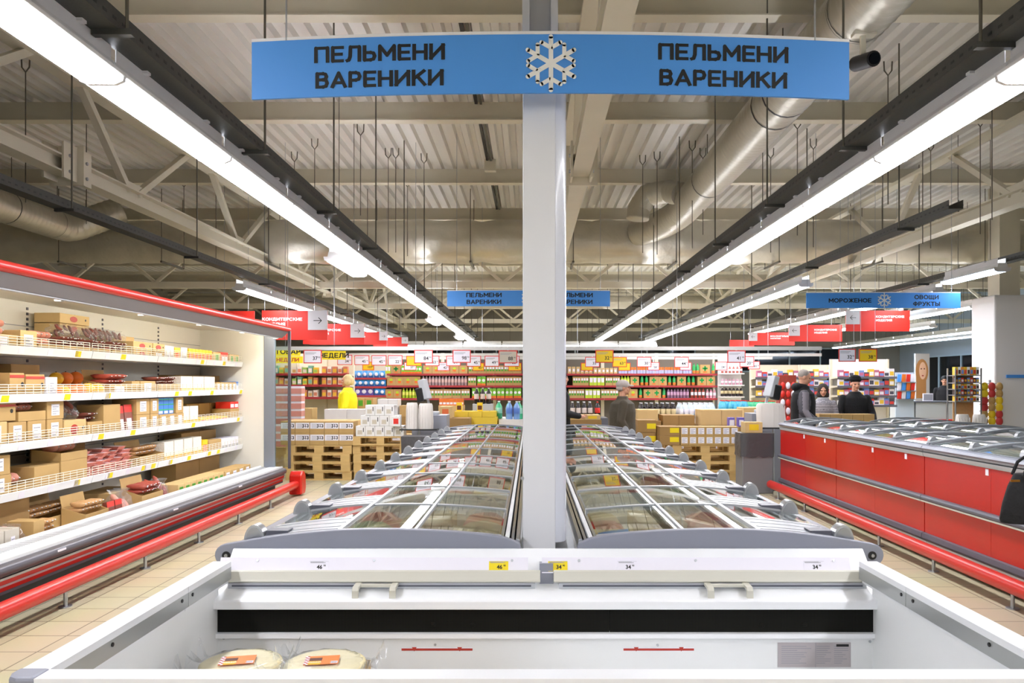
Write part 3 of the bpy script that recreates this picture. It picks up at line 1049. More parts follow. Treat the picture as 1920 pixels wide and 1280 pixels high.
# ------------------------------------------------------------------ refrigerated case on the left
CY0, CY1 = 3.45, 11.12
SH = [1.86, 1.48, 1.10, 0.716]
SHN = ['top left shelf', 'second left shelf', 'third left shelf', 'fourth left shelf', 'lowest left deck']
CL = Vector((-4.1, 7.3, 0))
case = thing('refrigerated_case', 'long open refrigerated wall case with red canopy on the left', 'refrigerated case', CL)
def CP(b, name, parent=None, **kw):
    return b.build(name, parent or case, tuple(-CL) if parent is None else (0, 0, 0), **kw)
BACKW = mat('case_back_white', '#e6e2d6', 0.45, var=0.03, scale=2)
DARKN = mat('case_nose', '#57545c', 0.35, 0.3)
DARKB = mat('case_black', '#232326', 0.45)
CP(MB().box(-4.7, -3.6, CY0, CY1, 0.02, 0.2, BLACKP), 'base')
b = MB().box(-4.64, -3.52, CY0, CY1, 0.2, 0.3, DARKB)
for k in range(9):
    y = CY0 + 0.15 + k * 0.85
    b.box(-3.522, -3.512, y, y + 0.55, 0.215, 0.23, BLACKP)
CP(b, 'lower_panel')
CP(MB().box(-3.53, -3.475, CY0, CY1, 0.27, 0.30, REDP).box(-3.53, -3.49, CY0, CY1, 0.222, 0.25, REDP), 'red_stripe')
CP(MB().box(-3.53, -3.462, CY0, CY1, 0.302, 0.318, ALU).box(-3.53, -3.478, CY0, CY1, 0.252, 0.267, ALU).box(-3.53, -3.49, CY0, CY1, 0.2, 0.22, DARKN), 'trim_strip')
nose = [(-3.62, 0.32), (-3.47, 0.32), (-3.445, 0.335), (-3.435, 0.36), (-3.44, 0.385), (-3.46, 0.402), (-3.5, 0.41), (-3.62, 0.41)]
CP(MB().prism(nose, CY0, CY1, 'y', DARKN), 'nose_bumper', smooth=50)
b = MB().box(-3.79, -3.5, CY0, CY1, 0.405, 0.425, WHITE).box(-3.80, -3.785, CY0, CY1, 0.30, 0.445, WHITE).box(-3.51, -3.49, CY0, CY1, 0.405, 0.43, WHITE)
CP(b, 'air_grille')
b = MB()
y = CY0 + 0.02
SLOT = mat('grille_slot', '#8d8f96', 0.6)
while y < CY1:
    b.box(-3.77, -3.66, y, y + 0.008, 0.4252, 0.4262, SLOT)
    y += 0.028
g = CP(b, 'grille_slots')
g['kind'] = 'stuff'
for i, px in enumerate((118, 331, 452)):
    Y = 3.43 * F / (VPX - px)
    CP(MB().box(-3.4445, -3.4345, Y - 0.05, Y + 0.05, 0.372, 0.386, PAPER), 'nose_label')
CP(MB().box(-4.64, -3.79, CY0, CY1, 0.3, 0.33, WHITE), 'bottom_deck')
b = MB().box(-4.72, -4.64, CY0, CY1, 0.2, 2.36, BACKW)
for z in (0.62, 0.95, 1.28, 1.62, 1.95, 2.12):
    b.box(-4.641, -4.638, CY0, CY1, z, z + 0.006, SLOT)
CP(b, 'back_panel')
b = MB()
for y in (4.72, 6.0, 7.27, 8.55, 9.83):
    for k in range(40):
        b.box(-4.64, -4.632, y - 0.012, y + 0.012, 0.4 + k * 0.048, 0.425 + k * 0.048, DARKN)
CP(b, 'shelf_standard')
CP(MB().box(-4.72, -3.74, CY1 - 0.04, CY1, 0.2, 2.36, BACKW), 'end_panel')
CP(MB().box(-3.745, -3.59, CY1 - 0.05, CY1 + 0.01, 0.4, 2.34, mat('grey_profile', '#8f96a2', 0.35, 0.5)), 'end_post', bevel=0.01)
CP(MB().box(-3.59, -3.405, CY1 - 0.025, CY1 - 0.015, 0.42, 2.33, GLASSP), 'end_glass')
CP(MB().box(-3.41, -3.375, CY1 - 0.035, CY1 - 0.005, 0.40, 2.33, DARKN), 'glass_edge')
CP(MB().box(-4.72, -3.45, CY0, CY1 + 0.02, 2.36, 2.40, GREYD), 'roof_panel')
cb = [(-3.56, 2.33), (-3.42, 2.318), (-3.395, 2.328), (-3.383, 2.35), (-3.388, 2.375), (-3.41, 2.394), (-3.46, 2.402), (-3.56, 2.402)]
CP(MB().prism(cb, CY0, CY1 + 0.03, 'y', REDP), 'red_canopy', smooth=50)
CP(MB().prism([(-3.44, 2.319), (-3.41, 2.319), (-3.50, 2.235), (-3.53, 2.235)], CY0, CY1, 'y', mat('visor_grey', '#8b8990', 0.5)), 'visor')
CP(MB().prism([(-3.53, 2.25), (-3.60, 2.27), (-3.85, 2.33), (-4.64, 2.345), (-4.64, 2.36), (-3.5, 2.36), (-3.5, 2.26)], CY0, CY1 - 0.04, 'y', BACKW), 'inner_ceiling')
CP(MB().box(-3.56, -3.515, CY0, CY1 - 0.1, 2.225, 2.252, SILVER), 'lamp_rail')
y = CY0 + 0.1
while y < CY1 - 0.8:
    CP(MB().tube((-3.585, y, 2.245), (-3.585, y + 1.15, 2.245), 0.014, EMITCASE, 10), 'lamp_tube')
    CP(MB().box(-3.605, -3.55, y + 1.15, y + 1.19, 2.22, 2.27, SILVER), 'lamp_holder')
    y += 1.27
for k in range(7):
    y = 5.2 + k * 0.93
    CP(MB().box(-3.62, -3.59, y, y + 0.06, 2.40, 2.425, WHITE), 'roof_clip')

JO = [CY0, 4.72, 6.0, 7.27, 8.55, 9.83, 11.07]
TAGS = [(147, 232, 380, 421), (10, 127, 203, 332, 357, 398, 452), (190, 250, 363, 447), (145, 207, 270, 288, 320, 355, 393, 410)]
WIRE = mat('wire_white', '#e8e2d2', 0.4)
for si, S in enumerate(SH):
    for k in range(6):
        y0, y1 = JO[k] + 0.006, JO[k + 1] - 0.006
        sh = MB().box(-4.63, -4.06, y0, y1, S - 0.03, S, WHITE).build('shelf', case, tuple(-CL))
        MB().prism([(-4.062, S - 0.032), (-4.045, S - 0.034), (-4.03, S + 0.03), (-4.037, S + 0.034), (-4.062, S + 0.02)], y0, y1, 'y', WHITE).build('price_rail', sh)
        b = MB()
        for z in (0.045, 0.066, 0.088, 0.108):
            b.tube((-4.05, y0 + 0.01, S + z), (-4.05, y1 - 0.01, S + z), 0.0032, WIRE, 6)
        n = 12
        for q in range(n + 1):
            yy = y0 + 0.012 + (y1 - y0 - 0.024) * q / n
            b.tube((-4.05, yy, S + 0.0), (-4.05, yy, S + 0.108), 0.003, WIRE, 6)
        b.build('wire_guard', sh)
        for px in TAGS[si]:
            Y = 4.035 * F / (VPX - px)
            if y0 < Y - 0.03 < y1:
                w = 0.045
                b = MB().prism([(-4.0435, S - 0.026), (-4.041, S - 0.026), (-4.031, S + 0.026), (-4.0335, S + 0.026)], Y - w, Y + w, 'y', YELLOW)
                b.prism([(-4.041, S - 0.012), (-4.0395, S - 0.012), (-4.036, S + 0.004), (-4.0375, S + 0.004)], Y + 0.006, Y + w * 0.6, 'y', PRINTK)
                b.build('price_tag', sh)
        for q in range(3):
            yy = y0 + (y1 - y0) * (0.2 + 0.3 * q)
            MB().prism([(-4.0435, S - 0.026), (-4.041, S - 0.026), (-4.031, S + 0.026), (-4.0335, S + 0.026)], yy - 0.035, yy + 0.035, 'y', PAPER).build('price_tag', sh)

t = thing('bumper_rail', 'red tube bumper rail along the foot of the left case', 'bumper rail', (-3.33, 5.65, 0))
BL = -t.location
MB().tube((-3.33, 3.5, 0.165), (-3.33, 11.2, 0.165), 0.057, REDP, 20).build('rail', t, tuple(BL), smooth=40)
for y in (4.5, 5.65, 6.82, 7.92, 9.0, 10.1):
    MB().tube((-3.33, y, 0.0), (-3.33, y, 0.12), 0.014, ALU, 10).tube((-3.33, y, 0.0), (-3.33, y, 0.008), 0.045, ALU, 14).build('post', t, tuple(BL), smooth=40)
MB().prism([(11.16, 0.02), (11.36, 0.02), (11.4, 0.1), (11.38, 0.28), (11.32, 0.34), (11.24, 0.35), (11.17, 0.3)], -3.42, -3.24, 'x', REDP).build('end_buffer', t, tuple(BL), bevel=0.02)

# ------------------------------------------------------------------ goods
CNT = {}
def ordlabel(desc, where, place):
    k = (desc, where)
    CNT[k] = CNT.get(k, 0) + 1
    return '%s, %s %s' % (desc, nth(CNT[k]), place)

def carton(x0, x1, y0, y1, z0, z1, label, m=KRAFT, face='x', sheet=None, tape=False, hole=False, oval=None, group=None, name='carton', stripe=None, flap=None, cat='carton'):
    """closed cardboard box; face: side that carries the print ('x' = +x, 'y' = -y)"""
    c = ((x0 + x1) / 2, (y0 + y1) / 2, z0)
    t = thing(name, label, cat, c, 0, group)
    dx, dy, h = (x1 - x0) / 2, (y1 - y0) / 2, z1 - z0
    b = MB().box(-dx, dx, -dy, dy, 0, h, m)
    b.build('box', t, bevel=min(0.004, h * 0.05))
    w = dy if face == 'x' else dx
    def plate(u0, u1, v0, v1, mm, nm, th=0.0015):
        p = MB()
        if face == 'x':
            p.box(dx, dx + th, u0 * w, u1 * w, v0 * h, v1 * h, mm)
        else:
            p.box(u0 * w, u1 * w, -dy - th, -dy, v0 * h, v1 * h, mm)
        return p.build(nm, t)
    # closing seam on the top
    s = MB()
    if face == 'x':
        s.box(-dx, dx, -0.004, 0.004, h, h + 0.0008, KRAFTE)
    else:
        s.box(-0.004, 0.004, -dy, dy, h, h + 0.0008, KRAFTE)
    s.build('seam', t)
    if sheet:
        o = plate(*sheet, PAPER, 'paper_label')
        u0, u1, v0, v1 = sheet
        q = MB()
        for r_ in range(4):
            va = v0 + (v1 - v0) * (0.12 + 0.2 * r_)
            ua, ub = u0 + (u1 - u0) * 0.12, u0 + (u1 - u0) * (0.9 if r_ % 2 else 0.6)
            if face == 'x':
                q.box(dx + 0.0015, dx + 0.002, ua * w, ub * w, va * h, (va + (v1 - v0) * 0.07) * h, PRINTG)
            else:
                q.box(ua * w, ub * w, -dy - 0.002, -dy - 0.0015, va * h, (va + (v1 - v0) * 0.07) * h, PRINTG)
        q.build('print_lines', o)
    if tape:
        plate(-1, 1, 0.8, 0.92, REDTAPE, 'tape_strip')
    if stripe:
        plate(-0.55, 0.55, 0.25, 0.8, stripe, 'printed_panel')
    if hole:
        p = MB()
        uu = 0.72
        if face == 'x':
            p.tube((dx, uu * w, h * 0.55), (dx + 0.002, uu * w, h * 0.55), min(0.018, h * 0.12), BLACKP, 12)
        else:
            p.tube((uu * w, -dy, h * 0.55), (uu * w, -dy - 0.002, h * 0.55), min(0.018, h * 0.12), BLACKP, 12)
        p.build('hand_hole', t)
    if oval:
        p = MB()
        q = oval
        if face == 'x':
            p.tube((0, 0, 0), (0.002, 0, 0), 1.0, REDTAPE if q is True else q, 20)
            o = p.build('printed_oval', t, (dx, -0.1 * w, h * 0.5))
            o.scale = (1, min(0.5 * w, 0.06), min(0.3 * h, 0.045))
        else:
            p.tube((0, 0, 0), (0, -0.002, 0), 1.0, REDTAPE if q is True else q, 20)
            o = p.build('printed_oval', t, (0, -dy, h * 0.5))
            o.scale = (0.45 * w, 1, 0.28 * h)
    return t

def open_carton(x0, x1, y0, y1, z0, h, label, m=KRAFT, front=None, flaps=True, group=None, sheet=False, name='open_carton'):
    """box without lid, low front at +x"""
    c = ((x0 + x1) / 2, (y0 + y1) / 2, z0)
    t = thing(name, label, 'carton', c, 0, group)
    dx, dy = (x1 - x0) / 2, (y1 - y0) / 2
    f = front if front else h
    w = 0.006
    b = MB().box(-dx, dx, -dy, dy, 0, w, m).box(-dx, -dx + w, -dy, dy, w, h, m)
    b.box(dx - w, dx, -dy, dy, w, f, m)
    for s in (-1, 1):
        ya, yb = (dy - w, dy) if s > 0 else (-dy, -dy + w)
        b.prism([(-dx + w, w), (dx - w, w), (dx - w, f), (-dx + w, h)], ya, yb, 'y', m)
    b.build('box', t)
    if flaps:
        MB().obox((-dx - 0.01, 0, h + 0.05), (0.005, dy * 1.9, 0.1), m, (0, -0.2, 0)).build('flap', t)
    if sheet:
        MB().box(dx, dx + 0.0015, -dy * 0.55, dy * 0.35, f * 0.15, f * 0.85, PAPER).build('paper_label', t)
    return t

def sausage_mesh(L, r, m, bend=0.15, tied=True):
    b = MB()
    n = 7
    pts = [((i / (n - 1) - 0.5) * L, bend * L * ((2 * i / (n - 1) - 1) ** 2 - 0.5) * 0.5, 0) for i in range(n)]
    rad = [r * math.sqrt(max(0.06, 1 - abs(2 * i / (n - 1) - 1) ** 3.2)) for i in range(n)]
    b.path(pts, rad, m, 10)
    if tied:
        b.ell((L / 2 + 0.006, bend * L * 0.25, 0), (0.008, 0.006, 0.006), WHITEM, 6, 4)
    return b.mesh('sausage', 60)
SM = {'S': sausage_mesh(0.17, 0.021, SAUSAGED), 'R': sausage_mesh(0.2, 0.026, SAUSAGE, 0.08), 'P': sausage_mesh(0.11, 0.03, SAUSAGEP, 0.1),
      'T': sausage_mesh(0.13, 0.025, SAUSAGET, 0.2), 'B': sausage_mesh(0.15, 0.045, SAUSAGEP, 0.05), 'O': sausage_mesh(0.16, 0.04, SAUSAGE, 0.05)}
SN = {'S': 'dark smoked sausage', 'R': 'long red sausage', 'P': 'pink boiled sausage', 'T': 'tan sausage', 'B': 'thick pale sausage', 'O': 'thick orange sausage'}

def pile(kind, x0, x1, y0, y1, z, n, si, layers=2, rot=None):
    """sausages lying in a carton or on a shelf, each one a thing"""
    r_ = {'S': 0.021, 'R': 0.026, 'P': 0.03, 'T': 0.025, 'B': 0.045, 'O': 0.04}[kind]
    per = max(1, n // layers)
    for l in range(layers):
        for i in range(per):
            y = y0 + r_ + (y1 - y0 - 2 * r_) * ((i + 0.5) / per) + rnd.uniform(-0.002, 0.002)
            x = (x0 + x1) / 2 + rnd.uniform(-0.01, 0.01) + (0.012 if l % 2 else -0.012)
            rz = rnd.uniform(-0.05, 0.05)
            put(SM[kind], 'sausage', (x, y, z + r_ + l * r_ * 2.0), ordlabel(SN[kind], (kind, si), 'from the near end, ' + SHN[si]), 'sausage',
                '%ss on the %s' % (SN[kind], SHN[si]), rot=(PI / 2, rnd.uniform(-0.04, 0.04), rz))

def tray_mesh():
    b = MB()
    b.prism([(-0.06, 0), (0.06, 0), (0.085, 0.03), (-0.085, 0.03)], -0.055, 0.055, 'y', PINKMEAT)
    b.box(-0.088, 0.088, -0.068, 0.068, 0.03, 0.034, SAUSAGEP)
    b.box(-0.07, 0.07, -0.05, 0.05, 0.034, 0.0345, PAPER)
    return b.mesh('meat_tray')
TRAYMESH = tray_mesh()

def white_pack(w, d, h):
    b = MB()
    b.box(-d / 2, d / 2, -w / 2, w / 2, 0, h * 0.28, mat('pack_yellow', '#f0b91e', 0.5))
    b.box(-d / 2 + 0.004, d / 2 - 0.004, -w / 2 + 0.004, w / 2 - 0.004, h * 0.28, h, mat('pack_white', '#ece6da', 0.35, bump=0.4, bscale=30))
    return b.mesh('white_pack')

def small_box(w, d, h, m, m2, fr=0.5):
    b = MB().box(-d / 2, d / 2, -w / 2, w / 2, 0, h, m)
    b.box(d / 2, d / 2 + 0.001, -w * 0.4, w * 0.4, h * 0.15, h * (0.15 + fr), m2)
    return b.mesh('small_box')

def bag_thing(x, y, z, w, d, h, label, kind, n, group):
    """clear crinkled bag with sausages inside"""
    t = thing('sausage_bag', label, 'bag', (x, y, z), 0, group)
    b = MB()
    r3 = random.Random(int(y * 100) + int(z * 10))
    rings = []
    for i in range(7):
        f = i / 6
        s = [0.8, 1.0, 1.05, 1.0, 0.85, 0.5, 0.75][i]
        rings.append((r3.uniform(-0.01, 0.01), r3.uniform(-0.012, 0.012), f * h, d / 2 * s * r3.uniform(0.9, 1.1), w / 2 * s * r3.uniform(0.9, 1.1)))
    b.loft(rings, FILM, 12)
    b.build('clear_bag', t, smooth=60)
    for i in range(n):
        o = bpy.data.objects.new('sausage', SM[kind])
        col.objects.link(o)
        o.parent = t
        o.location = (r3.uniform(-0.2, 0.25) * d, (i / max(1, n - 1) - 0.5) * w * 0.7, h * r3.uniform(0.25, 0.8))
        o.rotation_euler = (r3.uniform(0, 6), r3.uniform(0.6, 1.3), r3.uniform(-0.5, 0.5))
        o.scale = (min(1, h * 4), min(1, h * 6), min(1, h * 6))
    return t

XF = -4.085     # front of goods on the upper shelves
def ys(px0, px1, xf=XF):
    return -xf * F / (VPX - px0), -xf * F / (VPX - px1)

def goods(si, kind, px0, px1, h, dz=0.0, back=0.0, depth=None, n=1, arg=None, xf=None, m=None):
    z = (SH[si] if si < 4 else 0.33) + dz + 0.001
    depth = depth or (0.26 if si < 4 else 0.21)
    xa = (xf if xf is not None else (XF if si < 4 else -3.84)) - back
    y0, y1 = ys(px0, px1, xa)
    y1 = min(y1, 11.06)
    if y0 > 10.98:
        return
    g = '%s on the %s'
    loc = 'from the near end, ' + SHN[si]
    step = (y1 - y0) / n
    for i in range(n):
        a, c = y0 + i * step + 0.003, y0 + (i + 1) * step - 0.003
        ym, w = (a + c) / 2, c - a
        if kind == 'WC':
            carton(xa - depth, xa, a, c, z, z + h, ordlabel('pale grey plastic crate', si, loc), mat('pale_crate', '#c4bcae', 0.5), sheet=(-0.2, 0.35, 0.25, 0.7), group=g % ('cartons', SHN[si]))
        elif kind == 'K':
            carton(xa - depth, xa, a, c, z, z + h, ordlabel('plain kraft carton', si, loc), m or KRAFT, group=g % ('cartons', SHN[si]))
        elif kind == 'KD':
            carton(xa - depth, xa, a, c, z, z + h, ordlabel('brown carton at the back', si, loc), m or KRAFTD, group=g % ('cartons', SHN[si]))
        elif kind == 'KL':
            carton(xa - depth, xa, a, c, z, z + h, ordlabel('kraft carton with white label', si, loc), m or KRAFT, sheet=arg or (-0.5, 0.45, 0.2, 0.85), group=g % ('cartons', SHN[si]))
        elif kind == 'KT':
            carton(xa - depth, xa, a, c, z, z + h, ordlabel('kraft carton with red tape', si, loc), m or KRAFT, tape=True, hole=True, group=g % ('cartons', SHN[si]))
        elif kind == 'KR':
            carton(xa - depth, xa, a, c, z, z + h, ordlabel('kraft carton with round red print', si, loc), m or KRAFTL, oval=True, hole=True, group=g % ('cartons', SHN[si]))
        elif kind == 'KG':
            carton(xa - depth, xa, a, c, z, z + h, ordlabel('kraft carton with green panel', si, loc), m or KRAFTL, stripe=GREENP, group=g % ('cartons', SHN[si]))
        elif kind[0] == 'O':
            open_carton(xa - depth, xa, a, c, z, h, ordlabel('open carton of %s sausages' % SN[kind[1]].split()[-2], (si, kind), loc), m or KRAFT,
                        front=h * 0.7, group=g % ('open cartons', SHN[si]), sheet=(arg == 'L'), flaps=(arg != 'N'))
            rr = {'S': 0.021, 'R': 0.026, 'P': 0.03, 'T': 0.025, 'B': 0.045, 'O': 0.04}[kind[1]]
            nn = max(2, int((w - 0.02) / (2 * rr + 0.006)))
            pile(kind[1], xa - depth, xa, a + 0.009, c - 0.009, z + h * 0.72, nn * (1 if kind == 'OB' else 2), si, 1 if kind == 'OB' else 2)
        elif kind == 'W':
            put(white_pack(w, 0.16, h), 'packed_cheese', (xa - 0.09, ym, z), ordlabel('white pack with yellow base', si, loc), 'packed cheese', g % ('white packs', SHN[si]))
        elif kind == 'Y':
            put(small_box(w, 0.2, h, YELLOWB, ORANGEP), 'small_box', (xa - 0.11, ym, z), ordlabel('small yellow box', si, loc), 'box', g % ('yellow boxes', SHN[si]))
        elif kind == 'WB':
            put(small_box(w, 0.2, h, PAPER, PRINTG, 0.2), 'small_box', (xa - 0.11, ym, z), ordlabel('small white box', si, loc), 'box', g % ('white boxes', SHN[si]))
        elif kind == 'RB':
            put(small_box(w, 0.2, h, REDSIGN, PAPER), 'small_box', (xa - 0.11, ym, z), ordlabel('red and white box', si, loc), 'box', g % ('red boxes', SHN[si]))
        elif kind == 'BB':
            put(small_box(w, 0.2, h, mat('pack_blue', '#4f7fc4', 0.4), PAPER), 'small_box', (xa - 0.11, ym, z), ordlabel('small blue box', si, loc), 'box', g % ('blue boxes', SHN[si]))
        elif kind == 'GY':
            b = MB().box(-0.1, 0.1, -w / 2, w / 2, 0, h, mat('yogurt_tray', '#3f7fd0', 0.4))
            for zz in (0.3, 0.62, 0.94):
                b.box(-0.102, 0.102, -w / 2 - 0.002, w / 2 + 0.002, h * zz - 0.008, h * zz, mat('lid_green', '#36c04a', 0.4))
            b.box(0.1, 0.101, -w * 0.35, w * 0.35, h * 0.05, h * 0.2, PAPER)
            put(b.mesh('cup_stack'), 'cup_stack', (xa - 0.115, ym, z), ordlabel('stack of blue cups with green lids', si, loc), 'cups', g % ('cup stacks', SHN[si]))
        elif kind in ('CO', 'CY'):
            r_ = w / 2
            b = MB().ell((0, 0, r_ * 0.93), (r_, r_, r_ * 0.93), CHEESEO if kind == 'CO' else CHEESEY, 18, 10)
            b.tube((0, 0, r_ * 1.8), (0, 0, r_ * 1.95), 0.006, BLACKP, 8)
            put(b.mesh('cheese_ball', 60), 'cheese_ball', (xa - r_ - 0.01, ym, z), ordlabel('orange waxed cheese ball' if kind == 'CO' else 'yellow waxed cheese ball', si, loc), 'cheese', g % ('cheese balls', SHN[si]))
        elif kind == 'F':
            bag_thing(xa - 0.135, ym, z, w * 0.88, 0.2, h * 0.95, ordlabel('clear bag of sausages', si, loc), arg or 'S', max(3, int(w / 0.03)), g % ('sausage bags', SHN[si]))
        elif kind == 'M':
            k = 0
            for l in range(int(h / 0.036)):
                q = max(2, n * 0 + int(w / 0.15) - l // 2)
                for jj in range(q):
                    yy = a + 0.075 + (w - 0.15) * (jj + 0.5 * (l % 2) * 0.4) / max(1, q - 0.6)
                    put(TRAYMESH, 'meat_tray', (xa - 0.12 + rnd.uniform(-0.02, 0.02), yy, z + l * 0.0352), ordlabel('pink meat tray', si, 'from the bottom, stack on the ' + SHN[si]), 'meat tray',
                        g % ('pink meat trays', SHN[si]), rotz=rnd.uniform(-0.3, 0.3))
        elif kind == 'RP':
            b = MB().box(-0.02, 0.02, -w / 2, w / 2, 0, h, SAUSAGED)
            b.box(0.02, 0.021, -w * 0.5, w * 0.5, h * 0.72, h, REDSIGN).box(0.02, 0.021, -w * 0.3, w * 0.3, h * 0.1, h * 0.5, PAPER)
            put(b.mesh('sausage_pack'), 'sausage_pack', (xa - 0.03, ym, z), ordlabel('upright red sausage pack', si, loc), 'sausage pack', g % ('red packs', SHN[si]), rot=(0, -0.12, 0))

def rowof(si, items):
    for it in items:
        it = list(it)
        kw = it[4] if len(it) > 4 else {}
        goods(si, it[0], it[1], it[2], it[3], **kw)

rowof(0, [('OP', -30, 34, 0.17, {'arg': 'L'}), ('KL', 38, 70, 0.165, {'arg': (-0.6, 0.5, 0.1, 0.8), 'm': KRAFTL}), ('OP', 72, 118, 0.09, {'arg': 'N'}),
          ('K', 112, 168, 0.2, {'back': 0.27, 'depth': 0.24}), ('KR', 112, 168, 0.09, {'back': 0.27, 'depth': 0.24, 'dz': 0.205}), ('KR', 112, 168, 0.09, {'back': 0.27, 'depth': 0.24, 'dz': 0.3}),
          ('OS', 120, 172, 0.1, {'arg': 'N'}), ('F', 124, 168, 0.11, {'dz': 0.16, 'n': 2}), ('OS', 174, 208, 0.09, {'arg': 'N'}), ('F', 174, 208, 0.12, {'dz': 0.152, 'n': 2}), ('OS', 210, 248, 0.09, {'arg': 'N'}), ('F', 210, 248, 0.12, {'dz': 0.152, 'n': 3}),
          ('K', 214, 252, 0.24, {'back': 0.26, 'depth': 0.2, 'm': KRAFTL}), ('KR', 250, 286, 0.085), ('KR', 250, 286, 0.085, {'dz': 0.087}), ('KL', 287, 309, 0.085), ('KR', 287, 309, 0.085, {'dz': 0.087}),
          ('WB', 311, 328, 0.16, {'n': 2}), ('Y', 329, 340, 0.15), ('WB', 341, 353, 0.16), ('Y', 355, 399, 0.155, {'n': 7}), ('KG', 400, 414, 0.14), ('RB', 415, 429, 0.15), ('KG', 430, 455, 0.13, {'n': 2})])
rowof(1, [('OO', -20, 16, 0.11, {'arg': 'N'}), ('KT', 18, 46, 0.2), ('KT', 48, 84, 0.19), ('KL', 86, 108, 0.17, {'m': PAPER}), ('KD', 20, 75, 0.28, {'back': 0.27, 'depth': 0.24}),
          ('K', 110, 168, 0.1, {'back': 0.17, 'depth': 0.2}), ('CY', 112, 128, 0.1, {'back': 0.2, 'dz': 0.101}), ('CO', 130, 146, 0.1, {'back': 0.2, 'dz': 0.101}), ('CO', 149, 165, 0.1, {'back': 0.2, 'dz': 0.101}), ('CO', 111, 125, 0.1), ('CY', 126, 139, 0.1), ('CO', 140, 154, 0.1), ('CO', 155, 170, 0.1), ('CY', 172, 187, 0.12), ('CY', 189, 203, 0.12),
          ('OR', 205, 246, 0.15, {'arg': 'L'}), ('K', 247, 262, 0.14), ('KL', 263, 292, 0.14), ('OS', 297, 338, 0.15, {'arg': 'N'}), ('KD', 330, 412, 0.22, {'back': 0.27, 'depth': 0.22, 'n': 2}),
          ('W', 341, 363, 0.2), ('W', 364, 384, 0.2), ('W', 385, 405, 0.2), ('KL', 406, 443, 0.13, {'n': 5, 'depth': 0.2}), ('BB', 444, 454, 0.14)])
rowof(2, [('KL', -30, 14, 0.2, {'m': KRAFTL}), ('KL', 16, 50, 0.19), ('KL', 52, 86, 0.19), ('KL', 88, 118, 0.19), ('KR', 120, 162, 0.17), ('KT', -30, 30, 0.14, {'dz': 0.203}), ('OP', 34, 86, 0.11, {'dz': 0.192, 'arg': 'N'}),
          ('KL', 88, 120, 0.15, {'dz': 0.192}), ('F', 122, 162, 0.17, {'dz': 0.172, 'n': 2}), ('OS', 164, 192, 0.2, {'arg': 'N'}), ('K', 194, 226, 0.29), ('RP', 228, 238, 0.27), ('RP', 239, 254, 0.28),
          ('KL', 256, 281, 0.165), ('KL', 282, 298, 0.165), ('KL', 256, 281, 0.165, {'dz': 0.167}), ('KL', 282, 298, 0.165, {'dz': 0.167}), ('KL', 299, 345, 0.15, {'n': 3}), ('GY', 299, 328, 0.18, {'dz': 0.152, 'n': 3}), ('KL', 330, 344, 0.18, {'dz': 0.152}),
          ('W', 345, 357, 0.22), ('W', 358, 374, 0.22), ('KD', 350, 432, 0.23, {'back': 0.27, 'depth': 0.22, 'n': 3}), ('Y', 376, 428, 0.06, {'n': 4}), ('K', 432, 455, 0.15), ('RB', 433, 454, 0.09, {'dz': 0.152, 'n': 2})])
rowof(3, [('KL', -30, 22, 0.17, {}), ('KL', -30, 20, 0.15, {'dz': 0.172}), ('OB', 24, 62, 0.1, {'arg': 'N'}), ('K', 64, 112, 0.19), ('K', 114, 164, 0.2), ('OB', 114, 164, 0.1, {'dz': 0.202, 'arg': 'N'}),
          ('M', 166, 258, 0.255), ('KD', 100, 160, 0.3, {'back': 0.28, 'depth': 0.22}), ('OT', 262, 308, 0.16), ('W', 310, 328, 0.22), ('W', 329, 346, 0.22), ('W', 347, 363, 0.22), ('W', 364, 380, 0.22), ('Y', 381, 391, 0.17),
          ('K', 392, 415, 0.15), ('WB', 416, 455, 0.14, {'n': 5}), ('KD', 340, 405, 0.25, {'back': 0.27, 'depth': 0.22, 'n': 2})])
X5 = -3.86
rowof(4, [('WC', -40, 8, 0.19), ('WC', 9, 37, 0.19), ('F', 39, 62, 0.2, {'arg': 'P', 'n': 2}), ('K', 63, 84, 0.2), ('OT', 86, 120, 0.11, {'arg': 'N'}), ('KD', -40, 56, 0.33, {'back': 0.3, 'depth': 0.36}),
          ('OT', 62, 158, 0.19, {'back': 0.22, 'depth': 0.3}), ('OT', 160, 204, 0.19), ('RP', 206, 220, 0.18), ('RP', 221, 234, 0.18), ('K', 206, 262, 0.2, {'back': 0.22, 'depth': 0.34}), ('F', 236, 262, 0.26, {'arg': 'P', 'n': 2}),
          ('OR', 266, 306, 0.22, {'arg': 'F'}), ('F', 308, 332, 0.26, {'arg': 'R'}), ('KG', 334, 420, 0.16, {'n': 8}), ('KL', 421, 470, 0.16, {'n': 4, 'm': KRAFT}), ('KD', 330, 412, 0.3, {'back': 0.4, 'depth': 0.3, 'n': 2})])

# ------------------------------------------------------------------ central freezer island
XC = 0.075                      # axis of the two rows
IY0, LID, NL = 3.22, 0.675, 12
def zarc(x):
    """height of the curved lid top, x for the left row (-1.2 outer .. -0.08 inner)"""
    u = (x + 0.62) / 0.58
    return 1.003 - (0.055 if x < -0.62 else 0.038) * u * u

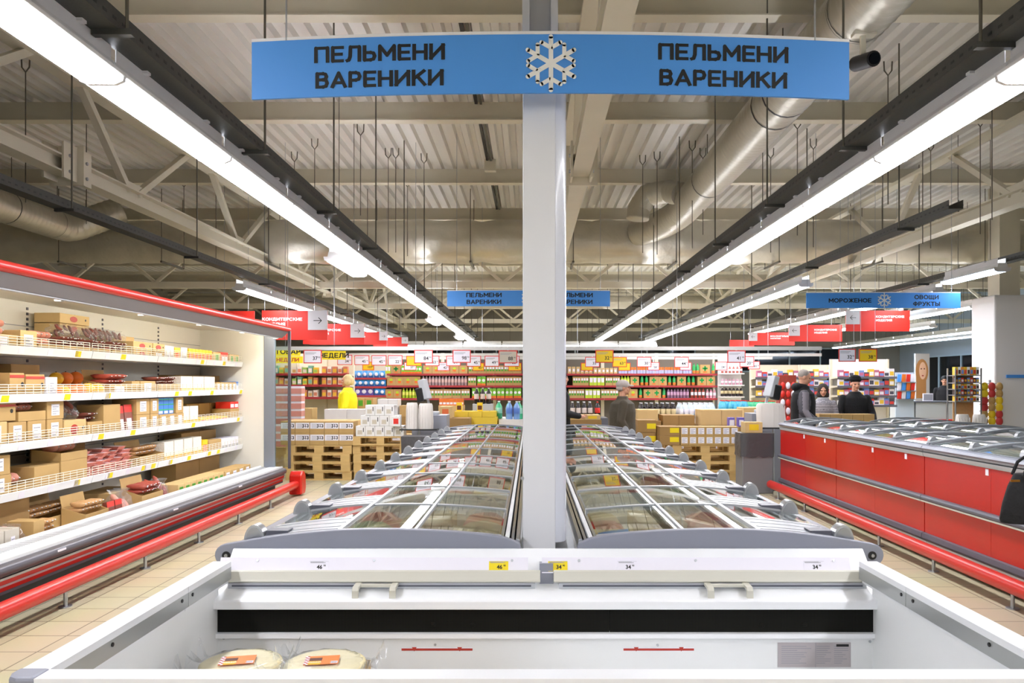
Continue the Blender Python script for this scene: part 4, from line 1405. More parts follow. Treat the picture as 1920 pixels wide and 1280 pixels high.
RAILC = mat('lid_rail_grey', '#7c8089', 0.3, 0.4)
LIDF = mat('lid_frame', '#b4b8bd', 0.3, 0.1)
def chest_unit(side, k, label):
    """one freezer cabinet with three lids; side -1 left row, +1 right row (mirrored)"""
    y0 = IY0 + 3 * k * LID
    y1 = y0 + 3 * LID
    t = thing('chest_freezer', label, 'freezer', (XC + side * 0.7, y0, 0), 0, 'freezers of the central island')
    L = tuple(-t.location)
    def fx(x):                     # x of the left row -> side
        return x if side < 0 else 2 * XC - x
    def bx(b, xa, xb, ya, yb, za, zb, m):
        a, c = sorted((fx(xa), fx(xb)))
        return b.box(a, c, ya, yb, za, zb, m)
    b = MB()
    bx(b, -1.23, -1.17, y0, y1, 0.1, 0.88, WHITE)
    bx(b, -0.10, -0.05, y0, y1, 0.1, 0.9, WHITE)
    bx(b, -1.17, -0.10, y0, y1, 0.1, 0.2, WHITE)
    bx(b, -1.17, -0.10, y0 + 0.03, y1 - 0.03, 0.62, 0.66, LINER)
    bx(b, -1.17, -0.10, y0, y0 + 0.03, 0.2, 0.86, WHITE)
    bx(b, -1.17, -0.10, y1 - 0.03, y1, 0.2, 0.86, WHITE)
    b.build('cabinet', t, L)
    b = MB()
    bx(b, -1.2, -0.08, y0 + 0.02, y1 - 0.02, 0.0, 0.1, BLACKP)
    b.build('plinth', t, L)
    b = MB()
    bx(b, -1.275, -1.225, y0, y1, 0.86, 0.905, GREYP)
    bx(b, -1.225, -1.19, y0, y1, 0.87, 0.925, RAILC)
    bx(b, -1.185, -1.165, y0, y1, 0.87, 0.915, GREYL)
    bx(b, -1.155, -1.14, y0, y1, 0.87, 0.91, RAILC)
    b.build('lid_track', t, L)
    b = MB()
    for xa, xb, z in ((-0.125, -0.112, 0.962), (-0.105, -0.088, 0.968), (-0.08, -0.068, 0.96), (-0.06, -0.045, 0.965)):
        bx(b, xa, xb, y0, y1, 0.9, z, CHROME if xa != -0.105 else WHITE)
    bx(b, -0.13, -0.04, y0, y1, 0.885, 0.9, WHITE)
    b.build('inner_rail', t, L)
    for q in range(3):
        ya = y0 + q * LID
        yb = ya + LID
        f = MB()
        def strip(xa, xb, yc, w, th, m, n=8, up=0.0):
            g = []
            for i in range(n + 1):
                x = xa + (xb - xa) * i / n
                g.append([(fx(x), yc - w / 2, zarc(x) + up), (fx(x), yc + w / 2, zarc(x) + up)])
            f.sheet(g if side < 0 else g[::-1], m, th)
        for gy in range(6):
            strip(-1.125, -0.785, ya + 0.05 + gy * 0.046, 0.0465, 0.012, LIDF, up=0.005 + 0.002 * (gy % 2))
        strip(-0.80, -0.12, ya + 0.015, 0.03, 0.016, LIDF, up=0.002)
        def rail(xx, w, up):
            a, c = sorted((fx(xx - w / 2), fx(xx + w / 2)))
            f.box(a, c, ya, yb, zarc(xx) - 0.012 + up, zarc(xx) + 0.005 + up, LIDF)
        rail(-0.78, 0.016, 0.002)
        rail(-0.47, 0.013, 0.001)
        lid = f.build('lid', t, L, smooth=40)
        for (xa, xb, up, nm) in ((-1.135, -0.79, 0.0, 'outer_pane'), (-0.77, -0.48, -0.002, 'middle_pane'), (-0.46, -0.13, -0.002, 'inner_pane')):
            g = []
            for i in range(9):
                x = xa + (xb - xa) * i / 8
                g.append([(fx(x), ya + (0.31 if nm[0] == 'o' else 0.03), zarc(x) + up), (fx(x), yb - 0.002, zarc(x) + up)])
            p = MB()
            p.sheet(g if side < 0 else g[::-1], GLASS, 0.004)
            p.build(nm, lid, smooth=40)
        # grip: upright half disc with a bracket
        h = MB()
        pts = [(fx(-1.135 + 0.043 * math.cos(a)), zarc(-1.13) - 0.012 + 0.07 * math.sin(a)) for a in [PI * i / 12 for i in range(13)]]
        h.prism(pts if side < 0 else pts[::-1], ya + 0.02, ya + 0.075, 'y', SILVER)
        pts2 = [(fx(-1.135 + 0.032 * math.cos(a)), zarc(-1.13) - 0.004 + 0.052 * math.sin(a)) for a in [PI * i / 12 for i in range(13)]]
        h.prism(pts2, ya + 0.016, ya + 0.021, 'y', ALU)
        bx(h, -1.09, -1.0, ya + 0.03, ya + 0.1, zarc(-1.05) - 0.01, zarc(-1.05) + 0.02, GREYD)
        h.build('grip', lid, smooth=50)
    return t

for k in range(4):
    w = ['nearest', 'second nearest', 'third', 'farthest']
    chest_unit(-1, k, '%s glass-lidded freezer of the row left of the column' % w[k])
    chest_unit(1, k, '%s glass-lidded freezer of the row right of the column' % w[k])

# arched grey end panels at the near end of both rows
def end_panel(side, y, label, near=True):
    t = thing('end_panel', label, 'end panel', (XC + side * 0.7, y, 0), 0, 'arched end panels of the island')
    L = tuple(-t.location)
    def fx(x):
        return x if side < 0 else 2 * XC - x
    poly = []
    n = 22
    for i in range(n + 1):
        x = -1.17 + (1.17 - 0.045) * i / n
        poly.append((fx(x), zarc(x) + 0.008 - (0.022 * max(0, (x + 0.16) / 0.12) ** 2 if x > -0.16 else 0)))
    poly += [(fx(-0.04), 0.94), (fx(-0.04), 0.86), (fx(-1.2), 0.86)]
    for i in range(9):
        a = -PI / 2 - (PI * 0.95) * i / 8
        poly.append((fx(-1.232 + 0.044 * math.cos(a)), 0.906 + 0.044 * math.sin(a)))
    b = MB().prism(poly, y - 0.035, y, 'y', GREYP)
    b.build('panel', t, L, bevel=0.004)
    for (x, z, r_) in ((-0.085, 0.912, 0.016), (-1.228, 0.905, 0.017)):
        p = MB().tube((fx(x), y - 0.036, z), (fx(x), y - 0.038, z), r_, BLACKP, 16).build('bolt_recess', t, L)
        MB().tube((fx(x), y - 0.038, z), (fx(x), y - 0.043, z), 0.007, ALU, 10).build('bolt', p)
    return t
end_panel(-1, IY0, 'arched grey end panel of the freezer row left of the column')
end_panel(1, IY0, 'arched grey end panel of the freezer row right of the column')
end_panel(-1, IY0 + NL * LID + 0.042, 'arched end panel closing the far end of the left freezer row')
end_panel(1, IY0 + NL * LID + 0.042, 'arched end panel closing the far end of the right freezer row')

# frozen goods under the lids
FK = mat('frozen_kraft', '#a98f63', 0.7, var=0.15, scale=9)
FW = mat('frozen_white', '#cfd0c8', 0.6, var=0.1, scale=9)
FR_ = mat('frozen_red', '#c4382a', 0.45, var=0.1, scale=9)
FT = mat('frozen_tan', '#c0a878', 0.6, var=0.2, scale=25)
FB = mat('frozen_blue', '#7488a6', 0.5, var=0.15, scale=12)
FY = mat('frozen_yellow', '#d8b040', 0.5, var=0.15, scale=12)
FG = mat('frozen_green', '#8aa05a', 0.5, var=0.15, scale=12)
def frozen_box(m, m2, w, d, h):
    b = MB().box(-w / 2, w / 2, -d / 2, d / 2, 0, h, m)
    b.box(-w * 0.4, w * 0.4, -d * 0.3, d * 0.1, h, h + 0.001, m2)
    b.box(-w * 0.35, w * 0.35, -d / 2 - 0.001, -d / 2, h * 0.2, h * 0.8, m2)
    return b.mesh('frozen_box')
def frozen_bag(m, w, d, h):
    b = MB()
    g = []
    r4 = random.Random(int(w * 1000))
    for i in range(9):
        g.append([])
        for j in range(9):
            u, v = i / 8 * 2 - 1, j / 8 * 2 - 1
            e = (1 - u ** 4) * (1 - v ** 4)
            g[-1].append((u * w / 2, v * d / 2, h * (0.25 + 0.75 * e) + r4.uniform(-0.006, 0.006) * e))
    b.sheet(g, m, h * 0.2)
    b.box(-w * 0.42, w * 0.42, -d * 0.42, d * 0.42, 0.0, h * 0.2, m)
    return b.mesh('frozen_bag', 60)
FBOX = [frozen_box(FK, FT, 0.28, 0.285, 0.12), frozen_box(FW, FR_, 0.28, 0.285, 0.11), frozen_box(FT, FK, 0.28, 0.285, 0.1), frozen_box(FB, FW, 0.28, 0.285, 0.1), frozen_box(FY, FW, 0.28, 0.285, 0.11)]
FBOXN = ['kraft', 'white and red', 'tan', 'pale blue', 'yellow']
FBAG = [frozen_bag(FR_, 0.28, 0.285, 0.1), frozen_bag(FW, 0.27, 0.285, 0.09), frozen_bag(FT, 0.275, 0.285, 0.1), frozen_bag(FG, 0.272, 0.285, 0.1)]
FBAGN = ['red', 'white', 'tan', 'green']
SIDEN = {-1: 'left freezer row', 1: 'right freezer row'}
colx = [-0.97, -0.625, -0.295]
coln = ['outer', 'middle', 'inner']
for side in (-1, 1):
    for l in range(NL):
        for c in range(3):
            for q in range(2):
                y = IY0 + l * LID + 0.18 + q * 0.31
                x = colx[c] if side < 0 else 2 * XC - colx[c]
                if c == 0:
                    isb, i = True, [0, 1, 0, 1, 3, 0][(l * 2 + q + (side > 0)) % 6]
                elif c == 1:
                    isb, i = (l % 3 == 1), [0, 2, 0, 2, 1][(l + q) % 5]
                else:
                    isb, i = (l % 4 == 2), [0, 0, 2, 3, 0, 4, 2][(l * 3 + q + 2 * (side > 0)) % 7]
                z = 0.662 + rnd.uniform(0.0, 0.002)
                if isb:
                    i %= 4
                    n_, me, nm, gname = '%s frozen food bag' % FBAGN[i], FBAG[i], 'frozen_bag', 'frozen food bags in the '
                else:
                    n_, me, nm, gname = '%s frozen food box' % FBOXN[i], FBOX[i], 'frozen_box', 'frozen food boxes in the '
                put(me, nm, (x, y, z), ordlabel(n_, (side, c), 'from near end, %s column, %s' % (coln[c], SIDEN[side])), 'frozen food', gname + SIDEN[side], rotz=rnd.uniform(-0.02, 0.02))
# ------------------------------------------------------------------ open tank at the near end
TX0, TX1, TY0, TY1 = -1.20, 1.31, 1.81, 2.97
tank = thing('open_freezer_tank', 'open white end freezer tank in the foreground', 'freezer', (0.05, 2.4, 0))
TL = tuple(-tank.location)
def TP(b, name, parent=None, **kw):
    return b.build(name, parent or tank, TL if parent is None else (0, 0, 0), **kw)
b = MB().box(TX0, TX0 + 0.025, TY0, TY1, 0.1, 0.86, LINER).box(TX1 - 0.025, TX1, TY0, TY1, 0.1, 0.86, LINER)
b.box(TX0 + 0.025, TX1 - 0.025, TY0, TY0 + 0.03, 0.1, 0.86, LINER)
b.box(TX0 + 0.025, TX1 - 0.025, TY0 + 0.03, TY1, 0.36, 0.44, LINER)
TP(b, 'liner')
TP(MB().box(TX0 - 0.004, TX1 + 0.004, TY0 - 0.02, TY0, 0.12, 0.86, REDPANEL), 'front_panel')
TP(MB().box(TX0 + 0.02, TX1 - 0.02, TY0 + 0.02, TY1, 0, 0.1, BLACKP), 'plinth')
RIM = mat('rim_white', '#e6e8ea', 0.28, var=0.02, scale=4)
RIMG = mat('rim_grey', '#a6a9a8', 0.3, 0.4)
for (s, xx) in ((-1, TX0), (1, TX1)):
    a = xx - s * 0.06
    lo, hi = sorted((xx + s * 0.008, a))
    for (ya, yb) in ((TY0 + 0.05, 2.63), (2.632, 3.005)):
        o = TP(MB().box(lo, hi, ya, yb, 0.902, 0.922, RIM), 'rim_top')
        b = MB()
        l2, h2 = sorted((a, a + s * 0.012))
        b.box(l2, h2, ya, yb, 0.855, 0.902, RIMG)
        l3, h3 = sorted((a + s * 0.012, a + s * 0.03))
        b.box(l3, h3, ya, yb, 0.84, 0.862, RIM)
        TP(b, 'rim_lip')
    for y in (2.15, 2.58, 2.66):
        TP(MB().tube((a, y, 0.888), (a - s * 0.003, y, 0.888), 0.006, BLACKP, 10), 'screw')
TP(MB().box(TX0 + 0.06, TX1 - 0.06, TY0, TY0 + 0.062, 0.902, 0.922, RIM), 'rim_front')
TP(MB().box(TX0 + 0.06, TX1 - 0.06, TY0 - 0.002, TY0 + 0.01, 0.855, 0.902, RIMG), 'rim_front_face')
for (s, xx) in ((-1, TX0), (1, TX1)):
    pts = [(xx - s * 0.062, TY0 - 0.004), (xx - s * 0.062, TY0 + 0.064), (xx + s * 0.012, TY0 + 0.064), (xx + s * 0.012, TY0 + 0.03), (xx + s * 0.002, TY0 + 0.008), (xx - s * 0.02, TY0 - 0.004)]
    TP(MB().prism(pts, 0.84, 0.926, 'z', GREYP), 'corner_guard', bevel=0.008)
# rear wall with grille and ledge
YB = 2.965
b = MB().box(TX0 + 0.025, TX1 - 0.025, YB, YB + 0.03, 0.44, 0.66, LINER)
TP(b, 'rear_wall')
def grille_mat():
    m = bpy.data.materials.new('honeycomb_grille')
    m.use_nodes = True
    nt = m.node_tree
    bs = nt.nodes['Principled BSDF']
    tc = nt.nodes.new('ShaderNodeTexCoord')
    mp = nt.nodes.new('ShaderNodeMapping')
    mp.inputs['Scale'].default_value = (1, 0, 1)
    v = nt.nodes.new('ShaderNodeTexVoronoi')
    v.feature = 'DISTANCE_TO_EDGE'
    v.inputs['Scale'].default_value = 170
    v.inputs['Randomness'].default_value = 0.15
    cr = nt.nodes.new('ShaderNodeValToRGB')
    cr.color_ramp.elements[0].color = (0.014, 0.0135, 0.010, 1)
    cr.color_ramp.elements[1].position = 0.22
    cr.color_ramp.elements[1].color = (0.002, 0.002, 0.0015, 1)
    nt.links.new(tc.outputs['Object'], mp.inputs[0])
    nt.links.new(mp.outputs[0], v.inputs['Vector'])
    nt.links.new(v.outputs['Distance'], cr.inputs[0])
    nt.links.new(cr.outputs[0], bs.inputs['Base Color'])
    bs.inputs['Roughness'].default_value = 0.7
    bs.inputs['Specular IOR Level'].default_value = 0.15
    MATS['honeycomb_grille'] = m
    return m
GM = grille_mat()
gp = TP(MB().box(TX0 + 0.018, 0.295, YB - 0.004, YB + 0.02, 0.664, 0.764, GM).box(0.297, TX1 - 0.018, YB - 0.004, YB + 0.02, 0.664, 0.764, GM), 'air_grille')
for px in (812, 886, 1428, 1508):
    TP(MB().ell((PX(px, 2.96), YB - 0.006, 0.69 + (px % 3) * 0.003), (0.012, 0.003, 0.009), GM, 8, 6), 'grille_dent')
TP(MB().prism([(YB - 0.02, 0.647), (YB + 0.01, 0.643), (YB + 0.01, 0.668), (YB - 0.02, 0.664)], TX0 + 0.02, TX1 - 0.02, 'x', WHITE), 'grille_trim')
TP(MB().prism([(YB - 0.04, 0.76), (YB - 0.04, 0.79), (YB - 0.035, 0.795), (YB + 0.13, 0.83), (YB + 0.13, 0.76)], TX0 + 0.008, TX1 + 0.0, 'x', WHITE), 'ledge', bevel=0.003)
# load lines with triangles
for (pa, pb) in ((753, 886), (1169, 1301)):
    xa, xb = PX(pa, YB), PX(pb, YB)
    z = PZ(1217, YB)
    b = MB().box(xa, xb, YB - 0.002, YB, z - 0.004, z + 0.004, REDTAPE).box(xa, xb, YB - 0.0015, YB, z + 0.004, z + 0.007, PAPER)
    o = TP(b, 'load_line')
    for f in (0.18, 0.82):
        xm = xa + (xb - xa) * f
        MB().prism([(xm - 0.009, z + 0.009), (xm + 0.009, z + 0.009), (xm, z - 0.007)], YB - 0.003, YB - 0.002, 'y', REDTAPE).build('load_mark', o)
pl = TP(MB().box(PX(1458, YB), PX(1595, YB), YB - 0.002, YB, PZ(1250, YB), PZ(1204, YB), mat('rating_plate', '#b9b2b4', 0.35, 0.3)), 'rating_plate')
xa, xb = PX(1458, YB), PX(1595, YB)
zt, zb_ = PZ(1204, YB), PZ(1250, YB)
b = MB()
r5 = random.Random(5)
for r_ in range(9):
    z = zt - (zt - zb_) * (0.14 + 0.085 * r_)
    for (u0, u1) in ((0.05, 0.47), (0.53, 0.74), (0.77, 0.97)):
        ue = u0 + (u1 - u0) * r5.uniform(0.5, 1.0)
        b.box(xa + (xb - xa) * u0, xa + (xb - xa) * ue, YB - 0.0025, YB - 0.002, z - 0.0022, z, PRINTG)
b.box(xa + (xb - xa) * 0.8, xa + (xb - xa) * 0.97, YB - 0.003, YB - 0.002, zt - 0.015, zt - 0.006, PRINTK)
b.box(xa + (xb - xa) * 0.515, xa + (xb - xa) * 0.52, YB - 0.003, YB - 0.002, zb_, zt, PRINTG)
b.build('plate_print', pl)
for (px, py) in ((420, 1196), (816, 1208), (1233, 1209), (1631, 1202)):
    TP(MB().tube((PX(px, YB), YB, PZ(py, YB)), (PX(px, YB), YB - 0.003, PZ(py, YB)), 0.005, ALU, 8), 'screw')

# parked sliding lids of the tank: beige rails with grips, price strips on top
for (s, pa, pb, ha, hb, nm) in ((-1, 420, 1013, 668, 750, 'left'), (1, 1038, 1632, 1317, 1402, 'right')):
    Y = 3.03
    xa, xb = PX(pa, Y), PX(pb, Y)
    t = thing('sliding_lid', 'beige-railed sliding lid with grip parked at the %s of the tank' % nm, 'lid', ((xa + xb) / 2, Y, 0.84))
    L = tuple(-t.location)
    MB().prism([(Y - 0.015, 0.838), (Y - 0.022, 0.844), (Y - 0.018, 0.85), (Y - 0.008, 0.878), (Y, 0.883), (Y + 0.025, 0.87), (Y + 0.025, 0.838)], xa, xb, 'x', BEIGEP).build('front_rail', t, L, bevel=0.002)
    MB().box(xa + 0.02, xb - 0.02, Y - 0.012, Y + 0.025, 0.815, 0.836, GREYL).box(xa + 0.035, xb - 0.035, Y - 0.014, Y - 0.011, 0.822, 0.829, GREYD).build('seal_rail', t, L)
    h = MB()
    for px in (ha + 7, hb - 7):
        x = PX(px, Y)
        h.prism([(Y - 0.012, 0.84), (Y - 0.075, 0.838), (Y - 0.088, 0.826), (Y - 0.088, 0.795), (Y - 0.078, 0.795), (Y - 0.072, 0.825), (Y - 0.012, 0.828)], x - 0.012, x + 0.012, 'x', BEIGEP)
    h.box(PX(ha + 4, Y), PX(hb - 4, Y), Y - 0.04, Y - 0.025, 0.826, 0.838, BEIGEP)
    h.build('grip', t, L, bevel=0.002)
# white flange across, carrying the price strips
t = thing('price_flange', 'long white flange across the tank carrying the price strips', 'flange', (0.05, 3.12, 0.87))
FLG = Vector((0.05, 3.12, 0.87))
Y = 3.12
xa, xb = PX(428, Y), PX(1628, Y)
MB().prism([(Y - 0.03, 0.862), (Y + 0.05, 0.935), (Y + 0.06, 0.935), (Y + 0.06, 0.9), (Y - 0.02, 0.862)], xa, xb, 'x', WHITE).build('flange', t, tuple(-FLG), bevel=0.002)
def price_strip(pa, pb, side, tags_):
    Yp = 3.07
    xa, xb = PX(pa, Yp), PX(pb, Yp)
    label = 'white price strip at the %s of the front flange' % side
    t = thing('price_strip', label, 'price strip', ((xa + xb) / 2, Yp, 0.89))
    ang = R(-22)
    cx = (xa + xb) / 2
    MB().box(xa - cx, xb - cx, -0.001, 0.002, -0.028, 0.032, PAPER).build('strip', t, rot=(ang, 0, 0))
    for px in (pa + 70, (pa + pb) // 2, pb - 30):
        MB().tube((PX(px, Yp) - cx, -0.001, 0.02), (PX(px, Yp) - cx, -0.004, 0.02), 0.005, ALU, 8).build('screw', t, rot=(ang, 0, 0))
    for (p0, p1, yel, num) in tags_:
        a, c = PX(p0, Yp) - cx, PX(p1, Yp) - cx
        o = MB().box(a, c, -0.0025, -0.001, -0.022, 0.017, YELLOW if yel else PAPER).build('price_tag', t, rot=(ang, 0, 0))
        xm = a + (c - a) * 0.55
        text(num, 0.021, PRINTK, (xm, -0.003, -0.006), o, bold=0.0006, depth=0.0003)
        text('90', 0.009, PRINTK, (xm + 0.019, -0.003, 0.0), o, bold=0.0002, depth=0.0003)
        MB().box(a + 0.004, c - 0.012, -0.003, -0.0025, 0.0105, 0.0125, PRINTG).box(a + 0.004, c - 0.02, -0.003, -0.0025, 0.0135, 0.015, PRINTG).box(a + 0.02, c - 0.004, -0.003, -0.0025, -0.019, -0.0175, PRINTG).build('small_print', o)
        b = MB()
        for (u0, u1, v0, v1) in ((a, c, -0.022, -0.0214), (a, c, 0.0164, 0.017)):
            b.box(u0, u1, -0.003, -0.0025, v0, v1, PRINTG)
        b.build('tag_edge', o)
price_strip(412, 990, 'left', ((580, 616, False, '46'), (917, 953, True, '46')))
price_strip(1016, 1594, 'right', ((1028, 1064, True, '34'), (1158, 1194, False, '34'), (1507, 1545, False, '34')))
MB().box(PX(1012, 3.0), PX(1038, 3.0), 3.06, 3.1, 0.80, 0.90, GREYP).build('divider_block', None)
tag(bpy.data.objects['divider_block'], 'dark grey block between the two beige lid rails', 'divider')
MB().box(TX0 + 0.03, TX1 - 0.03, 3.1, 3.18, 0.4, 0.86, WHITE).build('support_wall', tank, TL)

# pizza bases and cartons in the tank
DOUGH = mat('pizza_dough', '#f0e2b4', 0.7, var=0.06, scale=12, bump=0.3, bscale=40)
LABO = mat('label_orange', '#f0802c', 0.5)
PRINTB = mat('label_brown', '#5c3020', 0.6)
def pizza(x, y, z, rz, label, lrot):
    t = thing('pizza_base_pack', label, 'pizza bases', (x, y, z), rz, 'pizza base packs')
    for k in range(2):
        b = MB()
        r_ = 0.135 - k * 0.002
        b.lathe([(r_ - 0.012, 0), (r_, 0.006), (r_ - 0.002, 0.014), (r_ - 0.014, 0.019), (0.06, 0.0205), (0.001, 0.021)], DOUGH, (0, 0, 0), 36)
        b.build('pizza_base', t, (k * 0.006, 0.004 * k, 0.021 * k), smooth=60)
    w = MB()
    g = []
    r6 = random.Random(int(abs(x) * 1000))
    for i in range(19):
        g.append([])
        for j in range(17):
            u, v = i / 18 * 2 - 1, j / 16 * 2 - 1
            px_, py_ = u * 0.175, v * 0.145
            d = math.hypot(px_, py_ * 1.05)
            zz = 0.046 if d < 0.125 else max(0.006, 0.046 - (d - 0.125) * 1.1)
            edge = max(0, abs(u) - 0.8) / 0.2
            zz += edge * r6.uniform(0.0, 0.085) + r6.uniform(-0.0015, 0.0015)
            g[-1].append((px_, py_, zz))
    w.sheet(g, FILM, 0)
    w.build('clear_wrap', t, smooth=80)
    lb = MB().box(-0.055, 0.055, -0.04, 0.04, 0.0, 0.0006, LABO).build('label', t, (0.0, -0.01, 0.0485), rotz=lrot)
    b = MB().box(-0.055, -0.002, -0.04, -0.008, 0.0006, 0.0009, mat('label_yellow', '#f3b21c', 0.5)).box(-0.04, 0.0, -0.006, 0.022, 0.0006, 0.0009, PRINTB)
    for q in range(8):
        for p in range(2):
            if (p + q) % 2 == 0:
                b.box(-0.055 + p * 0.007, -0.048 + p * 0.007, -0.04 + q * 0.01, -0.03 + q * 0.01, 0.0009, 0.0012, REDTAPE)
            else:
                b.box(-0.055 + p * 0.007, -0.048 + p * 0.007, -0.04 + q * 0.01, -0.03 + q * 0.01, 0.0009, 0.0012, PAPER)
    b.box(0.03, 0.052, -0.035, -0.015, 0.0006, 0.0009, PAPER)
    b.build('label_print', lb)
    s = MB()
    for q in range(6):
        s.box(0.031 + q * 0.0034, 0.0325 + q * 0.0034, -0.033, -0.018, 0.0009, 0.0011, PRINTK)
    s.build('barcode', lb)
    text('ПИЦЦА', 0.011, PRINTW, (-0.02, -0.02, 0.001), lb, rot=(0, 0, 0), bold=0.0002, depth=0.0002)
    return t
# boxes below carry the packs and show their tops over the rim
for i, x in enumerate((-0.962, -0.684)):
    carton(x - 0.13, x + 0.13, 2.46, 2.74, 0.441, 0.641, 'kraft carton under the %s pizza base pack' % ['left', 'right'][i], KRAFT, face='y')
pizza(-0.962, 2.6, 0.643, 0.05, 'left wrapped pizza base pack with orange label in the tank', 0.15)
pizza(-0.684, 2.6, 0.643, -0.1, 'right wrapped pizza base pack with orange label in the tank', 0.25)
for i, (pa, pb) in enumerate(((697, 763), (765, 842), (846, 918), (921, 998))):
    carton(PX(pa, 2.64), PX(pb, 2.64), 2.5, 2.78, 0.441, PZ(1258, 2.78), '%s kraft carton from the left beside the pizza bases' % nth(i + 1), KRAFTL, face='y', group='cartons in the open tank')

# ------------------------------------------------------------------ red island freezers on the right
LIDR = mat('red_row_lid', '#8f9499', 0.4)
def red_freezer(x0, y0, L_, label, front=True):
    """cabinet with red side panel at -x, arched lids across x"""
    t = thing('red_freezer', label, 'freezer', (x0, y0, 0), 0, 'red freezers')
    W = 1.12
    b = MB()
    b.box(0.02, 0.06, 0, L_, 0.1, 0.95, WHITE).box(W - 0.04, W, 0, L_, 0.1, 0.95, WHITE).box(0.06, W - 0.04, 0, L_, 0.1, 0.3, WHITE).box(0.06, W - 0.04, 0.03, L_ - 0.03, 0.75, 0.79, LINER)
    b.box(0.06, W - 0.04, 0, 0.03, 0.3, 0.93, WHITE).box(0.06, W - 0.04, L_ - 0.03, L_, 0.3, 0.93, WHITE)
    b.build('cabinet', t)
    MB().box(0.08, W - 0.05, 0, L_, 0, 0.1, BLACKP).build('plinth', t)
    n = 2
    for k in range(n):
        a, c = L_ * k / n + 0.002, L_ * (k + 1) / n - 0.002
        MB().box(0, 0.02, a, c, 0.585, 0.945, REDPANEL).build('upper_panel', t)
        MB().box(0, 0.02, a, c, 0.255, 0.545, REDPANEL).build('lower_panel', t)
    MB().prism([(0.02, 0.535), (-0.03, 0.545), (-0.04, 0.56), (-0.04, 0.575), (-0.03, 0.59), (0.02, 0.595)], 0, L_, 'y', GREYD).box(-0.036, -0.03, 0, L_, 0.535, 0.548, BEIGEP).build('middle_rail', t)
    MB().prism([(0.03, 0.18), (-0.02, 0.19), (-0.03, 0.21), (-0.025, 0.25), (0.03, 0.26)], 0, L_, 'y', GREYD).build('lower_rail', t)
    MB().prism([(0.03, 0.93), (-0.01, 0.94), (-0.02, 0.975), (0.03, 0.985)], 0, L_, 'y', GREYL).box(-0.015, 0.06, 0, L_, 0.985, 1.0, ALU).prism([(-0.02, 1.0), (-0.035, 1.015), (-0.02, 1.035), (0.06, 1.04), (0.06, 1.0)], 0, L_, 'y', GREYP).build('upper_rail', t)
    for y in (0.32 * L_ / 2, 0.03 + L_ / 2):
        MB().box(-0.003, 0.0, y, y + 0.04, 0.88, 0.93, PAPER).build('sticker', t)
    nl = 3
    for q in range(nl):
        ya, yb = L_ * q / nl, L_ * (q + 1) / nl
        def za(x):
            u = (x - 0.56) / 0.5
            return 1.095 - 0.055 * u * u
        f = MB()
        for (w, yc) in ((0.05, ya + 0.035), (0.02, yb - 0.015)):
            f.sheet([[(x, yc - w / 2, za(x) + 0.004), (x, yc + w / 2, za(x) + 0.004)] for x in [0.05 + 1.02 * i / 8 for i in range(9)]][::-1], LIDR, 0.018)
        f.box(0.36, 0.385, ya, yb, za(0.37) - 0.01, za(0.37) + 0.008, LIDR).box(1.04, 1.09, ya, yb, 1.0, za(1.06) + 0.008, LIDR).box(0.045, 0.075, ya, yb, 1.02, za(0.06) + 0.006, LIDR)
        lid = f.build('lid', t, smooth=40)
        for (xa, xb) in ((0.07, 0.36), (0.385, 1.04)):
            MB().sheet([[(x, ya + 0.07, za(x) - 0.002), (x, yb - 0.03, za(x) - 0.002)] for x in [xa + (xb - xa) * i / 8 for i in range(9)]][::-1], GLASS, 0.004).build('glass_pane', lid, smooth=40)
        h = MB()
        h.prism([(0.13 + 0.04 * math.cos(a), za(0.13) + 0.055 * math.sin(a)) for a in [PI * i / 10 for i in range(11)]], ya + 0.08, ya + 0.13, 'y', SILVER)
        h.build('grip', lid, smooth=50)
    # goods below
    return t
RN = ['farthest', 'middle', 'nearest']
for k in range(3):
    y0 = 9.2 - 2.06 * k
    red_freezer(3.56, y0, 2.05, '%s red freezer of the front row at the right' % RN[k])
    red_freezer(4.78, y0, 2.05, '%s red freezer of the rear row at the right' % RN[k])
red_freezer(3.56, 9.2 - 2.06 * 3, 2.05, 'red freezer of the front row just outside the right edge')
GI = 0
for k in range(3):
    for row in range(2):
        for q in range(5):
            for c in range(2):
                y = 9.2 - 2.06 * k + 0.24 + q * 0.39
                x = 3.56 + row * 1.22 + 0.32 + c * 0.45
                me = [FBOX[1], FBAG[0], FBOX[3], FBAG[1], FBOX[0]][(q + c * 2 + k) % 5]
                nm = ['white and red box', 'red bag', 'pale blue box', 'white bag', 'kraft box'][(q + c * 2 + k) % 5]
                z = 0.80
                put(me, 'frozen_goods', (x, y, z), 'frozen %s, %s from left, column %s, red freezer row %s' % (nm, nth(k * 5 + (5 - q)), ['one', 'two'][c], ['one', 'two'][row]), 'frozen food', 'frozen goods in the red freezers')

t = thing('bumper_rail', 'red tube bumper rail along the foot of the red freezers', 'bumper rail', (3.42, 8.0, 0))
BL = -t.location
MB().tube((3.42, 3.3, 0.16), (3.42, 11.25, 0.16), 0.057, REDP, 20).build('rail', t, tuple(BL), smooth=40)
for y in (5.6, 6.7, 7.75, 8.8, 9.85, 10.9):
    MB().tube((3.42, y, 0.0), (3.42, y, 0.12), 0.014, ALU, 10).tube((3.42, y, 0), (3.42, y, 0.008), 0.045, ALU, 14).build('post', t, tuple(BL), smooth=40)

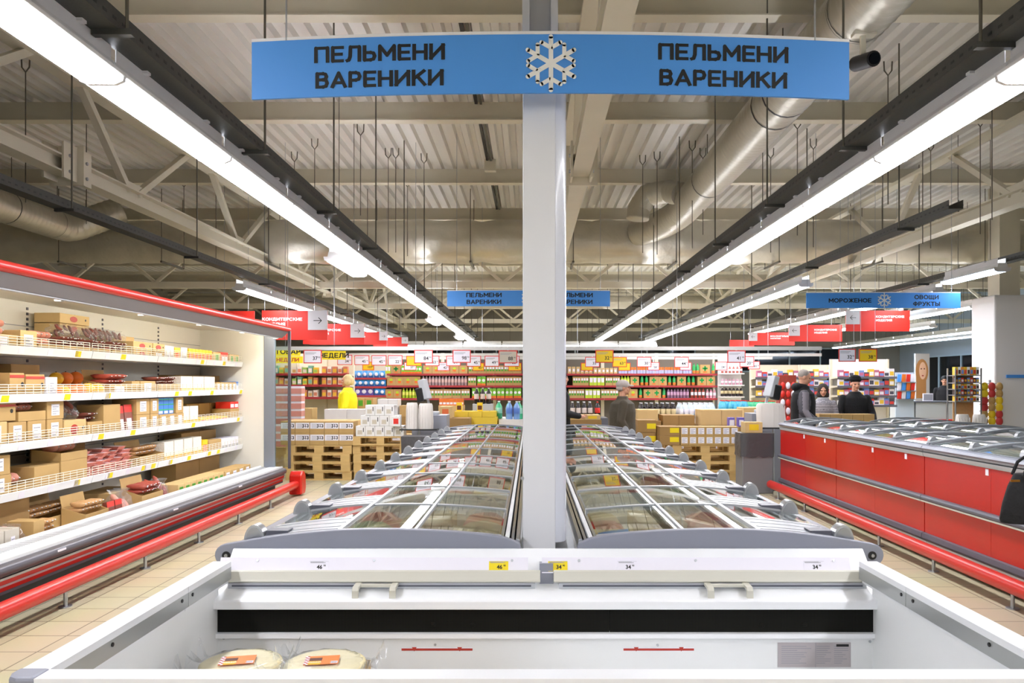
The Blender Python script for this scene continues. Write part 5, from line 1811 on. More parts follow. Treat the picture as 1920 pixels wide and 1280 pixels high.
# ------------------------------------------------------------------ pallets with stacked cartons
def pallet_mesh():
    b = MB()
    w, d = 0.4, 0.6
    W_, D_ = 1.0, 0.8
    for i in range(5):
        y = -D_ / 2 + 0.05 + i * (D_ - 0.1) / 4
        b.box(-W_ / 2, W_ / 2, y - 0.05, y + 0.05, 0.122, 0.144, WOOD)
    for x in (-W_ / 2 + 0.07, 0, W_ / 2 - 0.07):
        b.box(x - 0.07, x + 0.07, -D_ / 2, D_ / 2, 0.1, 0.122, WOOD)
        for y in (-D_ / 2 + 0.05, 0, D_ / 2 - 0.05):
            b.box(x - 0.07, x + 0.07, y - 0.05, y + 0.05, 0.022, 0.1, WOOD)
    for y in (-D_ / 2 + 0.05, 0, D_ / 2 - 0.05):
        b.box(-W_ / 2, W_ / 2, y - 0.05, y + 0.05, 0, 0.022, WOOD)
    return b
PAL = pallet_mesh().mesh('wooden_pallet')
def pallets(x, y, n, where, sx=1.0):
    for k in range(n):
        put(PAL, 'wooden_pallet', (x + rnd.uniform(-0.02, 0.02), y + rnd.uniform(-0.02, 0.02), k * 0.1445), '%s wooden pallet from the floor in the stack %s' % (nth(k + 1), where), 'pallet', 'wooden pallets', rotz=rnd.uniform(-0.015, 0.015), scale=(sx, 1, 1))
    return n * 0.1445
Y1 = 13.0
z = pallets(PX(596, Y1), Y1 + 0.4, 4, 'under the cartons numbered 313', 1.08)
nn = 0
for r_ in range(2):
    for c in range(5):
        x0 = PX(526 + c * 27.4, Y1)
        w = 27 / F * Y1
        z0 = z + 0.002 + r_ * 0.196
        t = carton(x0, x0 + w, Y1, Y1 + 0.34, z0, z0 + 0.195, 'kraft carton numbered 313, %s from the left in the %s row' % (nth(c + 1), ['lower', 'upper'][r_]), KRAFT, face='y', sheet=(-0.95, 0.97, 0.38, 0.88), group='cartons numbered 313')
        text('313', 0.075, PRINTK, (w * 0.22, -0.1725, 0.195 * 0.6), t, bold=0.0015, depth=0.0005)
for r_ in range(2):
    x0 = PX(526, Y1)
    for c in range(3):
        carton(x0 + c * 0.4, x0 + c * 0.4 + 0.395, Y1 + 0.345, Y1 + 0.74, z + 0.002 + r_ * 0.196, z + 0.197 + r_ * 0.196, 'plain kraft carton behind those numbered 313, %s from left, %s layer' % (nth(c + 1), ['lower', 'upper'][r_]), KRAFTL, face='y', group='rear cartons')
# white cartons on the next stack
z = pallets(PX(714, 13.0), 13.4, 5, 'under the small white cartons', 0.9)
WC = mat('white_carton', '#e4e3e2', 0.55, var=0.04, scale=12)
for r_ in range(3):
    for c in range(5 - (r_ == 1)):
        x0 = PX(667 + c * 18 + r_ * 9, 13.0)
        w = 17.5 / F * 13.0
        z0 = z + 0.002 + r_ * 0.172
        if r_ == 2 and c > 2:
            continue
        t = carton(x0, x0 + w, 13.0, 13.3, z0, z0 + 0.17, 'small white carton, %s from left, layer %s, stack beside the bag stand' % (nth(c + 1), ['one', 'two', 'three'][r_]), WC, face='y', group='small white cartons')
        MB().box(-w * 0.3, w * 0.2, -0.1512, -0.15, 0.03, 0.1, PAPERGREY).box(w * 0.28, w * 0.36, -0.1512, -0.15, 0.07, 0.14, PRINTK).build('print', t)
t = carton(PX(735, 12.96), PX(752, 12.96), 12.9, 12.99, z + 0.17, z + 0.33, 'white carton with red cherry print in front of the small white ones', WC, face='y', stripe=REDSIGN)

def stack(px0, px1, py0, py1, Y, d, label, m, cols=1, rows=1, **kw):
    """cartons in a front row at distance Y"""
    for r_ in range(rows):
        for c in range(cols):
            a = PX(px0 + (px1 - px0) * c / cols, Y)
            e = PX(px0 + (px1 - px0) * (c + 1) / cols, Y)
            zb, zt = PZ(py1, Y), PZ(py0, Y)
            h = (zt - zb) / rows
            lb = label if cols * rows == 1 else (label + ', %s from the left' % nth(c + 1) + (', %s row' % ['lower', 'upper', 'top'][r_] if rows > 1 else ''))
            carton(a + 0.002, e - 0.002, Y, Y + d, zb + r_ * h + 0.001, zb + (r_ + 1) * h - 0.001, lb, m, face='y', **kw)
def plinth(px0, px1, py, Y, d, label, m=None):
    """big carton block carrying the goods above it"""
    carton(PX(px0, Y), PX(px1, Y), Y, Y + d, 0.0, PZ(py, Y) - 0.001, label, m or KRAFTD, face='y', sheet=(-0.3, 0.3, 0.4, 0.7))
plinth(604, 700, 790, 15.0, 0.42, 'tall brown carton carrying white boxes behind the 313 cartons')
stack(608, 692, 767, 790, 15.0, 0.4, 'long white box behind the 313 cartons', WC, 2, 1)
plinth(708, 778, 781, 15.3, 0.6, 'tall brown carton under the big white box')
stack(708, 746, 748, 781, 15.3, 0.4, 'big white box with cut-out hole on the brown carton', WC, 2, 2, hole=False)
stack(749, 776, 760, 781, 15.3, 0.4, 'kraft carton right of the big white boxes', KRAFT, 2, 1)
plinth(666, 700, 766, 16.2, 0.6, 'brown carton behind the woman in yellow')
stack(668, 700, 746, 766, 16.2, 0.4, 'kraft carton with green print beside the woman in yellow', KRAFT, 2, 1, stripe=GREENP)
plinth(765, 880, 784, 14.2, 0.55, 'wide brown carton base left of the column')
stack(824, 846, 762, 784, 14.25, 0.4, 'pale carton with orange print left of the column', KRAFTL, 1, 1, stripe=ORANGEP)
YC = mat('yellow_carton', '#e9c93e', 0.6, var=0.05, scale=8)
plinth(850, 932, 782, 14.8, 0.8, 'yellow base carton of the promotion left of the column', YC)
stack(852, 930, 771, 782, 14.8, 0.5, 'flat yellow carton in the promotion left of the column', YC, 3, 1)
plinth(935, 1062, 786, 14.9, 1.2, 'wide white base carrying the water bottles', WC)

# right hand stacks
Y2 = 13.0
z = pallets(PX(1322, Y2), Y2 + 0.4, 4, 'under the cartons with white labels', 1.08)
for r_ in range(2):
    for c in range(7):
        x0 = PX(1276 + c * 15.6, Y2)
        w = 15.4 / F * Y2
        carton(x0, x0 + w, Y2, Y2 + 0.3, z + 0.002 + r_ * 0.152, z + 0.153 + r_ * 0.152, 'small kraft carton with white label, %s from the left, %s row' % (nth(c + 1), ['lower', 'upper'][r_]), KRAFT, face='y', sheet=(-0.72, 0.72, 0.2, 0.85), group='small labelled cartons')
for r_ in range(2):
    x0, x1 = PX(1237, Y2), PX(1275, Y2)
    t = carton(x0, x1, Y2, Y2 + 0.4, z + 0.002 + r_ * 0.152, z + 0.153 + r_ * 0.152, 'brown carton with yellow label left of the small cartons, %s one' % ['lower', 'upper'][r_], KRAFTD, face='y', group='cartons with yellow labels')
    MB().box(0.0, 0.15, -0.202, -0.2, 0.05, 0.13, YELLOW).build('yellow_label', t)
for r_ in range(3):
    x0, x1 = PX(1196, Y2 + 0.3), PX(1230, Y2 + 0.3)
    t = carton(x0, x1, Y2 + 0.3, Y2 + 0.75, 0.35 + r_ * 0.21, 0.557 + r_ * 0.21, 'brown carton with yellow label beside the man in the cap, %s from below' % nth(r_ + 1), KRAFTD, face='y', group='cartons with yellow labels')
    MB().box(0.0, 0.15, -0.227, -0.225, 0.06, 0.15, YELLOW).build('yellow_label', t)
pallets(PX(1216, Y2 + 0.5), Y2 + 0.75, 2, 'beside the man in the cap', 0.42)
carton(PX(1196, Y2 + 0.3), PX(1230, Y2 + 0.3), Y2 + 0.3, Y2 + 0.75, 0.29, 0.349, 'flat carton at the bottom beside the man in the cap', KRAFT, face='y')
stack(1196, 1234, 768, 789, 14.6, 0.5, 'kraft carton behind the yellow labelled ones', KRAFTL)
plinth(1190, 1240, 789, 14.6, 0.8, 'tall brown carton behind the yellow labelled ones')
plinth(1243, 1303, 797, 14.5, 0.8, 'tall brown carton behind the small labelled cartons')
stack(1243, 1303, 778, 797, 14.5, 0.5, 'brown open-top carton behind the small labelled cartons', KRAFTD, 2, 1)
plinth(1313, 1396, 797, 14.3, 0.8, 'tall carton behind the labelled cartons at the right')
stack(1314, 1392, 768, 797, 14.3, 0.5, 'big kraft carton behind the small labelled cartons', KRAFTL, 2, 1)
stack(1394, 1440, 764, 790, 15.0, 0.5, 'kraft carton left of the right scale', KRAFTL, 1, 1)
plinth(1392, 1445, 790, 15.0, 0.6, 'carton base left of the right scale')
plinth(1365, 1480, 800, 13.7, 0.4, 'low carton carrying the purple and white packs')
for c in range(6):
    Y = 13.72
    x = PX(1372 + c * 18, Y)
    put(small_box(0.1, 0.14, 0.16, mat('pack_violet', '#6f62b8', 0.5), PAPER, 0.6), 'violet_pack', (x, Y + 0.06, PZ(800, Y) + 0.001), 'violet and white pack, %s from the left behind the right bin' % nth(c + 1), 'pack', 'violet and white packs', rotz=-PI / 2)
plinth(1062, 1128, 787, 13.4, 0.7, 'carton base right of the column')
stack(1066, 1126, 778, 787, 13.4, 0.5, 'flat kraft carton with yellow front right of the column', KRAFTL, 2, 1, stripe=YELLOWB)
stack(1536, 1640, 776, 800, 13.4, 0.24, 'kraft carton in front of the shoppers at the right', KRAFT, 5, 1)
plinth(1530, 1645, 800, 13.4, 0.26, 'long carton base in front of the shoppers at the right')

# ------------------------------------------------------------------ bottles and cartons of drink
def bottle_mesh(r, h, liquid, label, cap, lf=(0.3, 0.62)):
    b = MB()
    prof = [(r * 0.85, 0), (r, 0.01), (r, h * lf[0]), (r * 1.01, h * lf[0] + 0.001), (r * 1.01, h * lf[1]), (r, h * lf[1] + 0.001), (r * 0.98, h * 0.68), (r * 0.6, h * 0.82), (r * 0.3, h * 0.91), (r * 0.3, h * 0.94), (r * 0.38, h * 0.945), (r * 0.38, h)]
    ms = [liquid, liquid, liquid, label, label, liquid, liquid, liquid, liquid, cap, cap]
    b.lathe(prof, liquid, (0, 0, 0), 12, ms)
    return b.mesh('bottle', 40)
COLA = mat('cola', '#1d1012', 0.15)
WATER = mat('water_clear', '#cfdde2', 0.15)
WATERB = mat('water_blue', '#58b8d8', 0.2)
WATERG = mat('water_green', '#4fbf8c', 0.2)
LIME = mat('lime_drink', '#b6d63a', 0.25)
GRNB = mat('green_bottle', '#1f9a4a', 0.2)
PLUM = mat('plum_drink', '#8a6a86', 0.25)
BR = {
    'cola': ('dark cola bottle', bottle_mesh(0.05, 0.33, COLA, mat('cola_label', '#d8c9c2', 0.5), WHITEM)),
    'colar': ('dark bottle with red label', bottle_mesh(0.05, 0.33, COLA, REDSIGN, REDSIGN)),
    'beer': ('dark bottle with cream label', bottle_mesh(0.05, 0.33, COLA, mat('cream_label', '#d8c79a', 0.5), WHITEM)),
    'clear': ('clear water bottle', bottle_mesh(0.048, 0.33, WATER, PAPER, WHITEM)),
    'blue': ('bright blue bottle', bottle_mesh(0.048, 0.31, WATERB, WATERB, REDSIGN)),
    'green': ('big green bottle', bottle_mesh(0.065, 0.34, WATERG, mat('water_lab', '#9fd8c8', 0.4), WHITEM)),
    'bigblue': ('big pale blue bottle', bottle_mesh(0.065, 0.34, mat('pale_blue_water', '#7fa8e0', 0.2), mat('blue_lab', '#5f86d8', 0.4), WHITEM)),
    'mint': ('mint green bottle', bottle_mesh(0.048, 0.3, WATERG, PAPER, REDSIGN)),
    'lime': ('yellow-green juice bottle', bottle_mesh(0.036, 0.24, LIME, mat('lime_label', '#e6e86a', 0.5), YELLOWB)),
    'gb': ('green bottle with orange foot', bottle_mesh(0.04, 0.25, GRNB, CHEESEO, GRNB, (0.05, 0.3))),
    'rose': ('clear pink bottle', bottle_mesh(0.036, 0.25, mat('pinkish_glass', '#b09aa0', 0.2), mat('rose_label', '#d8b8b4', 0.5), BLACKP)),
    'plum': ('purple drink bottle', bottle_mesh(0.036, 0.24, PLUM, mat('plum_label', '#c8a0c0', 0.5), BLACKP)),
    'redb': ('red drink bottle', bottle_mesh(0.036, 0.24, SAUSAGE, PAPER, REDSIGN)),
    'pink': ('pink drink bottle', bottle_mesh(0.036, 0.22, mat('pink_drink', '#d89ab0', 0.25), PAPER, WHITEM)),
}
def bottles(kind, px0, px1, n, y, z, where, depth=1, dy=0.1):
    nm, me = BR[kind]
    dia = 2.02 * max(v.co.x for v in me.vertices)
    n = max(1, min(n, int((px1 - px0) / F * y / dia)))
    dy = dia + 0.003
    for r_ in range(depth):
        for i in range(n):
            yy = y + r_ * dy
            x = PX(px0 + (px1 - px0) * (i + 0.5) / n, y)
            put(me, 'bottle', (x, yy, z), '%s, %s from left%s, %s' % (nm, nth(i + 1), '' if depth == 1 else ', ' + ['front', 'second', 'third', 'fourth'][r_] + ' line', where), 'bottle', '%ss %s' % (nm, where), rotz=0)
def crate_plinth(px0, px1, Y, z, d, label, m):
    carton(PX(px0, Y), PX(px1, Y), Y, Y + d, 0, z, label, m, face='y')
Yb = 16.2
ZB = PZ(783, Yb)
crate_plinth(1062, 1140, Yb - 0.06, ZB, 0.7, 'dark base under the cola bottles right of the column', GREYD)
bottles('cola', 1068, 1112, 6, Yb, ZB, 'right of the column', 3)
bottles('colar', 1113, 1128, 2, Yb, ZB, 'right of the column', 2)
crate_plinth(1192, 1272, Yb - 0.06, ZB - 0.02, 0.7, 'dark base under the cream labelled bottles', GREYD)
bottles('beer', 1198, 1268, 8, Yb, ZB - 0.02, 'right of the capped man', 3)
crate_plinth(1272, 1345, Yb - 0.06, ZB - 0.02, 0.9, 'white base under the clear water bottles', WC)
bottles('clear', 1272, 1342, 7, Yb, ZB - 0.02, 'in the middle of the drinks', 4)
crate_plinth(1351, 1460, Yb - 0.26, ZB + 0.05, 0.9, 'white base under the blue bottles', WC)
bottles('blue', 1353, 1404, 6, Yb - 0.2, ZB + 0.051, 'left of the right scale', 4)
bottles('mint', 1406, 1456, 5, Yb - 0.2, ZB + 0.051, 'behind the right scale', 4)
Zw = PZ(786, 14.9)
bottles('green', 926, 964, 3, 15.3, Zw, 'left of the column', 1)
bottles('bigblue', 948, 976, 2, 15.02, Zw, 'left of the column', 1)
bottles('green', 976, 1056, 5, 15.1, Zw, 'behind the column', 1)
bottles('green', 966, 980, 1, 15.05, Zw, 'touching the left edge of the column', 1)
b = MB().box(-0.13, 0.13, -0.1, 0.1, 0, 0.08, mat('pack_film', '#d8d0cc', 0.3))
crate_plinth(885, 926, 15.9, PZ(782, 15.9), 0.6, 'base carton under the shrink-wrapped dark bottles', KRAFT)
carton(PX(886, 16.2), PX(924, 16.2), 16.2, 16.48, PZ(782, 15.9) + 0.001, PZ(757, 16.2) - 0.001, 'grey crate under the upper dark bottles', GREYL, face='y')
bottles('cola', 888, 922, 5, 16.3, PZ(757, 16.2), 'on the grey crate left of the column')
crate_plinth(822, 868, 16.0, PZ(760, 16.0), 0.5, 'carton base under the orange juice packs', KRAFTL)
for c in range(7):
    put(small_box(0.07, 0.08, 0.14, CHEESEO, PAPER, 0.3), 'juice_pack', (PX(826 + c * 6.6, 16.0), 16.1, PZ(760, 16.0) + 0.001), 'small orange juice pack, %s from the left above the yellow promotion' % nth(c + 1), 'juice', 'small orange juice packs', rotz=-PI / 2)
for c, (px, nm) in enumerate(((860, 'left'), (899, 'right'))):
    put(small_box(0.1, 0.1, 0.16, YELLOWB, PRINTB, 0.5), 'coffee_tin', (PX(px, 14.86), 15.0, PZ(771, 14.8) + 0.001), 'yellow tin with brown label, %s one on the yellow cartons' % nm, 'tin', 'yellow tins', rotz=-PI / 2)

# ------------------------------------------------------------------ beverage shelving at the back
SHW = 19.3
RACKRED = mat('shelf_edge_red', '#a8343a', 0.4)
RACKW = mat('shelf_cream', '#ddd6c0', 0.5, var=0.03, scale=2)
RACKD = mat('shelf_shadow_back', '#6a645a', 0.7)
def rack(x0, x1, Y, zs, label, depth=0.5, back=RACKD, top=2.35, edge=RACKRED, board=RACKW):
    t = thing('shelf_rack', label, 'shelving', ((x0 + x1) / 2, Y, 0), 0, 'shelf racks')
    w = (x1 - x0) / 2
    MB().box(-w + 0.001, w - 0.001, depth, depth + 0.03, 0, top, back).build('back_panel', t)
    for s in (-1, 1):
        MB().box(s * (w - 0.021) - 0.02, s * (w - 0.021) + 0.02, depth - 0.06, depth, 0, top, board).build('upright', t)
    MB().box(-w, w, 0.0, depth, 0, 0.12, board).build('base', t)
    for z in zs:
        sh = MB().box(-w + 0.003, w - 0.003, 0.0, depth, z - 0.03, z, board).build('shelf', t)
        MB().box(-w + 0.003, w - 0.003, -0.014, 0.0, z - 0.045, z + 0.004, edge).build('price_edge', sh)
        for s in (-1, 1):
            MB().prism([(0.02, z - 0.03), (depth, z - 0.03), (depth, z - 0.06)], s * (w - 0.012) - 0.01, s * (w - 0.012) + 0.01, 'x', board).build('bracket', sh)
    return t
ZS = [1.23, 1.54, 1.83]
RX = [-3.52, -2.2, -0.9, 0.45, 1.8, 3.15, 4.6]
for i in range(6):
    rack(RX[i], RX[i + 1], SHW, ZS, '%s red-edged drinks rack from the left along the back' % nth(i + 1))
rack(-4.5, -3.52, SHW, [1.3, 1.52, 1.73], 'red-edged rack with blue packs behind the woman in yellow', back=RACKW)
WB_ = 16.9
for i in range(2):
    rack(PX(545 + i * 54, WB_), PX(599 + i * 56, WB_), WB_, [PZ(744, WB_), PZ(721, WB_), PZ(700, WB_)], ['left', 'right'][i] + ' cream grocery rack behind the 313 cartons', back=RACKW, top=2.25)
rack(PX(488, WB_), PX(544, WB_), WB_, [PZ(744, WB_), PZ(721, WB_), PZ(700, WB_)], 'cream grocery rack seen through the end glass of the case', back=RACKW, top=2.25)

def juice_mesh(kind, w, h):
    b = MB()
    d = 0.1
    if kind == 'tray':      # kraft shelf tray showing white and green packs
        b.box(-w / 2, w / 2, 0, 0.3, 0, h, KRAFT)
        for k in range(3):
            x = -w * 0.32 + k * w * 0.32
            b.box(x - w * 0.12, x + w * 0.12, -0.001, 0, h * 0.42, h * 0.82, PAPER).box(x - w * 0.12, x + w * 0.12, -0.0015, 0, h * 0.3, h * 0.55, GREENP)
    elif kind == 'pack':    # bright packs, white circle on green, orange foot
        for k in range(2):
            x = -w * 0.25 + k * w * 0.5
            a, c = x - w * 0.235, x + w * 0.235
            b.box(a, c, 0, 0.09, 0, h * 0.24, CHEESEO).box(a, c, 0, 0.09, h * 0.24, h, mat('apple_green', '#7cc63a', 0.4)).prism([(0, h), (0.09, h), (0.045, h + 0.015)], a, c, 'x', PAPER)
            b.tube((x, 0, h * 0.58), (x, -0.002, h * 0.58), w * 0.18, PAPER, 14)
    elif kind == 'kor':     # kraft box with orange and green print
        b.box(-w / 2, w / 2, 0, 0.3, 0, h, KRAFT)
        b.ell((0, 0, h * 0.4), (w * 0.22, 0.003, h * 0.16), CHEESEO, 10, 6).ell((0, -0.001, h * 0.64), (w * 0.2, 0.003, h * 0.14), LIME, 10, 6)
    elif kind == 'kgr':     # kraft with green cross print
        b.box(-w / 2, w / 2, 0, 0.3, 0, h, KRAFT)
        b.box(-w * 0.08, w * 0.08, -0.002, 0, h * 0.3, h * 0.85, GRNB).box(-w * 0.26, w * 0.26, -0.002, 0, h * 0.5, h * 0.68, GRNB).box(-w * 0.2, w * 0.2, -0.002, 0, h * 0.12, h * 0.26, CHEESEO)
    elif kind == 'yel':
        for k in range(2):
            x = -w * 0.25 + k * w * 0.5
            a, c = x - w * 0.235, x + w * 0.235
            b.box(a, c, 0, 0.09, 0, h, mat('lime_pack', '#bfd83c', 0.4)).prism([(a + w * 0.06, h * 0.35), (c - w * 0.06, h * 0.35), (c - w * 0.02, h * 0.85), (a + w * 0.02, h * 0.85)], -0.002, 0, 'y', PAPER)
    elif kind == 'blue':
        b.sheet([[(-w / 2 + w * i / 6, 0.02 * math.cos(j) - 0.02 * (1 - (i / 3 - 1) ** 2), h * j / 6) for j in range(7)] for i in range(7)], mat('pack_cyan', '#3f9be0', 0.3), 0.05)
        b.ell((0, -0.045, h * 0.5), (w * 0.3, 0.01, h * 0.25), PAPER, 10, 6)
        b.box(-w * 0.42, w * 0.42, -0.03, -0.025, h * 0.05, h * 0.2, mat('pack_navy', '#2a4fa8', 0.4))
    elif kind == 'violet':
        b.box(-w / 2, w / 2, 0, 0.12, 0, h, mat('pack_purple', '#5a4fa8', 0.4)).ell((0, 0, h * 0.55), (w * 0.36, 0.012, h * 0.3), PAPER, 10, 6)
    elif kind == 'small':
        for k in range(3):
            x = -w * 0.33 + k * w * 0.33
            b.box(x - w * 0.14, x + w * 0.14, 0, 0.06, 0, h * 0.55, mat('pack_lilac', '#aeb4e0', 0.4)).box(x - w * 0.14, x + w * 0.14, 0, 0.06, h * 0.55, h, CHEESEO)
    elif kind == 'cream':
        for k in range(2):
            x = -w * 0.25 + k * w * 0.5
            b.box(x - w * 0.2, x + w * 0.2, 0, 0.1, 0, h, KRAFTL).box(x - w * 0.12, x + w * 0.12, -0.002, 0, h * 0.3, h * 0.7, PAPER)
    return b.mesh('drink_pack')
DN = {'tray': 'kraft tray of white and green packs', 'pack': 'bright green juice pair', 'kor': 'kraft carton with orange fruit print', 'kgr': 'kraft carton with green cross print', 'yel': 'yellow-green juice pair',
      'blue': 'blue and white pack', 'violet': 'violet and white box', 'small': 'small lilac and orange packs', 'cream': 'cream packs on a tray'}
SHELFN = {1.23: 'lowest shelf of back rack', 1.54: 'middle shelf of back rack', 1.83: 'top shelf of back rack', 1.3: 'lowest blue shelf', 1.52: 'middle blue shelf', 1.73: 'top blue shelf'}
JM = {}
def drinks(kind, px0, px1, n, z, h=0.22, yo=0.03):
    w = (px1 - px0) / n / F * SHW
    key = (kind, round(w, 2), h)
    if key not in JM:
        JM[key] = juice_mesh(kind, round(w, 2) * 0.96, h)
    for i in range(n):
        x = PX(px0 + (px1 - px0) * (i + 0.5) / n, SHW)
        put(JM[key], 'drink_pack', (x, SHW + yo, z + 0.001), ordlabel(DN[kind], ('d', z), 'from left, ' + SHELFN[z]), 'drink', DN[kind] + ' on the ' + SHELFN[z])
def shbottles(kind, px0, px1, n, z):
    nm, me = BR[kind]
    n = max(1, min(n, int((px1 - px0) / F * SHW / (2.02 * max(v.co.x for v in me.vertices)))))
    for i in range(n):
        x = PX(px0 + (px1 - px0) * (i + 0.5) / n, SHW)
        put(me, 'bottle', (x, SHW + 0.06, z + 0.001), ordlabel(nm, ('b', z), 'from left, ' + SHELFN[z]), 'bottle', nm + 's on the ' + SHELFN[z])
drinks('yel', 722, 732, 1, 1.83, 0.2); drinks('kgr', 733, 751, 1, 1.83, 0.2); drinks('pack', 752, 790, 3, 1.83, 0.2)
drinks('kor', 793, 877, 5, 1.83, 0.2); drinks('tray', 878, 978, 6, 1.83, 0.2); drinks('tray', 980, 1062, 4, 1.83, 0.2); drinks('cream', 1064, 1112, 3, 1.83, 0.17); drinks('cream', 1113, 1158, 3, 1.83, 0.14)
drinks('small', 1160, 1298, 8, 1.83, 0.16); shbottles('gb', 1299, 1312, 2, 1.83); drinks('kgr', 1313, 1332, 1, 1.83, 0.22); shbottles('gb', 1333, 1344, 2, 1.83)
drinks('kor', 725, 788, 4, 1.54); shbottles('rose', 790, 876, 14, 1.54); drinks('tray', 877, 893, 1, 1.54); drinks('pack', 894, 911, 1, 1.54); drinks('tray', 912, 978, 4, 1.54); drinks('pack', 980, 1062, 4, 1.54)
drinks('tray', 1074, 1104, 2, 1.54); drinks('yel', 1105, 1134, 2, 1.54); drinks('tray', 1135, 1163, 2, 1.54); shbottles('lime', 1164, 1181, 3, 1.54); drinks('kgr', 1182, 1199, 1, 1.54); shbottles('gb', 1200, 1217, 3, 1.54)
drinks('kgr', 1218, 1251, 2, 1.54); shbottles('gb', 1252, 1269, 3, 1.54); drinks('kgr', 1270, 1287, 1, 1.54); shbottles('gb', 1288, 1305, 3, 1.54); drinks('kgr', 1308, 1342, 2, 1.54)
drinks('kor', 722, 752, 2, 1.23); shbottles('lime', 753, 784, 6, 1.23); drinks('pack', 785, 796, 1, 1.23); drinks('tray', 797, 881, 5, 1.23); drinks('pack', 884, 978, 6, 1.23, 0.24); drinks('pack', 980, 1062, 4, 1.23, 0.24)
drinks('tray', 1066, 1096, 2, 1.23); drinks('yel', 1097, 1126, 2, 1.23); drinks('tray', 1127, 1160, 2, 1.23); drinks('kor', 1161, 1196, 2, 1.23); shbottles('gb', 1197, 1206, 2, 1.23); drinks('kgr', 1207, 1240, 2, 1.23); shbottles('gb', 1241, 1250, 2, 1.23)
shbottles('plum', 1251, 1293, 8, 1.23); shbottles('redb', 1295, 1323, 6, 1.23); shbottles('pink', 1324, 1344, 4, 1.23)
drinks('blue', 657, 722, 6, 1.73, 0.17); drinks('blue', 660, 723, 6, 1.52, 0.17); drinks('violet', 664, 700, 3, 1.3, 0.17); drinks('blue', 701, 722, 2, 1.3, 0.17)

# groceries on the cream racks
GC = [mat('groc_%d' % i, c, 0.5) for i, c in enumerate(('#e8c23c', '#e9e4d8', '#c8a05a', '#9cc45a', '#d88a6a', '#7cb8a0', '#d8cfc4'))]
GMESH = [small_box(0.09, 0.14, 0.13 + 0.02 * (i % 3), GC[i], GC[(i + 3) % 7]) for i in range(7)]
GNM = ['yellow', 'white', 'tan', 'green', 'salmon', 'teal', 'pale grey']
for bay, (p0, p1) in enumerate(((546, 596), (602, 652), (492, 542))):
    for r_, py in enumerate((744, 721, 700)):
        for i in range(5):
            k = (i * 2 + r_ * 3 + bay) % 7 if bay != 1 else (1 if i % 2 else 4)
            put(GMESH[k], 'grocery_pack', (PX(p0 + (p1 - p0) * (i + 0.5) / 5, WB_), WB_ + 0.09, PZ(py, WB_) + 0.001), ordlabel('%s grocery pack' % GNM[k], ('g', bay, r_), 'from the left, %s shelf, %s' % (['lower', 'middle', 'upper'][r_], ['left cream rack', 'right cream rack', 'rack behind the end glass'][bay])),
                'grocery', 'grocery packs on the cream racks', rotz=-PI / 2)
# pink multipacks stacked beside the case end
pm = MB()
for k in range(4):
    pm.box(-0.19, 0.19, -0.12, 0.12, k * 0.14, k * 0.14 + 0.1, mat('pack_pink', '#d8968c', 0.4)).box(-0.185, 0.185, -0.115, 0.115, k * 0.14 + 0.1, k * 0.14 + 0.14, PAPER)
pmm = pm.mesh('pink_multipack')
for c in range(2):
    for r_ in range(2):
        put(pmm, 'pink_multipack', (PX(524 + c * 26, 14.6), 14.8, 0.42 + r_ * 0.5 - r_ * 0.0 + r_ * 0.062), 'pink and white multipack, %s column, %s one, behind the end glass' % (['left', 'right'][c], ['lower', 'upper'][r_]), 'multipack', 'pink multipacks', scale=(0.66, 1, 1))
crate_plinth(500, 562, 14.5, 0.419, 0.6, 'carton base under the pink multipacks', KRAFT)
carton(PX(563, 16), PX(585, 16), 16, 16.4, 0.0, PZ(765, 16), 'tall kraft carton standing before the left cream rack', KRAFTL, face='y')

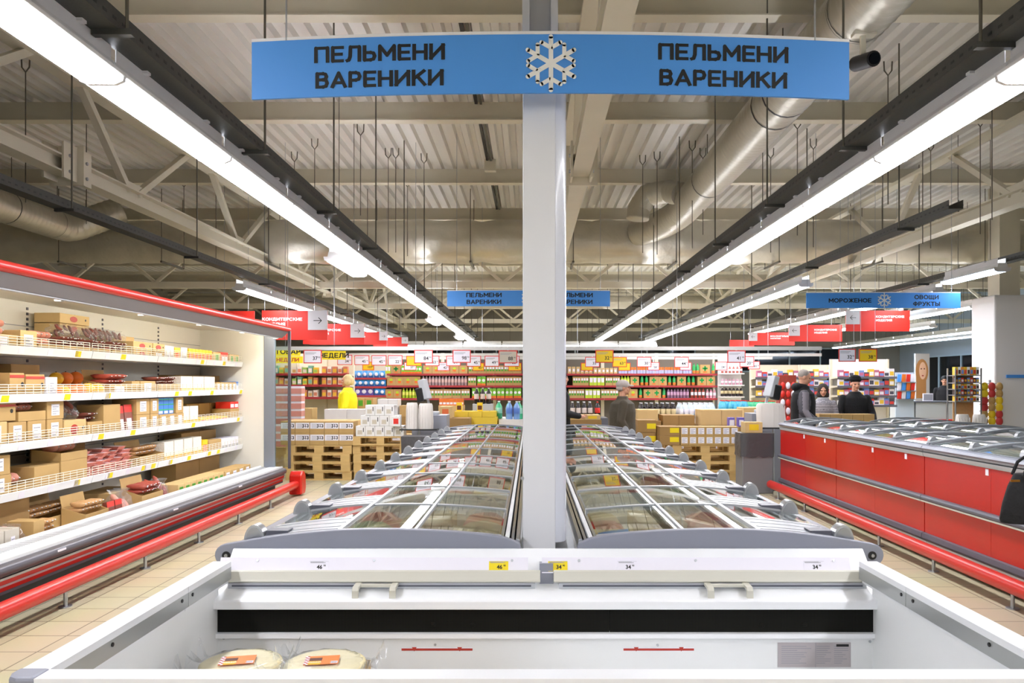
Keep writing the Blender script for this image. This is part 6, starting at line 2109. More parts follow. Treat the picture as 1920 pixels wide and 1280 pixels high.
# ------------------------------------------------------------------ price signs on rails
RAILW = mat('rail_white', '#dcdcd8', 0.4)
for (Y, py, p0, p1, lb) in ((12.7, 653, 500, 1540, 'near white sign rail hanging across the hall'), (16.2, 665, 600, 1540, 'second white sign rail hanging across the hall'), (17.4, 671, 700, 1448, 'third white sign rail hanging before the drinks racks')):
    t = thing('sign_rail', lb, 'rail', (0, Y, PZ(py, Y)), 0, 'white sign rails')
    MB().box(PX(p0, Y), PX(p1, Y), -0.02, 0.02, -0.03, 0.03, RAILW).build('rail', t)
    x = PX(p0, Y) + 0.3
    while x < PX(p1, Y):
        MB().tube((x, 0, 0.03), (x, 0, (3.985 if Y == 16.2 else DECK) - PZ(py, Y)), 0.004, ALU, 6).build('hanger_wire', t)
        x += 2.1
def price_sign(px0, px1, py0, py1, Y, num, colr, label, rail):
    w, h = (px1 - px0) / F * Y, (py1 - py0) / F * Y
    t = thing('price_sign', label, 'price sign', (PX((px0 + px1) / 2, Y), Y - 0.03, PZ((py0 + py1) / 2, Y)), 0, 'hanging price signs')
    MB().box(-w / 2, w / 2, 0, 0.006, -h / 2, h / 2, REDSIGN).build('red_frame', t)
    f = 0.014
    MB().box(-w / 2 + f, w / 2 - f, -0.002, 0, -h / 2 + f, h / 2 - f, {'w': PAPER, 'y': YELLOWB, 'g': PAPERGREY}[colr]).build('card', t)
    if num:
        text(num, h * 0.38, PRINTK, (w * 0.14, -0.0025, -h * 0.14), t, bold=h * 0.006, depth=0.0004)
        text('90', h * 0.17, PRINTK, (w * 0.36, -0.0025, -h * 0.06), t, depth=0.0004, name='pence')
        MB().box(-w * 0.4, w * 0.2, -0.0026, -0.002, h * 0.26, h * 0.3, PRINTG).box(-w * 0.4, w * 0.1, -0.0026, -0.002, h * 0.17, h * 0.2, PRINTG).build('small_print', t)
    zr = PZ(rail[1], rail[0]) - PZ((py0 + py1) / 2, Y) - 0.02 if rail else 0
    if rail is None:
        for s in (-0.4, 0.4):
            MB().tube((s * w, 0.003, h / 2), (s * w, 0.003, DECK - t.location.z), 0.003, ALU, 6).build('hanger_wire', t)
    elif zr > h / 2:
        MB().box(-0.012, 0.012, 0.0, 0.02, h / 2, zr, WHITEM).build('hanger', t)
R1, R2, R3 = (12.7, 653), (16.2, 665), (17.4, 671)
for (a, c, d, e, Y, num, colr, lb, rl) in (
        (570, 604, 656, 681, 12.7, '37', 'w', 'white price sign reading 37 left of the yellow weekly offer', R1), (777, 812, 656, 681, 12.7, '84', 'w', 'large white price sign reading 84', R1),
        (849, 883, 656, 680, 12.7, '98', 'w', 'large white price sign reading 98', R1), (935, 970, 657, 681, 12.7, '88', 'g', 'large beige price sign reading 88 beside the column', R1),
        (1116, 1150, 656, 680, 12.7, '32', 'y', 'large yellow price sign right of the column', R1), (1363, 1397, 657, 680, 12.7, '41', 'w', 'large white price sign reading 41', R1),
        (1571, 1603, 654, 678, 12.7, '32', 'w', 'white price sign reading 32 above the woman in black', None), (1609, 1643, 654, 678, 12.7, '38', 'y', 'yellow price sign above the woman in black', None),
        (633, 661, 665, 684, 16.2, '34', 'w', 'white price sign reading 34 in the second line', R2), (665, 693, 666, 684, 16.2, '45', 'w', 'white price sign reading 45 left of its twin', R2),
        (697, 725, 666, 685, 16.2, '45', 'w', 'white price sign reading 45 right of its twin', R2), (728, 755, 666, 685, 16.2, '22', 'w', 'white price sign reading 22', R2),
        (762, 791, 667, 686, 16.2, '27', 'y', 'yellow price sign left of the 84 sign', R2), (797, 824, 667, 686, 16.2, '53', 'w', 'white price sign half behind the 84 sign', R2),
        (837, 864, 667, 686, 16.2, '54', 'w', 'white price sign half behind the 98 sign', R2), (875, 902, 667, 687, 16.2, '45', 'w', 'white price sign right of the 98 sign', R2),
        (909, 936, 667, 687, 16.2, '49', 'w', 'white price sign reading 49', R2), (945, 974, 667, 687, 16.2, '60', 'w', 'white price sign half behind the beige one', R2),
        (1097, 1124, 669, 688, 16.2, '33', 'w', 'white price sign half behind the yellow one right of the column', R2), (1148, 1175, 669, 688, 16.2, '63', 'y', 'yellow price sign reading 63', R2),
        (1194, 1221, 669, 688, 16.2, '30', 'w', 'white price sign reading 30', R2), (1264, 1291, 669, 689, 16.2, '44', 'w', 'white price sign reading 44', R2), (1386, 1413, 668, 688, 16.2, '20', 'w', 'white price sign half behind the 41 sign', R2),
        (680, 702, 678, 694, 17.4, '107', 'y', 'small yellow price sign over the blue packs', R3), (758, 781, 679, 694, 17.4, '37', 'w', 'small white price sign reading 37', R3), (820, 843, 679, 695, 17.4, '42', 'w', 'small white price sign reading 42', R3),
        (886, 908, 680, 695, 17.4, '43', 'y', 'small yellow price sign under the 45 sign', R3), (953, 978, 680, 695, 17.4, '52', 'y', 'small yellow price sign beside the column', R3), (1089, 1112, 680, 695, 17.4, '', 'y', 'small yellow price sign right of the column, left one', R3),
        (1159, 1182, 680, 695, 17.4, '', 'y', 'small yellow price sign under the 63 sign', R3), (1214, 1236, 679, 694, 17.4, '58', 'w', 'small white price sign under the 30 sign', R3), (1274, 1296, 679, 694, 17.4, '', 'w', 'small blank price sign under the 44 sign', R3),
        (1340, 1363, 678, 694, 17.4, '24', 'w', 'small white price sign left of the 41 sign', R3), (1402, 1424, 677, 692, 17.4, '81', 'w', 'small white price sign right of the 41 sign', R3)):
    price_sign(a, c, d, e, Y, num, colr, lb, rl)
for (p0, p1, q0, q1, Y, body, lb) in ((516, 563, 651, 667, 15.2, 'ТОВАР', 'yellow offer sign seen through the end glass of the case'), (604, 648, 658, 674, 15.2, 'НЕДЕЛИ', 'yellow weekly offer sign right of the 37 sign')):
    w, h = (p1 - p0) / F * Y, (q1 - q0) / F * Y
    t = thing('offer_sign', lb, 'sign', (PX((p0 + p1) / 2, Y), Y, PZ((q0 + q1) / 2, Y)), 0, 'yellow offer signs')
    MB().box(-w / 2, w / 2, 0, 0.008, -h / 2, h / 2, YELLOW).build('board', t)
    gtext(body, h * 0.6, PRINTK, t, (0, -0.0003, 0))
    if body == 'ТОВАР':
        MB().box(-w / 2, w / 2 + 0.05, 0, 0.008, -h * 1.35, -h * 0.55, YELLOW).build('lower_board', t)
        gtext('НЕДЕЛИ', h * 0.45, mat('red_print', '#b83a20', 0.6), t, (0, -0.0003, -h * 0.95))
    MB().tube((0, 0.004, h / 2), (0, 0.004, DECK - t.location.z), 0.004, ALU, 6).build('chain', t)

# ------------------------------------------------------------------ bins, scales and plastic bags
BINM = mat('bin_grey', '#77777b', 0.45, var=0.06, scale=4)
BAGD = mat('bin_bag', '#4a4a4e', 0.3, bump=0.5, bscale=14)
BAGW = mat('carrier_bag', '#e2ddd8', 0.4, var=0.03, scale=10)
def bin_stand(cx, Y, w, h, label, tall):
    t = thing('waste_bin', label, 'bin', (cx, Y, 0))
    b = MB()
    b.prism([(-w / 2 * 0.94, -0.19), (w / 2 * 0.94, -0.19), (w / 2 * 0.94, 0.19), (-w / 2 * 0.94, 0.19)], 0.0, h, 'z', BINM)
    b.build('body', t, bevel=0.015)
    g = []
    r7 = random.Random(4)
    n = 40
    rings = []
    for z in (h * 0.62, h * 0.7, h * 0.85, h * 0.98, h + 0.012):
        rings.append([])
        for i in range(n):
            a = 2 * PI * i / n
            k = 1 / max(abs(math.cos(a)) / (w / 2 * 0.99), abs(math.sin(a)) / 0.205)
            k *= 1 + r7.uniform(-0.012, 0.03)
            rings[-1].append((k * math.cos(a), k * math.sin(a), z + (r7.uniform(-0.02, 0.02) if z < h * 0.65 else 0)))
    vs2 = [p for r_ in rings for p in r_]
    fs2 = [(i * n + k, i * n + (k + 1) % n, (i + 1) * n + (k + 1) % n, (i + 1) * n + k) for i in range(4) for k in range(n)]
    fs2.append(tuple(4 * n + k for k in range(n)))
    MB().add(vs2, fs2, BAGD).build('bag_lining', t, smooth=50)
    return t
Ybin = 11.6
bin_stand(PX(1414, Ybin), Ybin, 0.48, PZ(812, Ybin), 'grey waste bin with dark bag lining left of the red freezers', True)
bin_stand(PX(786, Ybin + 0.6), Ybin + 0.6, 0.5, PZ(818, Ybin + 0.6), 'grey waste bin with dark lining at the end of the left freezers', True)
def bag_stand(px, Y, pyb, label, side, head_px, head_py):
    """pole on a foot carrying a tray, thick packs of carrier bags hang on it; a scale head rises above"""
    x = PX(px, Y)
    t = thing('bag_stand', label, 'bag stand', (x, Y, 0))
    zt = PZ(pyb, Y)
    MB().tube((0, 0, 0.0), (0, 0, zt), 0.018, ALU, 12).build('pole', t, smooth=40)
    MB().lathe([(0.2, 0), (0.2, 0.012), (0.04, 0.03), (0.02, 0.06)], GREYD, (0, 0, 0), 24).build('foot', t, smooth=40)
    MB().box(-0.3, 0.3, -0.12, 0.14, zt, zt + 0.02, BLACKP).build('tray', t)
    return t, x, zt
def bag_pack(x, Y, z, w, h, label, lean=0.0, seed=1):
    b = MB()
    r8 = random.Random(seed)
    n = 18
    rings = []
    for (f, s) in ((0, 1.0), (0.25, 1.02), (0.5, 1.0), (0.75, 0.97), (0.92, 0.92), (1.0, 0.8)):
        rings.append((lean * f * h, r8.uniform(-0.005, 0.005), f * h, w / 2 * s, 0.07 * s))
    b.loft(rings, BAGW, n)
    for k in range(5):
        xx = -w * 0.4 + k * w * 0.2
        b.box(xx, xx + 0.004, -0.076 + abs(xx) * 0.12, -0.03, h * 0.02, h * 0.9, BAGW)
    return put(b.mesh('bag_pack', 50), 'bag_pack', (x, Y, z), label, 'bags', 'packs of carrier bags')
def scale_head(x, Y, z, label, mirror=1):
    t = thing('weighing_scale', label, 'scale', (x, Y, z))
    MB().box(-0.14, 0.14, -0.02, 0.24, 0, 0.05, GREYL).build('base', t, bevel=0.01)
    MB().obox((mirror * 0.06, 0.16, 0.28), (0.035, 0.04, 0.5), GREYL, (0, mirror * 0.2, 0)).build('column', t)
    o = MB().obox((mirror * 0.1, 0.1, 0.42), (0.1, 0.2, 0.34), GREYL, (0, mirror * 0.28, 0.3 * mirror)).build('display', t, bevel=0.012)
    MB().obox((mirror * 0.16, 0.06, 0.33), (0.14, 0.1, 0.24), BLACKP, (0, mirror * 0.2, 0.3 * mirror)).build('printer', t, bevel=0.02)
    return t
t, x, zt = bag_stand(786, 12.72, 806, 'grey pole stand with tray of carrier bags at the left', 1, 0, 0)
bag_pack(x - 0.11, 12.69, zt + 0.021, 0.2, 0.42, 'left thick pack of white carrier bags on the left stand', 0.0, 1)
bag_pack(x + 0.11, 12.69, zt + 0.021, 0.24, 0.41, 'right thick pack of white carrier bags on the left stand', 0.0, 2)
crate_plinth(772, 838, 13.05, PZ(778, 13.05), 0.45, 'carton base under the left weighing scale', GREYP)
scale_head(PX(806, 13.2), 13.2, PZ(778, 13.05) + 0.001, 'grey and black weighing scale behind the left carrier bags', -1)
t, x, zt = bag_stand(1450, 11.9, 803, 'grey pole stand with tray of carrier bags at the right', 1, 0, 0)
bag_pack(x - 0.03, 11.87, zt + 0.021, 0.44, 0.36, 'wide pack of white carrier bags on the right stand', -0.1, 3)
crate_plinth(1410, 1470, 12.35, PZ(775, 12.35), 0.45, 'carton base under the right weighing scale', GREYP)
scale_head(PX(1438, 12.5), 12.5, PZ(775, 12.35) + 0.001, 'grey weighing scale with tilted display behind the right carrier bags', 1)
carton(PX(1396, 11.5), PX(1428, 11.5), 11.45, 11.7, PZ(812, Ybin) + 0.014, PZ(791, 11.5), 'small cut cardboard box lying on the right bin', KRAFTL, face='y', stripe=YELLOWB)

# ------------------------------------------------------------------ magazine racks, counter and snack rack at the right
Ym = 18.0
for (p0, p1, lb, nb, yy) in ((1416, 1512, 'shelf rack with bottles and toys behind the man in black', 9, 18.0), (1570, 1682, 'shelf rack of magazines and boxes behind the woman in black', 11, 17.6), (1514, 1568, 'narrow shelf rack between the two display racks', 5, 18.6)):
    zs = [PZ(759, yy), PZ(741, yy), PZ(723, yy), PZ(706, yy)] if p0 > 1500 else [PZ(742, yy), PZ(723, yy), PZ(707, yy)]
    rack(PX(p0, yy), PX(p1, yy), yy, zs, lb, 0.45, RACKW if p0 != 1570 else WC, PZ(672 if p0 == 1570 else 683, yy), GREYD, RACKW)
    for r_, z in enumerate(zs):
        for i in range(nb):
            k = (i * 3 + r_ * 5 + nb) % 7
            hs = [0.14, 0.17, 0.12, 0.18, 0.1, 0.15, 0.13]
            cs = ['#e9e6ee', '#d8443a', '#e8c23c', '#6f8fd0', '#f0eef0', '#b86a8a', '#4a4a58']
            cn = ['white', 'red', 'yellow', 'blue', 'pale', 'rose', 'dark']
            mm = small_box(0.11, 0.1, hs[(k + i) % 7], mat('shelfpack_' + cn[k], cs[k], 0.5), mat('shelfpack_' + cn[(k + 2) % 7], cs[(k + 2) % 7], 0.5))
            put(mm, 'shelf_pack', (PX(p0 + 4 + (p1 - p0 - 8) * (i + 0.5) / nb, yy), yy + 0.08, z + 0.001),
                '%s pack, %s from the left, shelf %s of the %s' % (cn[k], nth(i + 1), ['one', 'two', 'three', 'four'][r_], {1416: 'rack behind the man', 1570: 'magazine rack', 1514: 'narrow rack'}[p0]), 'pack', 'packs on the right racks', rotz=-PI / 2)
# red net rack of snacks
t = thing('snack_display', 'red wire display of bagged snacks behind the right scale', 'display', (PX(1477, 15.0), 15.0, 0))
MB().box(-0.16, 0.16, 0, 0.2, 0, 1.75, SAUSAGE).build('board', t)
for r_ in range(6):
    for c in range(3):
        b = MB().ell((-0.1 + c * 0.1, -0.02, 0.75 + r_ * 0.16), (0.045, 0.03, 0.07), REDSIGN if (r_ + c) % 3 else PAPER, 8, 6)
        b.build('snack_bag', t, smooth=60)
# white door frame and product shelves left of the racks
t = thing('bottle_shelf', 'narrow white rack end with sauce bottles left of the racks', 'shelving', (PX(1374, 18.6), 18.6, 0))
w = 22 / F * 18.6
MB().box(-w, w, 0.3, 0.34, 0, 2.3, WC).build('back_panel', t)
for z in (PZ(743, 18.6), PZ(721, 18.6), PZ(699, 18.6)):
    MB().box(-w, w, 0, 0.3, z - 0.03, z, WC).build('shelf', t)
for r_, z in enumerate((PZ(743, 18.6), PZ(721, 18.6), PZ(699, 18.6))):
    for i in range(6):
        put(BR[['beer', 'pink', 'redb'][r_]][1], 'sauce_bottle', (PX(1374, 18.6) - w * 0.8 + i * w * 0.32, 18.7, z + 0.001), '%s sauce bottle, %s from the left on the white rack end' % (['dark', 'pink', 'red'][r_], nth(i + 1)), 'bottle', 'sauce bottles', scale=(0.85, 0.85, 0.65))

# checkout counter
Yc = 20.5
t = thing('checkout_counter', 'grey checkout counter with red stripe at the far right', 'counter', (PX(1745, Yc), Yc, 0))
def cx_(px):
    return PX(px, Yc) - t.location.x
MB().box(cx_(1688), cx_(1800), 0, 0.7, PZ(752, Yc) - 0.03, PZ(752, Yc), GREYD).build('counter_top', t)
for k, (a, c) in enumerate(((1690, 1716), (1719, 1776), (1778, 1798))):
    MB().box(cx_(a), cx_(c), 0.05, 0.65, 0.1, PZ(754, Yc) - 0.005, mat('counter_grey', '#b4b8ba', 0.4)).build('front_panel', t)
MB().box(cx_(1690), cx_(1798), 0.03, 0.05, PZ(790, Yc), PZ(786, Yc), REDSIGN).build('red_stripe', t)
MB().box(cx_(1690), cx_(1798), 0.04, 0.66, 0, 0.1, BLACKP).build('plinth', t)
put(MB().box(-0.13, 0.13, -0.02, 0.02, 0, 0.2, PAPER).box(-0.12, 0.12, -0.021, -0.02, 0.02, 0.18, PRINTG).mesh('notice'), 'counter_notice', (PX(1747, Yc), Yc + 0.2, PZ(752, Yc) + 0.001), 'white notice standing on the checkout counter', 'notice')
# brochure rack
t = thing('brochure_rack', 'pale rack of red and blue brochures left of the counter', 'rack', (PX(1700, 19.6), 19.6, 0))
w = 17 / F * 19.6
MB().box(-w, w, 0.1, 0.14, 0, PZ(698, 19.6), WALLR).build('back_panel', t)
for r_ in range(3):
    z = PZ(748 - r_ * 16, 19.6)
    MB().box(-w, w, -0.05, 0.1, z - 0.02, z, ALU).build('pocket', t)
    for i in range(4):
        MB().obox((-w + w * 0.25 + i * w * 0.5, 0.03, z + 0.1), (w * 0.42, 0.012, 0.19), [REDSIGN, PAPER, BLUESIGN, CHEESEO][(i + r_) % 4], (0.2, 0, 0)).build('brochure', t)
# poster with a portrait
Yp = 22.0
t = thing('poster', 'tall poster of a face with long fair hair behind the counter', 'poster', (PX(1730, Yp), Yp, PZ(705, Yp)))
w, h = 13 / F * Yp, 46 / F * Yp
MB().box(-w, w, 0, 0.02, -h, h * 0.92, mat('poster_ground', '#b7b4b0', 0.5)).build('sheet', t)
HAIRF = mat('poster_hair', '#b07c48', 0.5)
MB().ell((-0.02, 0.0, h * 0.2), (w * 0.92, 0.004, h * 0.5), HAIRF, 20, 10).box(-w * 0.92, w * 0.5, -0.003, 0.0, -h * 0.9, h * 0.2, HAIRF).build('printed_hair', t)
fp = MB().ell((0.0, -0.002, h * 0.22), (w * 0.55, 0.005, h * 0.36), mat('poster_face', '#e0b394', 0.5), 20, 10).build('printed_face', t)
MB().ell((-w * 0.22, -0.007, h * 0.3), (w * 0.1, 0.002, h * 0.03), PRINTB, 10, 6).ell((w * 0.22, -0.007, h * 0.3), (w * 0.1, 0.002, h * 0.03), PRINTB, 10, 6).ell((0, -0.007, h * 0.02), (w * 0.16, 0.002, h * 0.03), SAUSAGE, 10, 6).build('printed_features', fp)
MB().box(-w, w, 0.02, 0.1, -PZ(705, Yp), h * 0.92, WALLR).build('partition', t)

# snack rack beside the pillar
Ys = 14.6
t = thing('snack_rack', 'tall wire rack of sweets beside the far right pillar', 'rack', (PX(1815, Ys), Ys, 0))
w = 24 / F * Ys
MB().box(-w + 0.1, w, 0.25, 0.28, 0, PZ(688, Ys), SAUSAGET).build('back_panel', t)
for s in (-1, 1):
    MB().box(s * w - 0.01, s * w + 0.01, -0.02, 0.0, 0.0, PZ(690, Ys), ALU).box(s * w - 0.01, s * w + 0.01, 0.26, 0.28, 0.0, PZ(690, Ys), ALU).box(s * w - 0.01, s * w + 0.01, 0.0, 0.26, 0.3, 0.32, ALU).build('side_frame', t)
SC = ['#e8c23c', '#d8443a', '#f0eee8', '#4a3a34', '#e89a3c', '#6f8fd0']
SCN = ['yellow', 'red', 'white', 'brown', 'orange', 'blue']
for r_, py in enumerate((752, 740, 729, 717, 703)):
    z = PZ(py, Ys)
    MB().box(-w, w, 0, 0.25, z - 0.015, z, ALU).build('shelf', t)
    for i in range(8):
        k = (i * 2 + r_ * 3) % 6
        put(small_box(0.048, 0.1, 0.09 + (0.06 if r_ == 4 else 0), mat('sweet_' + SCN[k], SC[k], 0.4), mat('sweet_' + SCN[(k + 1) % 6], SC[(k + 1) % 6], 0.4)), 'sweet_box', (PX(1815, Ys) - w + 0.04 + i * (2 * w - 0.08) / 7, Ys + 0.08, z + 0.001),
            '%s sweet box, %s from the left, shelf %s of the snack rack' % (SCN[k], nth(i + 1), ['one', 'two', 'three', 'four', 'five'][r_]), 'sweets', 'sweets on the snack rack', rotz=-PI / 2)
bag_pack(PX(1806, 14.4), 14.42, 0.45, 0.26, 0.58, 'left white carrier bag pack hanging on the snack rack', 0, 5)
bag_pack(PX(1837, 14.4), 14.42, 0.45, 0.26, 0.58, 'right white carrier bag pack hanging on the snack rack', 0, 6)
MB().box(PX(1794, 14.4), PX(1850, 14.4), 14.33, 14.5, 0.40, 0.449, ALU).build('bag_shelf', t, tuple(-t.location))
MB().box(PX(1796, 14.4), PX(1800, 14.4), 14.34, 14.6, 0.0, 0.40, ALU).box(PX(1844, 14.4), PX(1848, 14.4), 14.34, 14.6, 0.0, 0.40, ALU).build('bag_shelf_leg', t, tuple(-t.location))
t = thing('hanging_snacks', 'strip stand of hanging snack bags right of the sweets rack', 'rack', (PX(1868, Ys), Ys + 0.1, 0))
MB().tube((0, 0.1, 0), (0, 0.1, PZ(712, Ys)), 0.02, ALU, 10).build('pole', t)
MB().lathe([(0.16, 0), (0.16, 0.02), (0.03, 0.04)], GREYD, (0, 0.1, 0), 20).build('foot', t)
for r_ in range(6):
    for c in range(3):
        z = PZ(790 - r_ * 13, Ys)
        MB().ell((-0.16 + c * 0.15, 0.0 + 0.02 * c, z), (0.07, 0.045, 0.085), [mat('snack_tan', '#c09a5c', 0.4, var=0.3, scale=30), mat('snack_red', '#c43a3a', 0.4), YELLOWB][(c * 2 + r_ // 2) % 3], 10, 7).build('snack_bag', t, smooth=60)
    MB().tube((-0.2, 0.1, PZ(784 - r_ * 13, Ys)), (0.2, 0.1, PZ(784 - r_ * 13, Ys)), 0.006, ALU, 6).build('hook_bar', t)

# ------------------------------------------------------------------ people
EYEW = mat('eye_dark', '#2a211d', 0.3)
LIPM = mat('lip', '#b4675c', 0.5)
def fuse(b, name, voxel, smooth_it, parent, matfn=None, mats=None):
    """one continuous skin over the shapes collected in b"""
    me = b.mesh(name)
    o = bpy.data.objects.new(name, me)
    col.objects.link(o)
    r = o.modifiers.new('remesh', 'REMESH')
    r.mode = 'VOXEL'
    r.voxel_size = voxel
    s = o.modifiers.new('smooth', 'SMOOTH')
    s.factor = 0.5
    s.iterations = smooth_it
    dg = bpy.context.evaluated_depsgraph_get()
    m2 = bpy.data.meshes.new_from_object(o.evaluated_get(dg), depsgraph=dg)
    m2.name = name
    o.modifiers.clear()
    o.data = m2
    m2.materials.clear()
    for m in (mats or b.mats[:1]):
        m2.materials.append(m)
    if matfn:
        for p in m2.polygons:
            p.material_index = matfn(p.center, p.normal)
    else:
        m2.polygons.foreach_set('material_index', [0] * len(m2.polygons))
    m2.polygons.foreach_set('use_smooth', [True] * len(m2.polygons))
    o.parent = parent
    return o

def person(label, x, y, yaw, H, coat, trouser, head='bare', hair='#5a4030', hat=None, arms=None, hem=0.42, headyaw=0.0, nod=0.0, coatfn=None, coatmats=None, wide=1.0, lean=0.0, hood=False, shoe=BLACKP, vox=0.011, deep=1.0):
    """figure facing +y of its own frame; arms: two (elbow, hand) pairs in units of the height"""
    t = thing('person', label, 'person', (x, y, 0), yaw)
    h = H
    arms = arms or (((-0.145, -0.02, 0.63), (-0.15, 0.05, 0.49)), ((0.145, -0.02, 0.63), (0.15, 0.05, 0.49)))
    hz = 0.93 * h                       # middle of the head
    hc = Vector((0, 0.012 * h + lean * h, hz))
    rot = Matrix.Rotation(headyaw, 3, 'Z') @ Matrix.Rotation(-nod, 3, 'X')
    def hd(px, py, pz):
        return hc + rot @ Vector((px * h, py * h, pz * h))
    sk = MB()
    # trunk, pelvis and legs
    sk.loft([(0, lean * h * 0.2, 0.46 * h, 0.085 * h * wide, 0.06 * h), (0, lean * h * 0.3, 0.52 * h, 0.098 * h * wide, 0.068 * h), (0, lean * h * 0.5, 0.6 * h, 0.085 * h * wide, 0.06 * h), (0, lean * h * 0.75, 0.7 * h, 0.098 * h * wide, 0.064 * h),
             (0, lean * h * 0.9, 0.78 * h, 0.1 * h * wide, 0.056 * h), (0, lean * h, 0.82 * h, 0.06 * h, 0.04 * h)], SKIN)
    sk.caps((0, lean * h, 0.81 * h), 0.032 * h, tuple(hd(0, -0.008, -0.035)), 0.03 * h, SKIN)
    for s in (-1, 1):
        sk.caps((s * 0.05 * h, 0, 0.5 * h), 0.05 * h, (s * 0.055 * h, 0.01 * h, 0.275 * h), 0.034 * h, SKIN)
        sk.caps((s * 0.055 * h, 0.01 * h, 0.275 * h), 0.032 * h, (s * 0.058 * h, -0.01 * h, 0.045 * h), 0.02 * h, SKIN)
        sk.ell((s * 0.06 * h, 0.03 * h, 0.022 * h), (0.024 * h, 0.065 * h, 0.02 * h), SKIN)
    sh = [Vector((s * 0.108 * h * wide, lean * h * 0.95, 0.782 * h)) for s in (-1, 1)]
    el = [Vector(a[0]) * h for a in arms]
    ha = [Vector(a[1]) * h for a in arms]
    for k in range(2):
        sk.caps(sh[k], 0.03 * h, el[k], 0.024 * h, SKIN).caps(el[k], 0.023 * h, ha[k], 0.015 * h, SKIN)
        d = (ha[k] - el[k]).normalized()
        sd = Vector((1, 0, 0)) if abs(d.x) < 0.8 else Vector((0, 1, 0))
        sd = (sd - d * sd.dot(d)).normalized()
        up = d.cross(sd)
        palm = ha[k] + d * 0.026 * h
        sk.caps(ha[k], 0.014 * h, palm + d * 0.014 * h, 0.0175 * h, SKIN)
        for q, (off, ln) in enumerate(((-0.015, 0.034), (-0.005, 0.042), (0.005, 0.04), (0.015, 0.03))):
            p0 = palm + d * 0.02 * h + sd * off * h
            p1 = p0 + d * ln * 0.55 * h - up * 0.006 * h * (1 + q * 0.2)
            p2 = p1 + d * ln * 0.4 * h - up * 0.016 * h
            sk.caps(p0, 0.0062 * h, p1, 0.0055 * h, SKIN, 8).caps(p1, 0.0055 * h, p2, 0.0045 * h, SKIN, 8)
        tb = palm + sd * (0.016 * h if k == 0 else -0.016 * h)
        t1 = tb + d * 0.012 * h + sd * (0.016 * h if k == 0 else -0.016 * h)
        sk.caps(tb, 0.0075 * h, t1, 0.006 * h, SKIN, 8).caps(t1, 0.006 * h, t1 + d * 0.018 * h - up * 0.006 * h, 0.005 * h, SKIN, 8)
    # head: skull, jaw, nose, brow, cheeks, ears
    def he(c, r_, seg=16):
        sk.ell(hd(*c), (r_[0] * h, r_[1] * h, r_[2] * h), SKIN, seg, 10, rot)
    he((0, -0.006, 0.012), (0.044, 0.055, 0.053), 20)
    he((0, 0.012, -0.025), (0.034, 0.04, 0.04), 20)
    he((0, 0.036, -0.05), (0.016, 0.015, 0.013))
    he((0, 0.056, -0.012), (0.007, 0.012, 0.014))
    he((0, 0.05, 0.004), (0.006, 0.009, 0.016))
    he((0, 0.046, 0.014), (0.03, 0.008, 0.007))
    he((0, 0.048, -0.032), (0.014, 0.007, 0.006))
    for s in (-1, 1):
        he((s * 0.022, 0.036, -0.014), (0.014, 0.012, 0.012))
        he((s * 0.045, -0.004, -0.004), (0.006, 0.012, 0.018))
    inv = rot.transposed()
    def face(c, nrm):
        q = inv @ (c - hc) / h
        if q.y > 0.034 and abs(abs(q.x) - 0.0175) < 0.0072 and abs(q.z - 0.002) < 0.0042:
            return 1
        if q.y > 0.044 and abs(q.x) < 0.0135 and -0.038 < q.z < -0.0275:
            return 2
        return 0
    fuse(sk, 'body', vox * 0.62, 2, t, face, [SKIN, EYEW, LIPM])
    # coat
    c = MB()
    c.loft([(0, lean * h * 0.1, hem * h, 0.118 * h * wide, 0.088 * h * deep), (0, lean * h * 0.25, 0.52 * h, 0.118 * h * wide, 0.088 * h * deep), (0, lean * h * 0.5, 0.61 * h, 0.112 * h * wide, 0.084 * h * deep), (0, lean * h * 0.75, 0.71 * h, 0.122 * h * wide, 0.086 * h * deep),
            (0, lean * h * 0.9, 0.785 * h, 0.116 * h * wide, 0.076 * h * deep), (0, lean * h, 0.825 * h, 0.075 * h, 0.056 * h), (0, lean * h, 0.853 * h, 0.05 * h, 0.05 * h)], coat, 24)
    for k in range(2):
        c.caps(sh[k], 0.041 * h, el[k], 0.037 * h, coat).caps(el[k], 0.037 * h, ha[k] - (ha[k] - el[k]).normalized() * 0.012 * h, 0.026 * h, coat)
    if hood:
        c.ell((0, lean * h - 0.055 * h, 0.845 * h), (0.075 * h, 0.05 * h, 0.04 * h), coat).ell((0, lean * h - 0.02 * h, 0.85 * h), (0.062 * h, 0.06 * h, 0.028 * h), coat)
    fuse(c, 'coat', vox, 3, t, (lambda p, n: coatfn(p / h, n)) if coatfn else None, coatmats or [coat])
    # trousers and shoes
    p = MB()
    for s in (-1, 1):
        p.caps((s * 0.05 * h, 0, 0.48 * h), 0.062 * h, (s * 0.056 * h, 0.01 * h, 0.275 * h), 0.045 * h, trouser).caps((s * 0.056 * h, 0.01 * h, 0.275 * h), 0.043 * h, (s * 0.058 * h, -0.008 * h, 0.06 * h), 0.034 * h, trouser)
    fuse(p, 'trousers', vox * 1.3, 3, t)
    for s in (-1, 1):
        f = MB().ell((s * 0.06 * h, 0.03 * h, 0.03 * h), (0.03 * h, 0.078 * h, 0.028 * h), shoe).box(s * 0.06 * h - 0.026 * h, s * 0.06 * h + 0.026 * h, -0.04 * h, 0.1 * h, 0.0, 0.014 * h, shoe)
        fuse(f, 'shoe', 0.008, 2, t)
    # hair and hat
    hm = mat('hair_' + hair.strip('#'), hair, 0.7, var=0.25, scale=60)
    g = MB()
    def ge(cc, r_, m=hm):
        g.ell(hd(*cc), (r_[0] * h, r_[1] * h, r_[2] * h), m, 18, 10, rot)
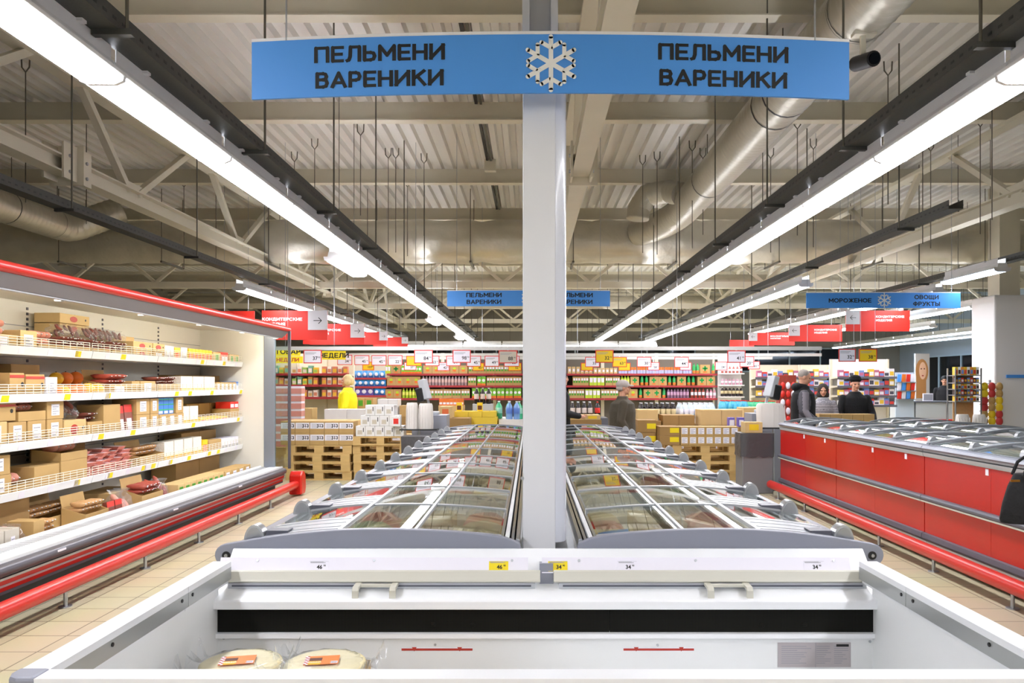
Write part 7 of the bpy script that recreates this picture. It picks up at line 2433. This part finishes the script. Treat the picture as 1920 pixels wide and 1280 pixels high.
    if head == 'short':
        ge((0, -0.014, 0.022), (0.047, 0.053, 0.05))
        fuse(g, 'hair', 0.008, 2, t)
    elif head == 'bun':
        ge((0, -0.016, 0.022), (0.05, 0.056, 0.054)); ge((0, -0.055, -0.005), (0.036, 0.03, 0.045)); ge((-0.03, -0.015, -0.01), (0.024, 0.04, 0.045)); ge((0.03, -0.015, -0.01), (0.024, 0.04, 0.045))
        fuse(g, 'hair', 0.008, 2, t)
    elif head == 'long':
        ge((0, -0.014, 0.02), (0.05, 0.056, 0.053)); ge((0, -0.035, -0.04), (0.048, 0.03, 0.07))
        fuse(g, 'hair', 0.008, 2, t)
    if hat:
        q = MB()
        hmat, kind = hat
        def qe(cc, r_):
            q.ell(hd(*cc), (r_[0] * h, r_[1] * h, r_[2] * h), hmat, 20, 12, rot)
        if kind == 'fur':
            qe((0, -0.01, 0.05), (0.064, 0.068, 0.036)); qe((0, -0.01, 0.072), (0.054, 0.058, 0.026))
        elif kind == 'cap':
            qe((0, -0.01, 0.032), (0.056, 0.066, 0.046)); qe((0, 0.062, 0.02), (0.04, 0.036, 0.009)); qe((0, -0.03, -0.005), (0.05, 0.042, 0.03))
        elif kind == 'knit':
            qe((0, -0.012, 0.026), (0.054, 0.062, 0.054))
        elif kind == 'hoodup':
            qe((0, -0.016, 0.01), (0.062, 0.062, 0.07)); qe((0, -0.02, -0.05), (0.07, 0.06, 0.05))
        fuse(q, 'hat', 0.009, 2, t)
    return t

BROWNC = mat('brown_coat', '#4c4538', 0.85, var=0.12, scale=10, bump=0.3, bscale=14)
YELC = mat('yellow_coat', '#f0e000', 0.7, var=0.06, scale=6)
SLEEVE = mat('grey_sleeve', '#8f8890', 0.6, var=0.08, scale=10)
SLEEVED = mat('dark_grey_sleeve', '#4e4c54', 0.6)
STRW = mat('striped_light', '#b9b6bc', 0.7)
STRD = mat('striped_dark', '#55535c', 0.7)
GREYHAT = mat('grey_hat', '#b5aca6', 0.8, var=0.1, scale=30)
DTR = mat('dark_trousers', '#26262c', 0.85)
BLKHAT = mat('black_fur', '#0e0d0e', 0.95, var=0.4, scale=60, bump=0.6, bscale=50)
# woman in yellow, seen from her left, facing left
Yw = 15.75
person('woman in a bright yellow jacket walking left before the blue packs', PX(652, Yw), Yw, R(90), 1.77, YELC, DTR, 'bun', '#d9c08c', arms=(((-0.15, 0.0, 0.63), (-0.12, 0.11, 0.53)), ((0.14, -0.03, 0.63), (0.1, 0.08, 0.53))), hem=0.40, wide=1.05, deep=1.25)
# man in the cap
Yc2 = 12.15
person('person in a brown coat and grey cap standing beyond the right freezers', PX(1167, Yc2), Yc2, R(-92), 1.64, BROWNC, DTR, 'short', '#8c8078', hat=(GREYHAT, 'cap'), arms=(((-0.15, -0.02, 0.62), (-0.13, 0.08, 0.5)), ((0.165, -0.03, 0.63), (0.15, 0.06, 0.5))), hem=0.33, wide=1.3, deep=1.45)
person('person in a black coat half hidden by the column, holding a phone', PX(1050, 12.4), 12.4, R(-75), 1.80, BLACKC, DTR, 'short', '#1a1614', hat=(BLKHAT, 'knit'), arms=(((-0.13, 0.03, 0.63), (-0.06, 0.17, 0.60)), ((0.14, 0.0, 0.63), (0.06, 0.16, 0.60))), hem=0.36, wide=1.1)
def sleeves(q, n):
    if q.x > 0.1 and n.x > 0.25 and q.z < 0.8 and abs(q.y - (0.01 if q.z > 0.63 else 0.01 + (0.63 - q.z) * 0.55)) < 0.028:
        return 1
    if q.x > 0.118 and q.z < 0.815:
        return 2
    return 0
person('man in a black hooded jacket with a grey striped sleeve', PX(1506, 12.9), 12.9, R(-105), 1.82, BLACKC, DTR, 'short', '#a39a92', arms=(((-0.14, 0.02, 0.63), (-0.08, 0.15, 0.52)), ((0.155, -0.01, 0.63), (0.16, 0.12, 0.52))), hem=0.40, wide=1.16, deep=1.25, nod=0.3, hood=True,
       coatfn=sleeves, coatmats=[BLACKC, SLEEVE, SLEEVED])
def stripes(q, n):
    return 1 if (q.z * 60) % 1 < 0.42 else 0
person('woman in a grey striped jacket behind the man in black', PX(1543, 14.0), 14.0, R(165), 1.58, STRW, DTR, 'long', '#4a382c', hat=(mat('brown_hood', '#3c3430', 0.9), 'hoodup'), arms=(((-0.14, 0.02, 0.63), (-0.1, 0.13, 0.55)), ((0.14, 0.02, 0.63), (0.1, 0.13, 0.55))), hem=0.45,
       coatfn=stripes, coatmats=[STRW, STRD], nod=0.15) 
person('woman in a black coat and black fur hat leaning on cartons', PX(1603, 14.1), 14.1, R(178), 1.70, BLACKC, DTR, 'short', '#2a2220', hat=(BLKHAT, 'fur'), arms=(((-0.17, 0.03, 0.62), (-0.15, 0.15, 0.515)), ((0.17, 0.03, 0.62), (0.14, 0.15, 0.515))), hem=0.35, wide=1.15, nod=0.1)
person('guard in dark clothes and cap standing behind the counter', PX(1771, 22.2), 22.2, R(150), 1.80, mat('navy_coat', '#15161c', 0.8), DTR, 'short', '#141212', hat=(BLACKP, 'knit'), wide=1.05)
# shopper just outside the frame whose bag reaches into it
sx, sy = 3.17, 4.35
person('shopper in dark clothes carrying a black bag at the right edge', sx, sy, R(10), 1.68, mat('charcoal_coat', '#2a2a30', 0.85), DTR, 'long', '#3a2c24', arms=(((-0.15, -0.02, 0.64), (-0.21, 0.02, 0.715)), ((0.15, -0.02, 0.63), (0.15, 0.05, 0.49))), hem=0.38)
t = thing('shopping_bag', 'black shopping bag hanging at the right edge before the red freezers', 'bag', (2.74, 4.36, 0.83))
b = MB()
rings = []
for (f, s) in ((0.0, 0.94), (0.08, 1.0), (0.4, 1.0), (0.75, 0.92), (1.0, 0.78)):
    rings.append((0.05 * f, 0, f * 0.27, 0.15 * s, 0.075 * s))
b.loft(rings, BLACKC, 24)
b.build('bag_body', t, smooth=50)
for s in (-1, 1):
    pts = [(-0.05, s * 0.05, 0.26), (-0.02, s * 0.05, 0.33), (0.055, s * 0.015, 0.40), (0.12, s * 0.03, 0.33), (0.13, s * 0.05, 0.26)]
    MB().path(pts, 0.009, BLACKC, 8).build('strap', t, smooth=60)
MB().obox((-0.11, -0.075, 0.24), (0.05, 0.006, 0.012), mat('brass', '#b88a3c', 0.3, 0.9)).build('clasp', t)
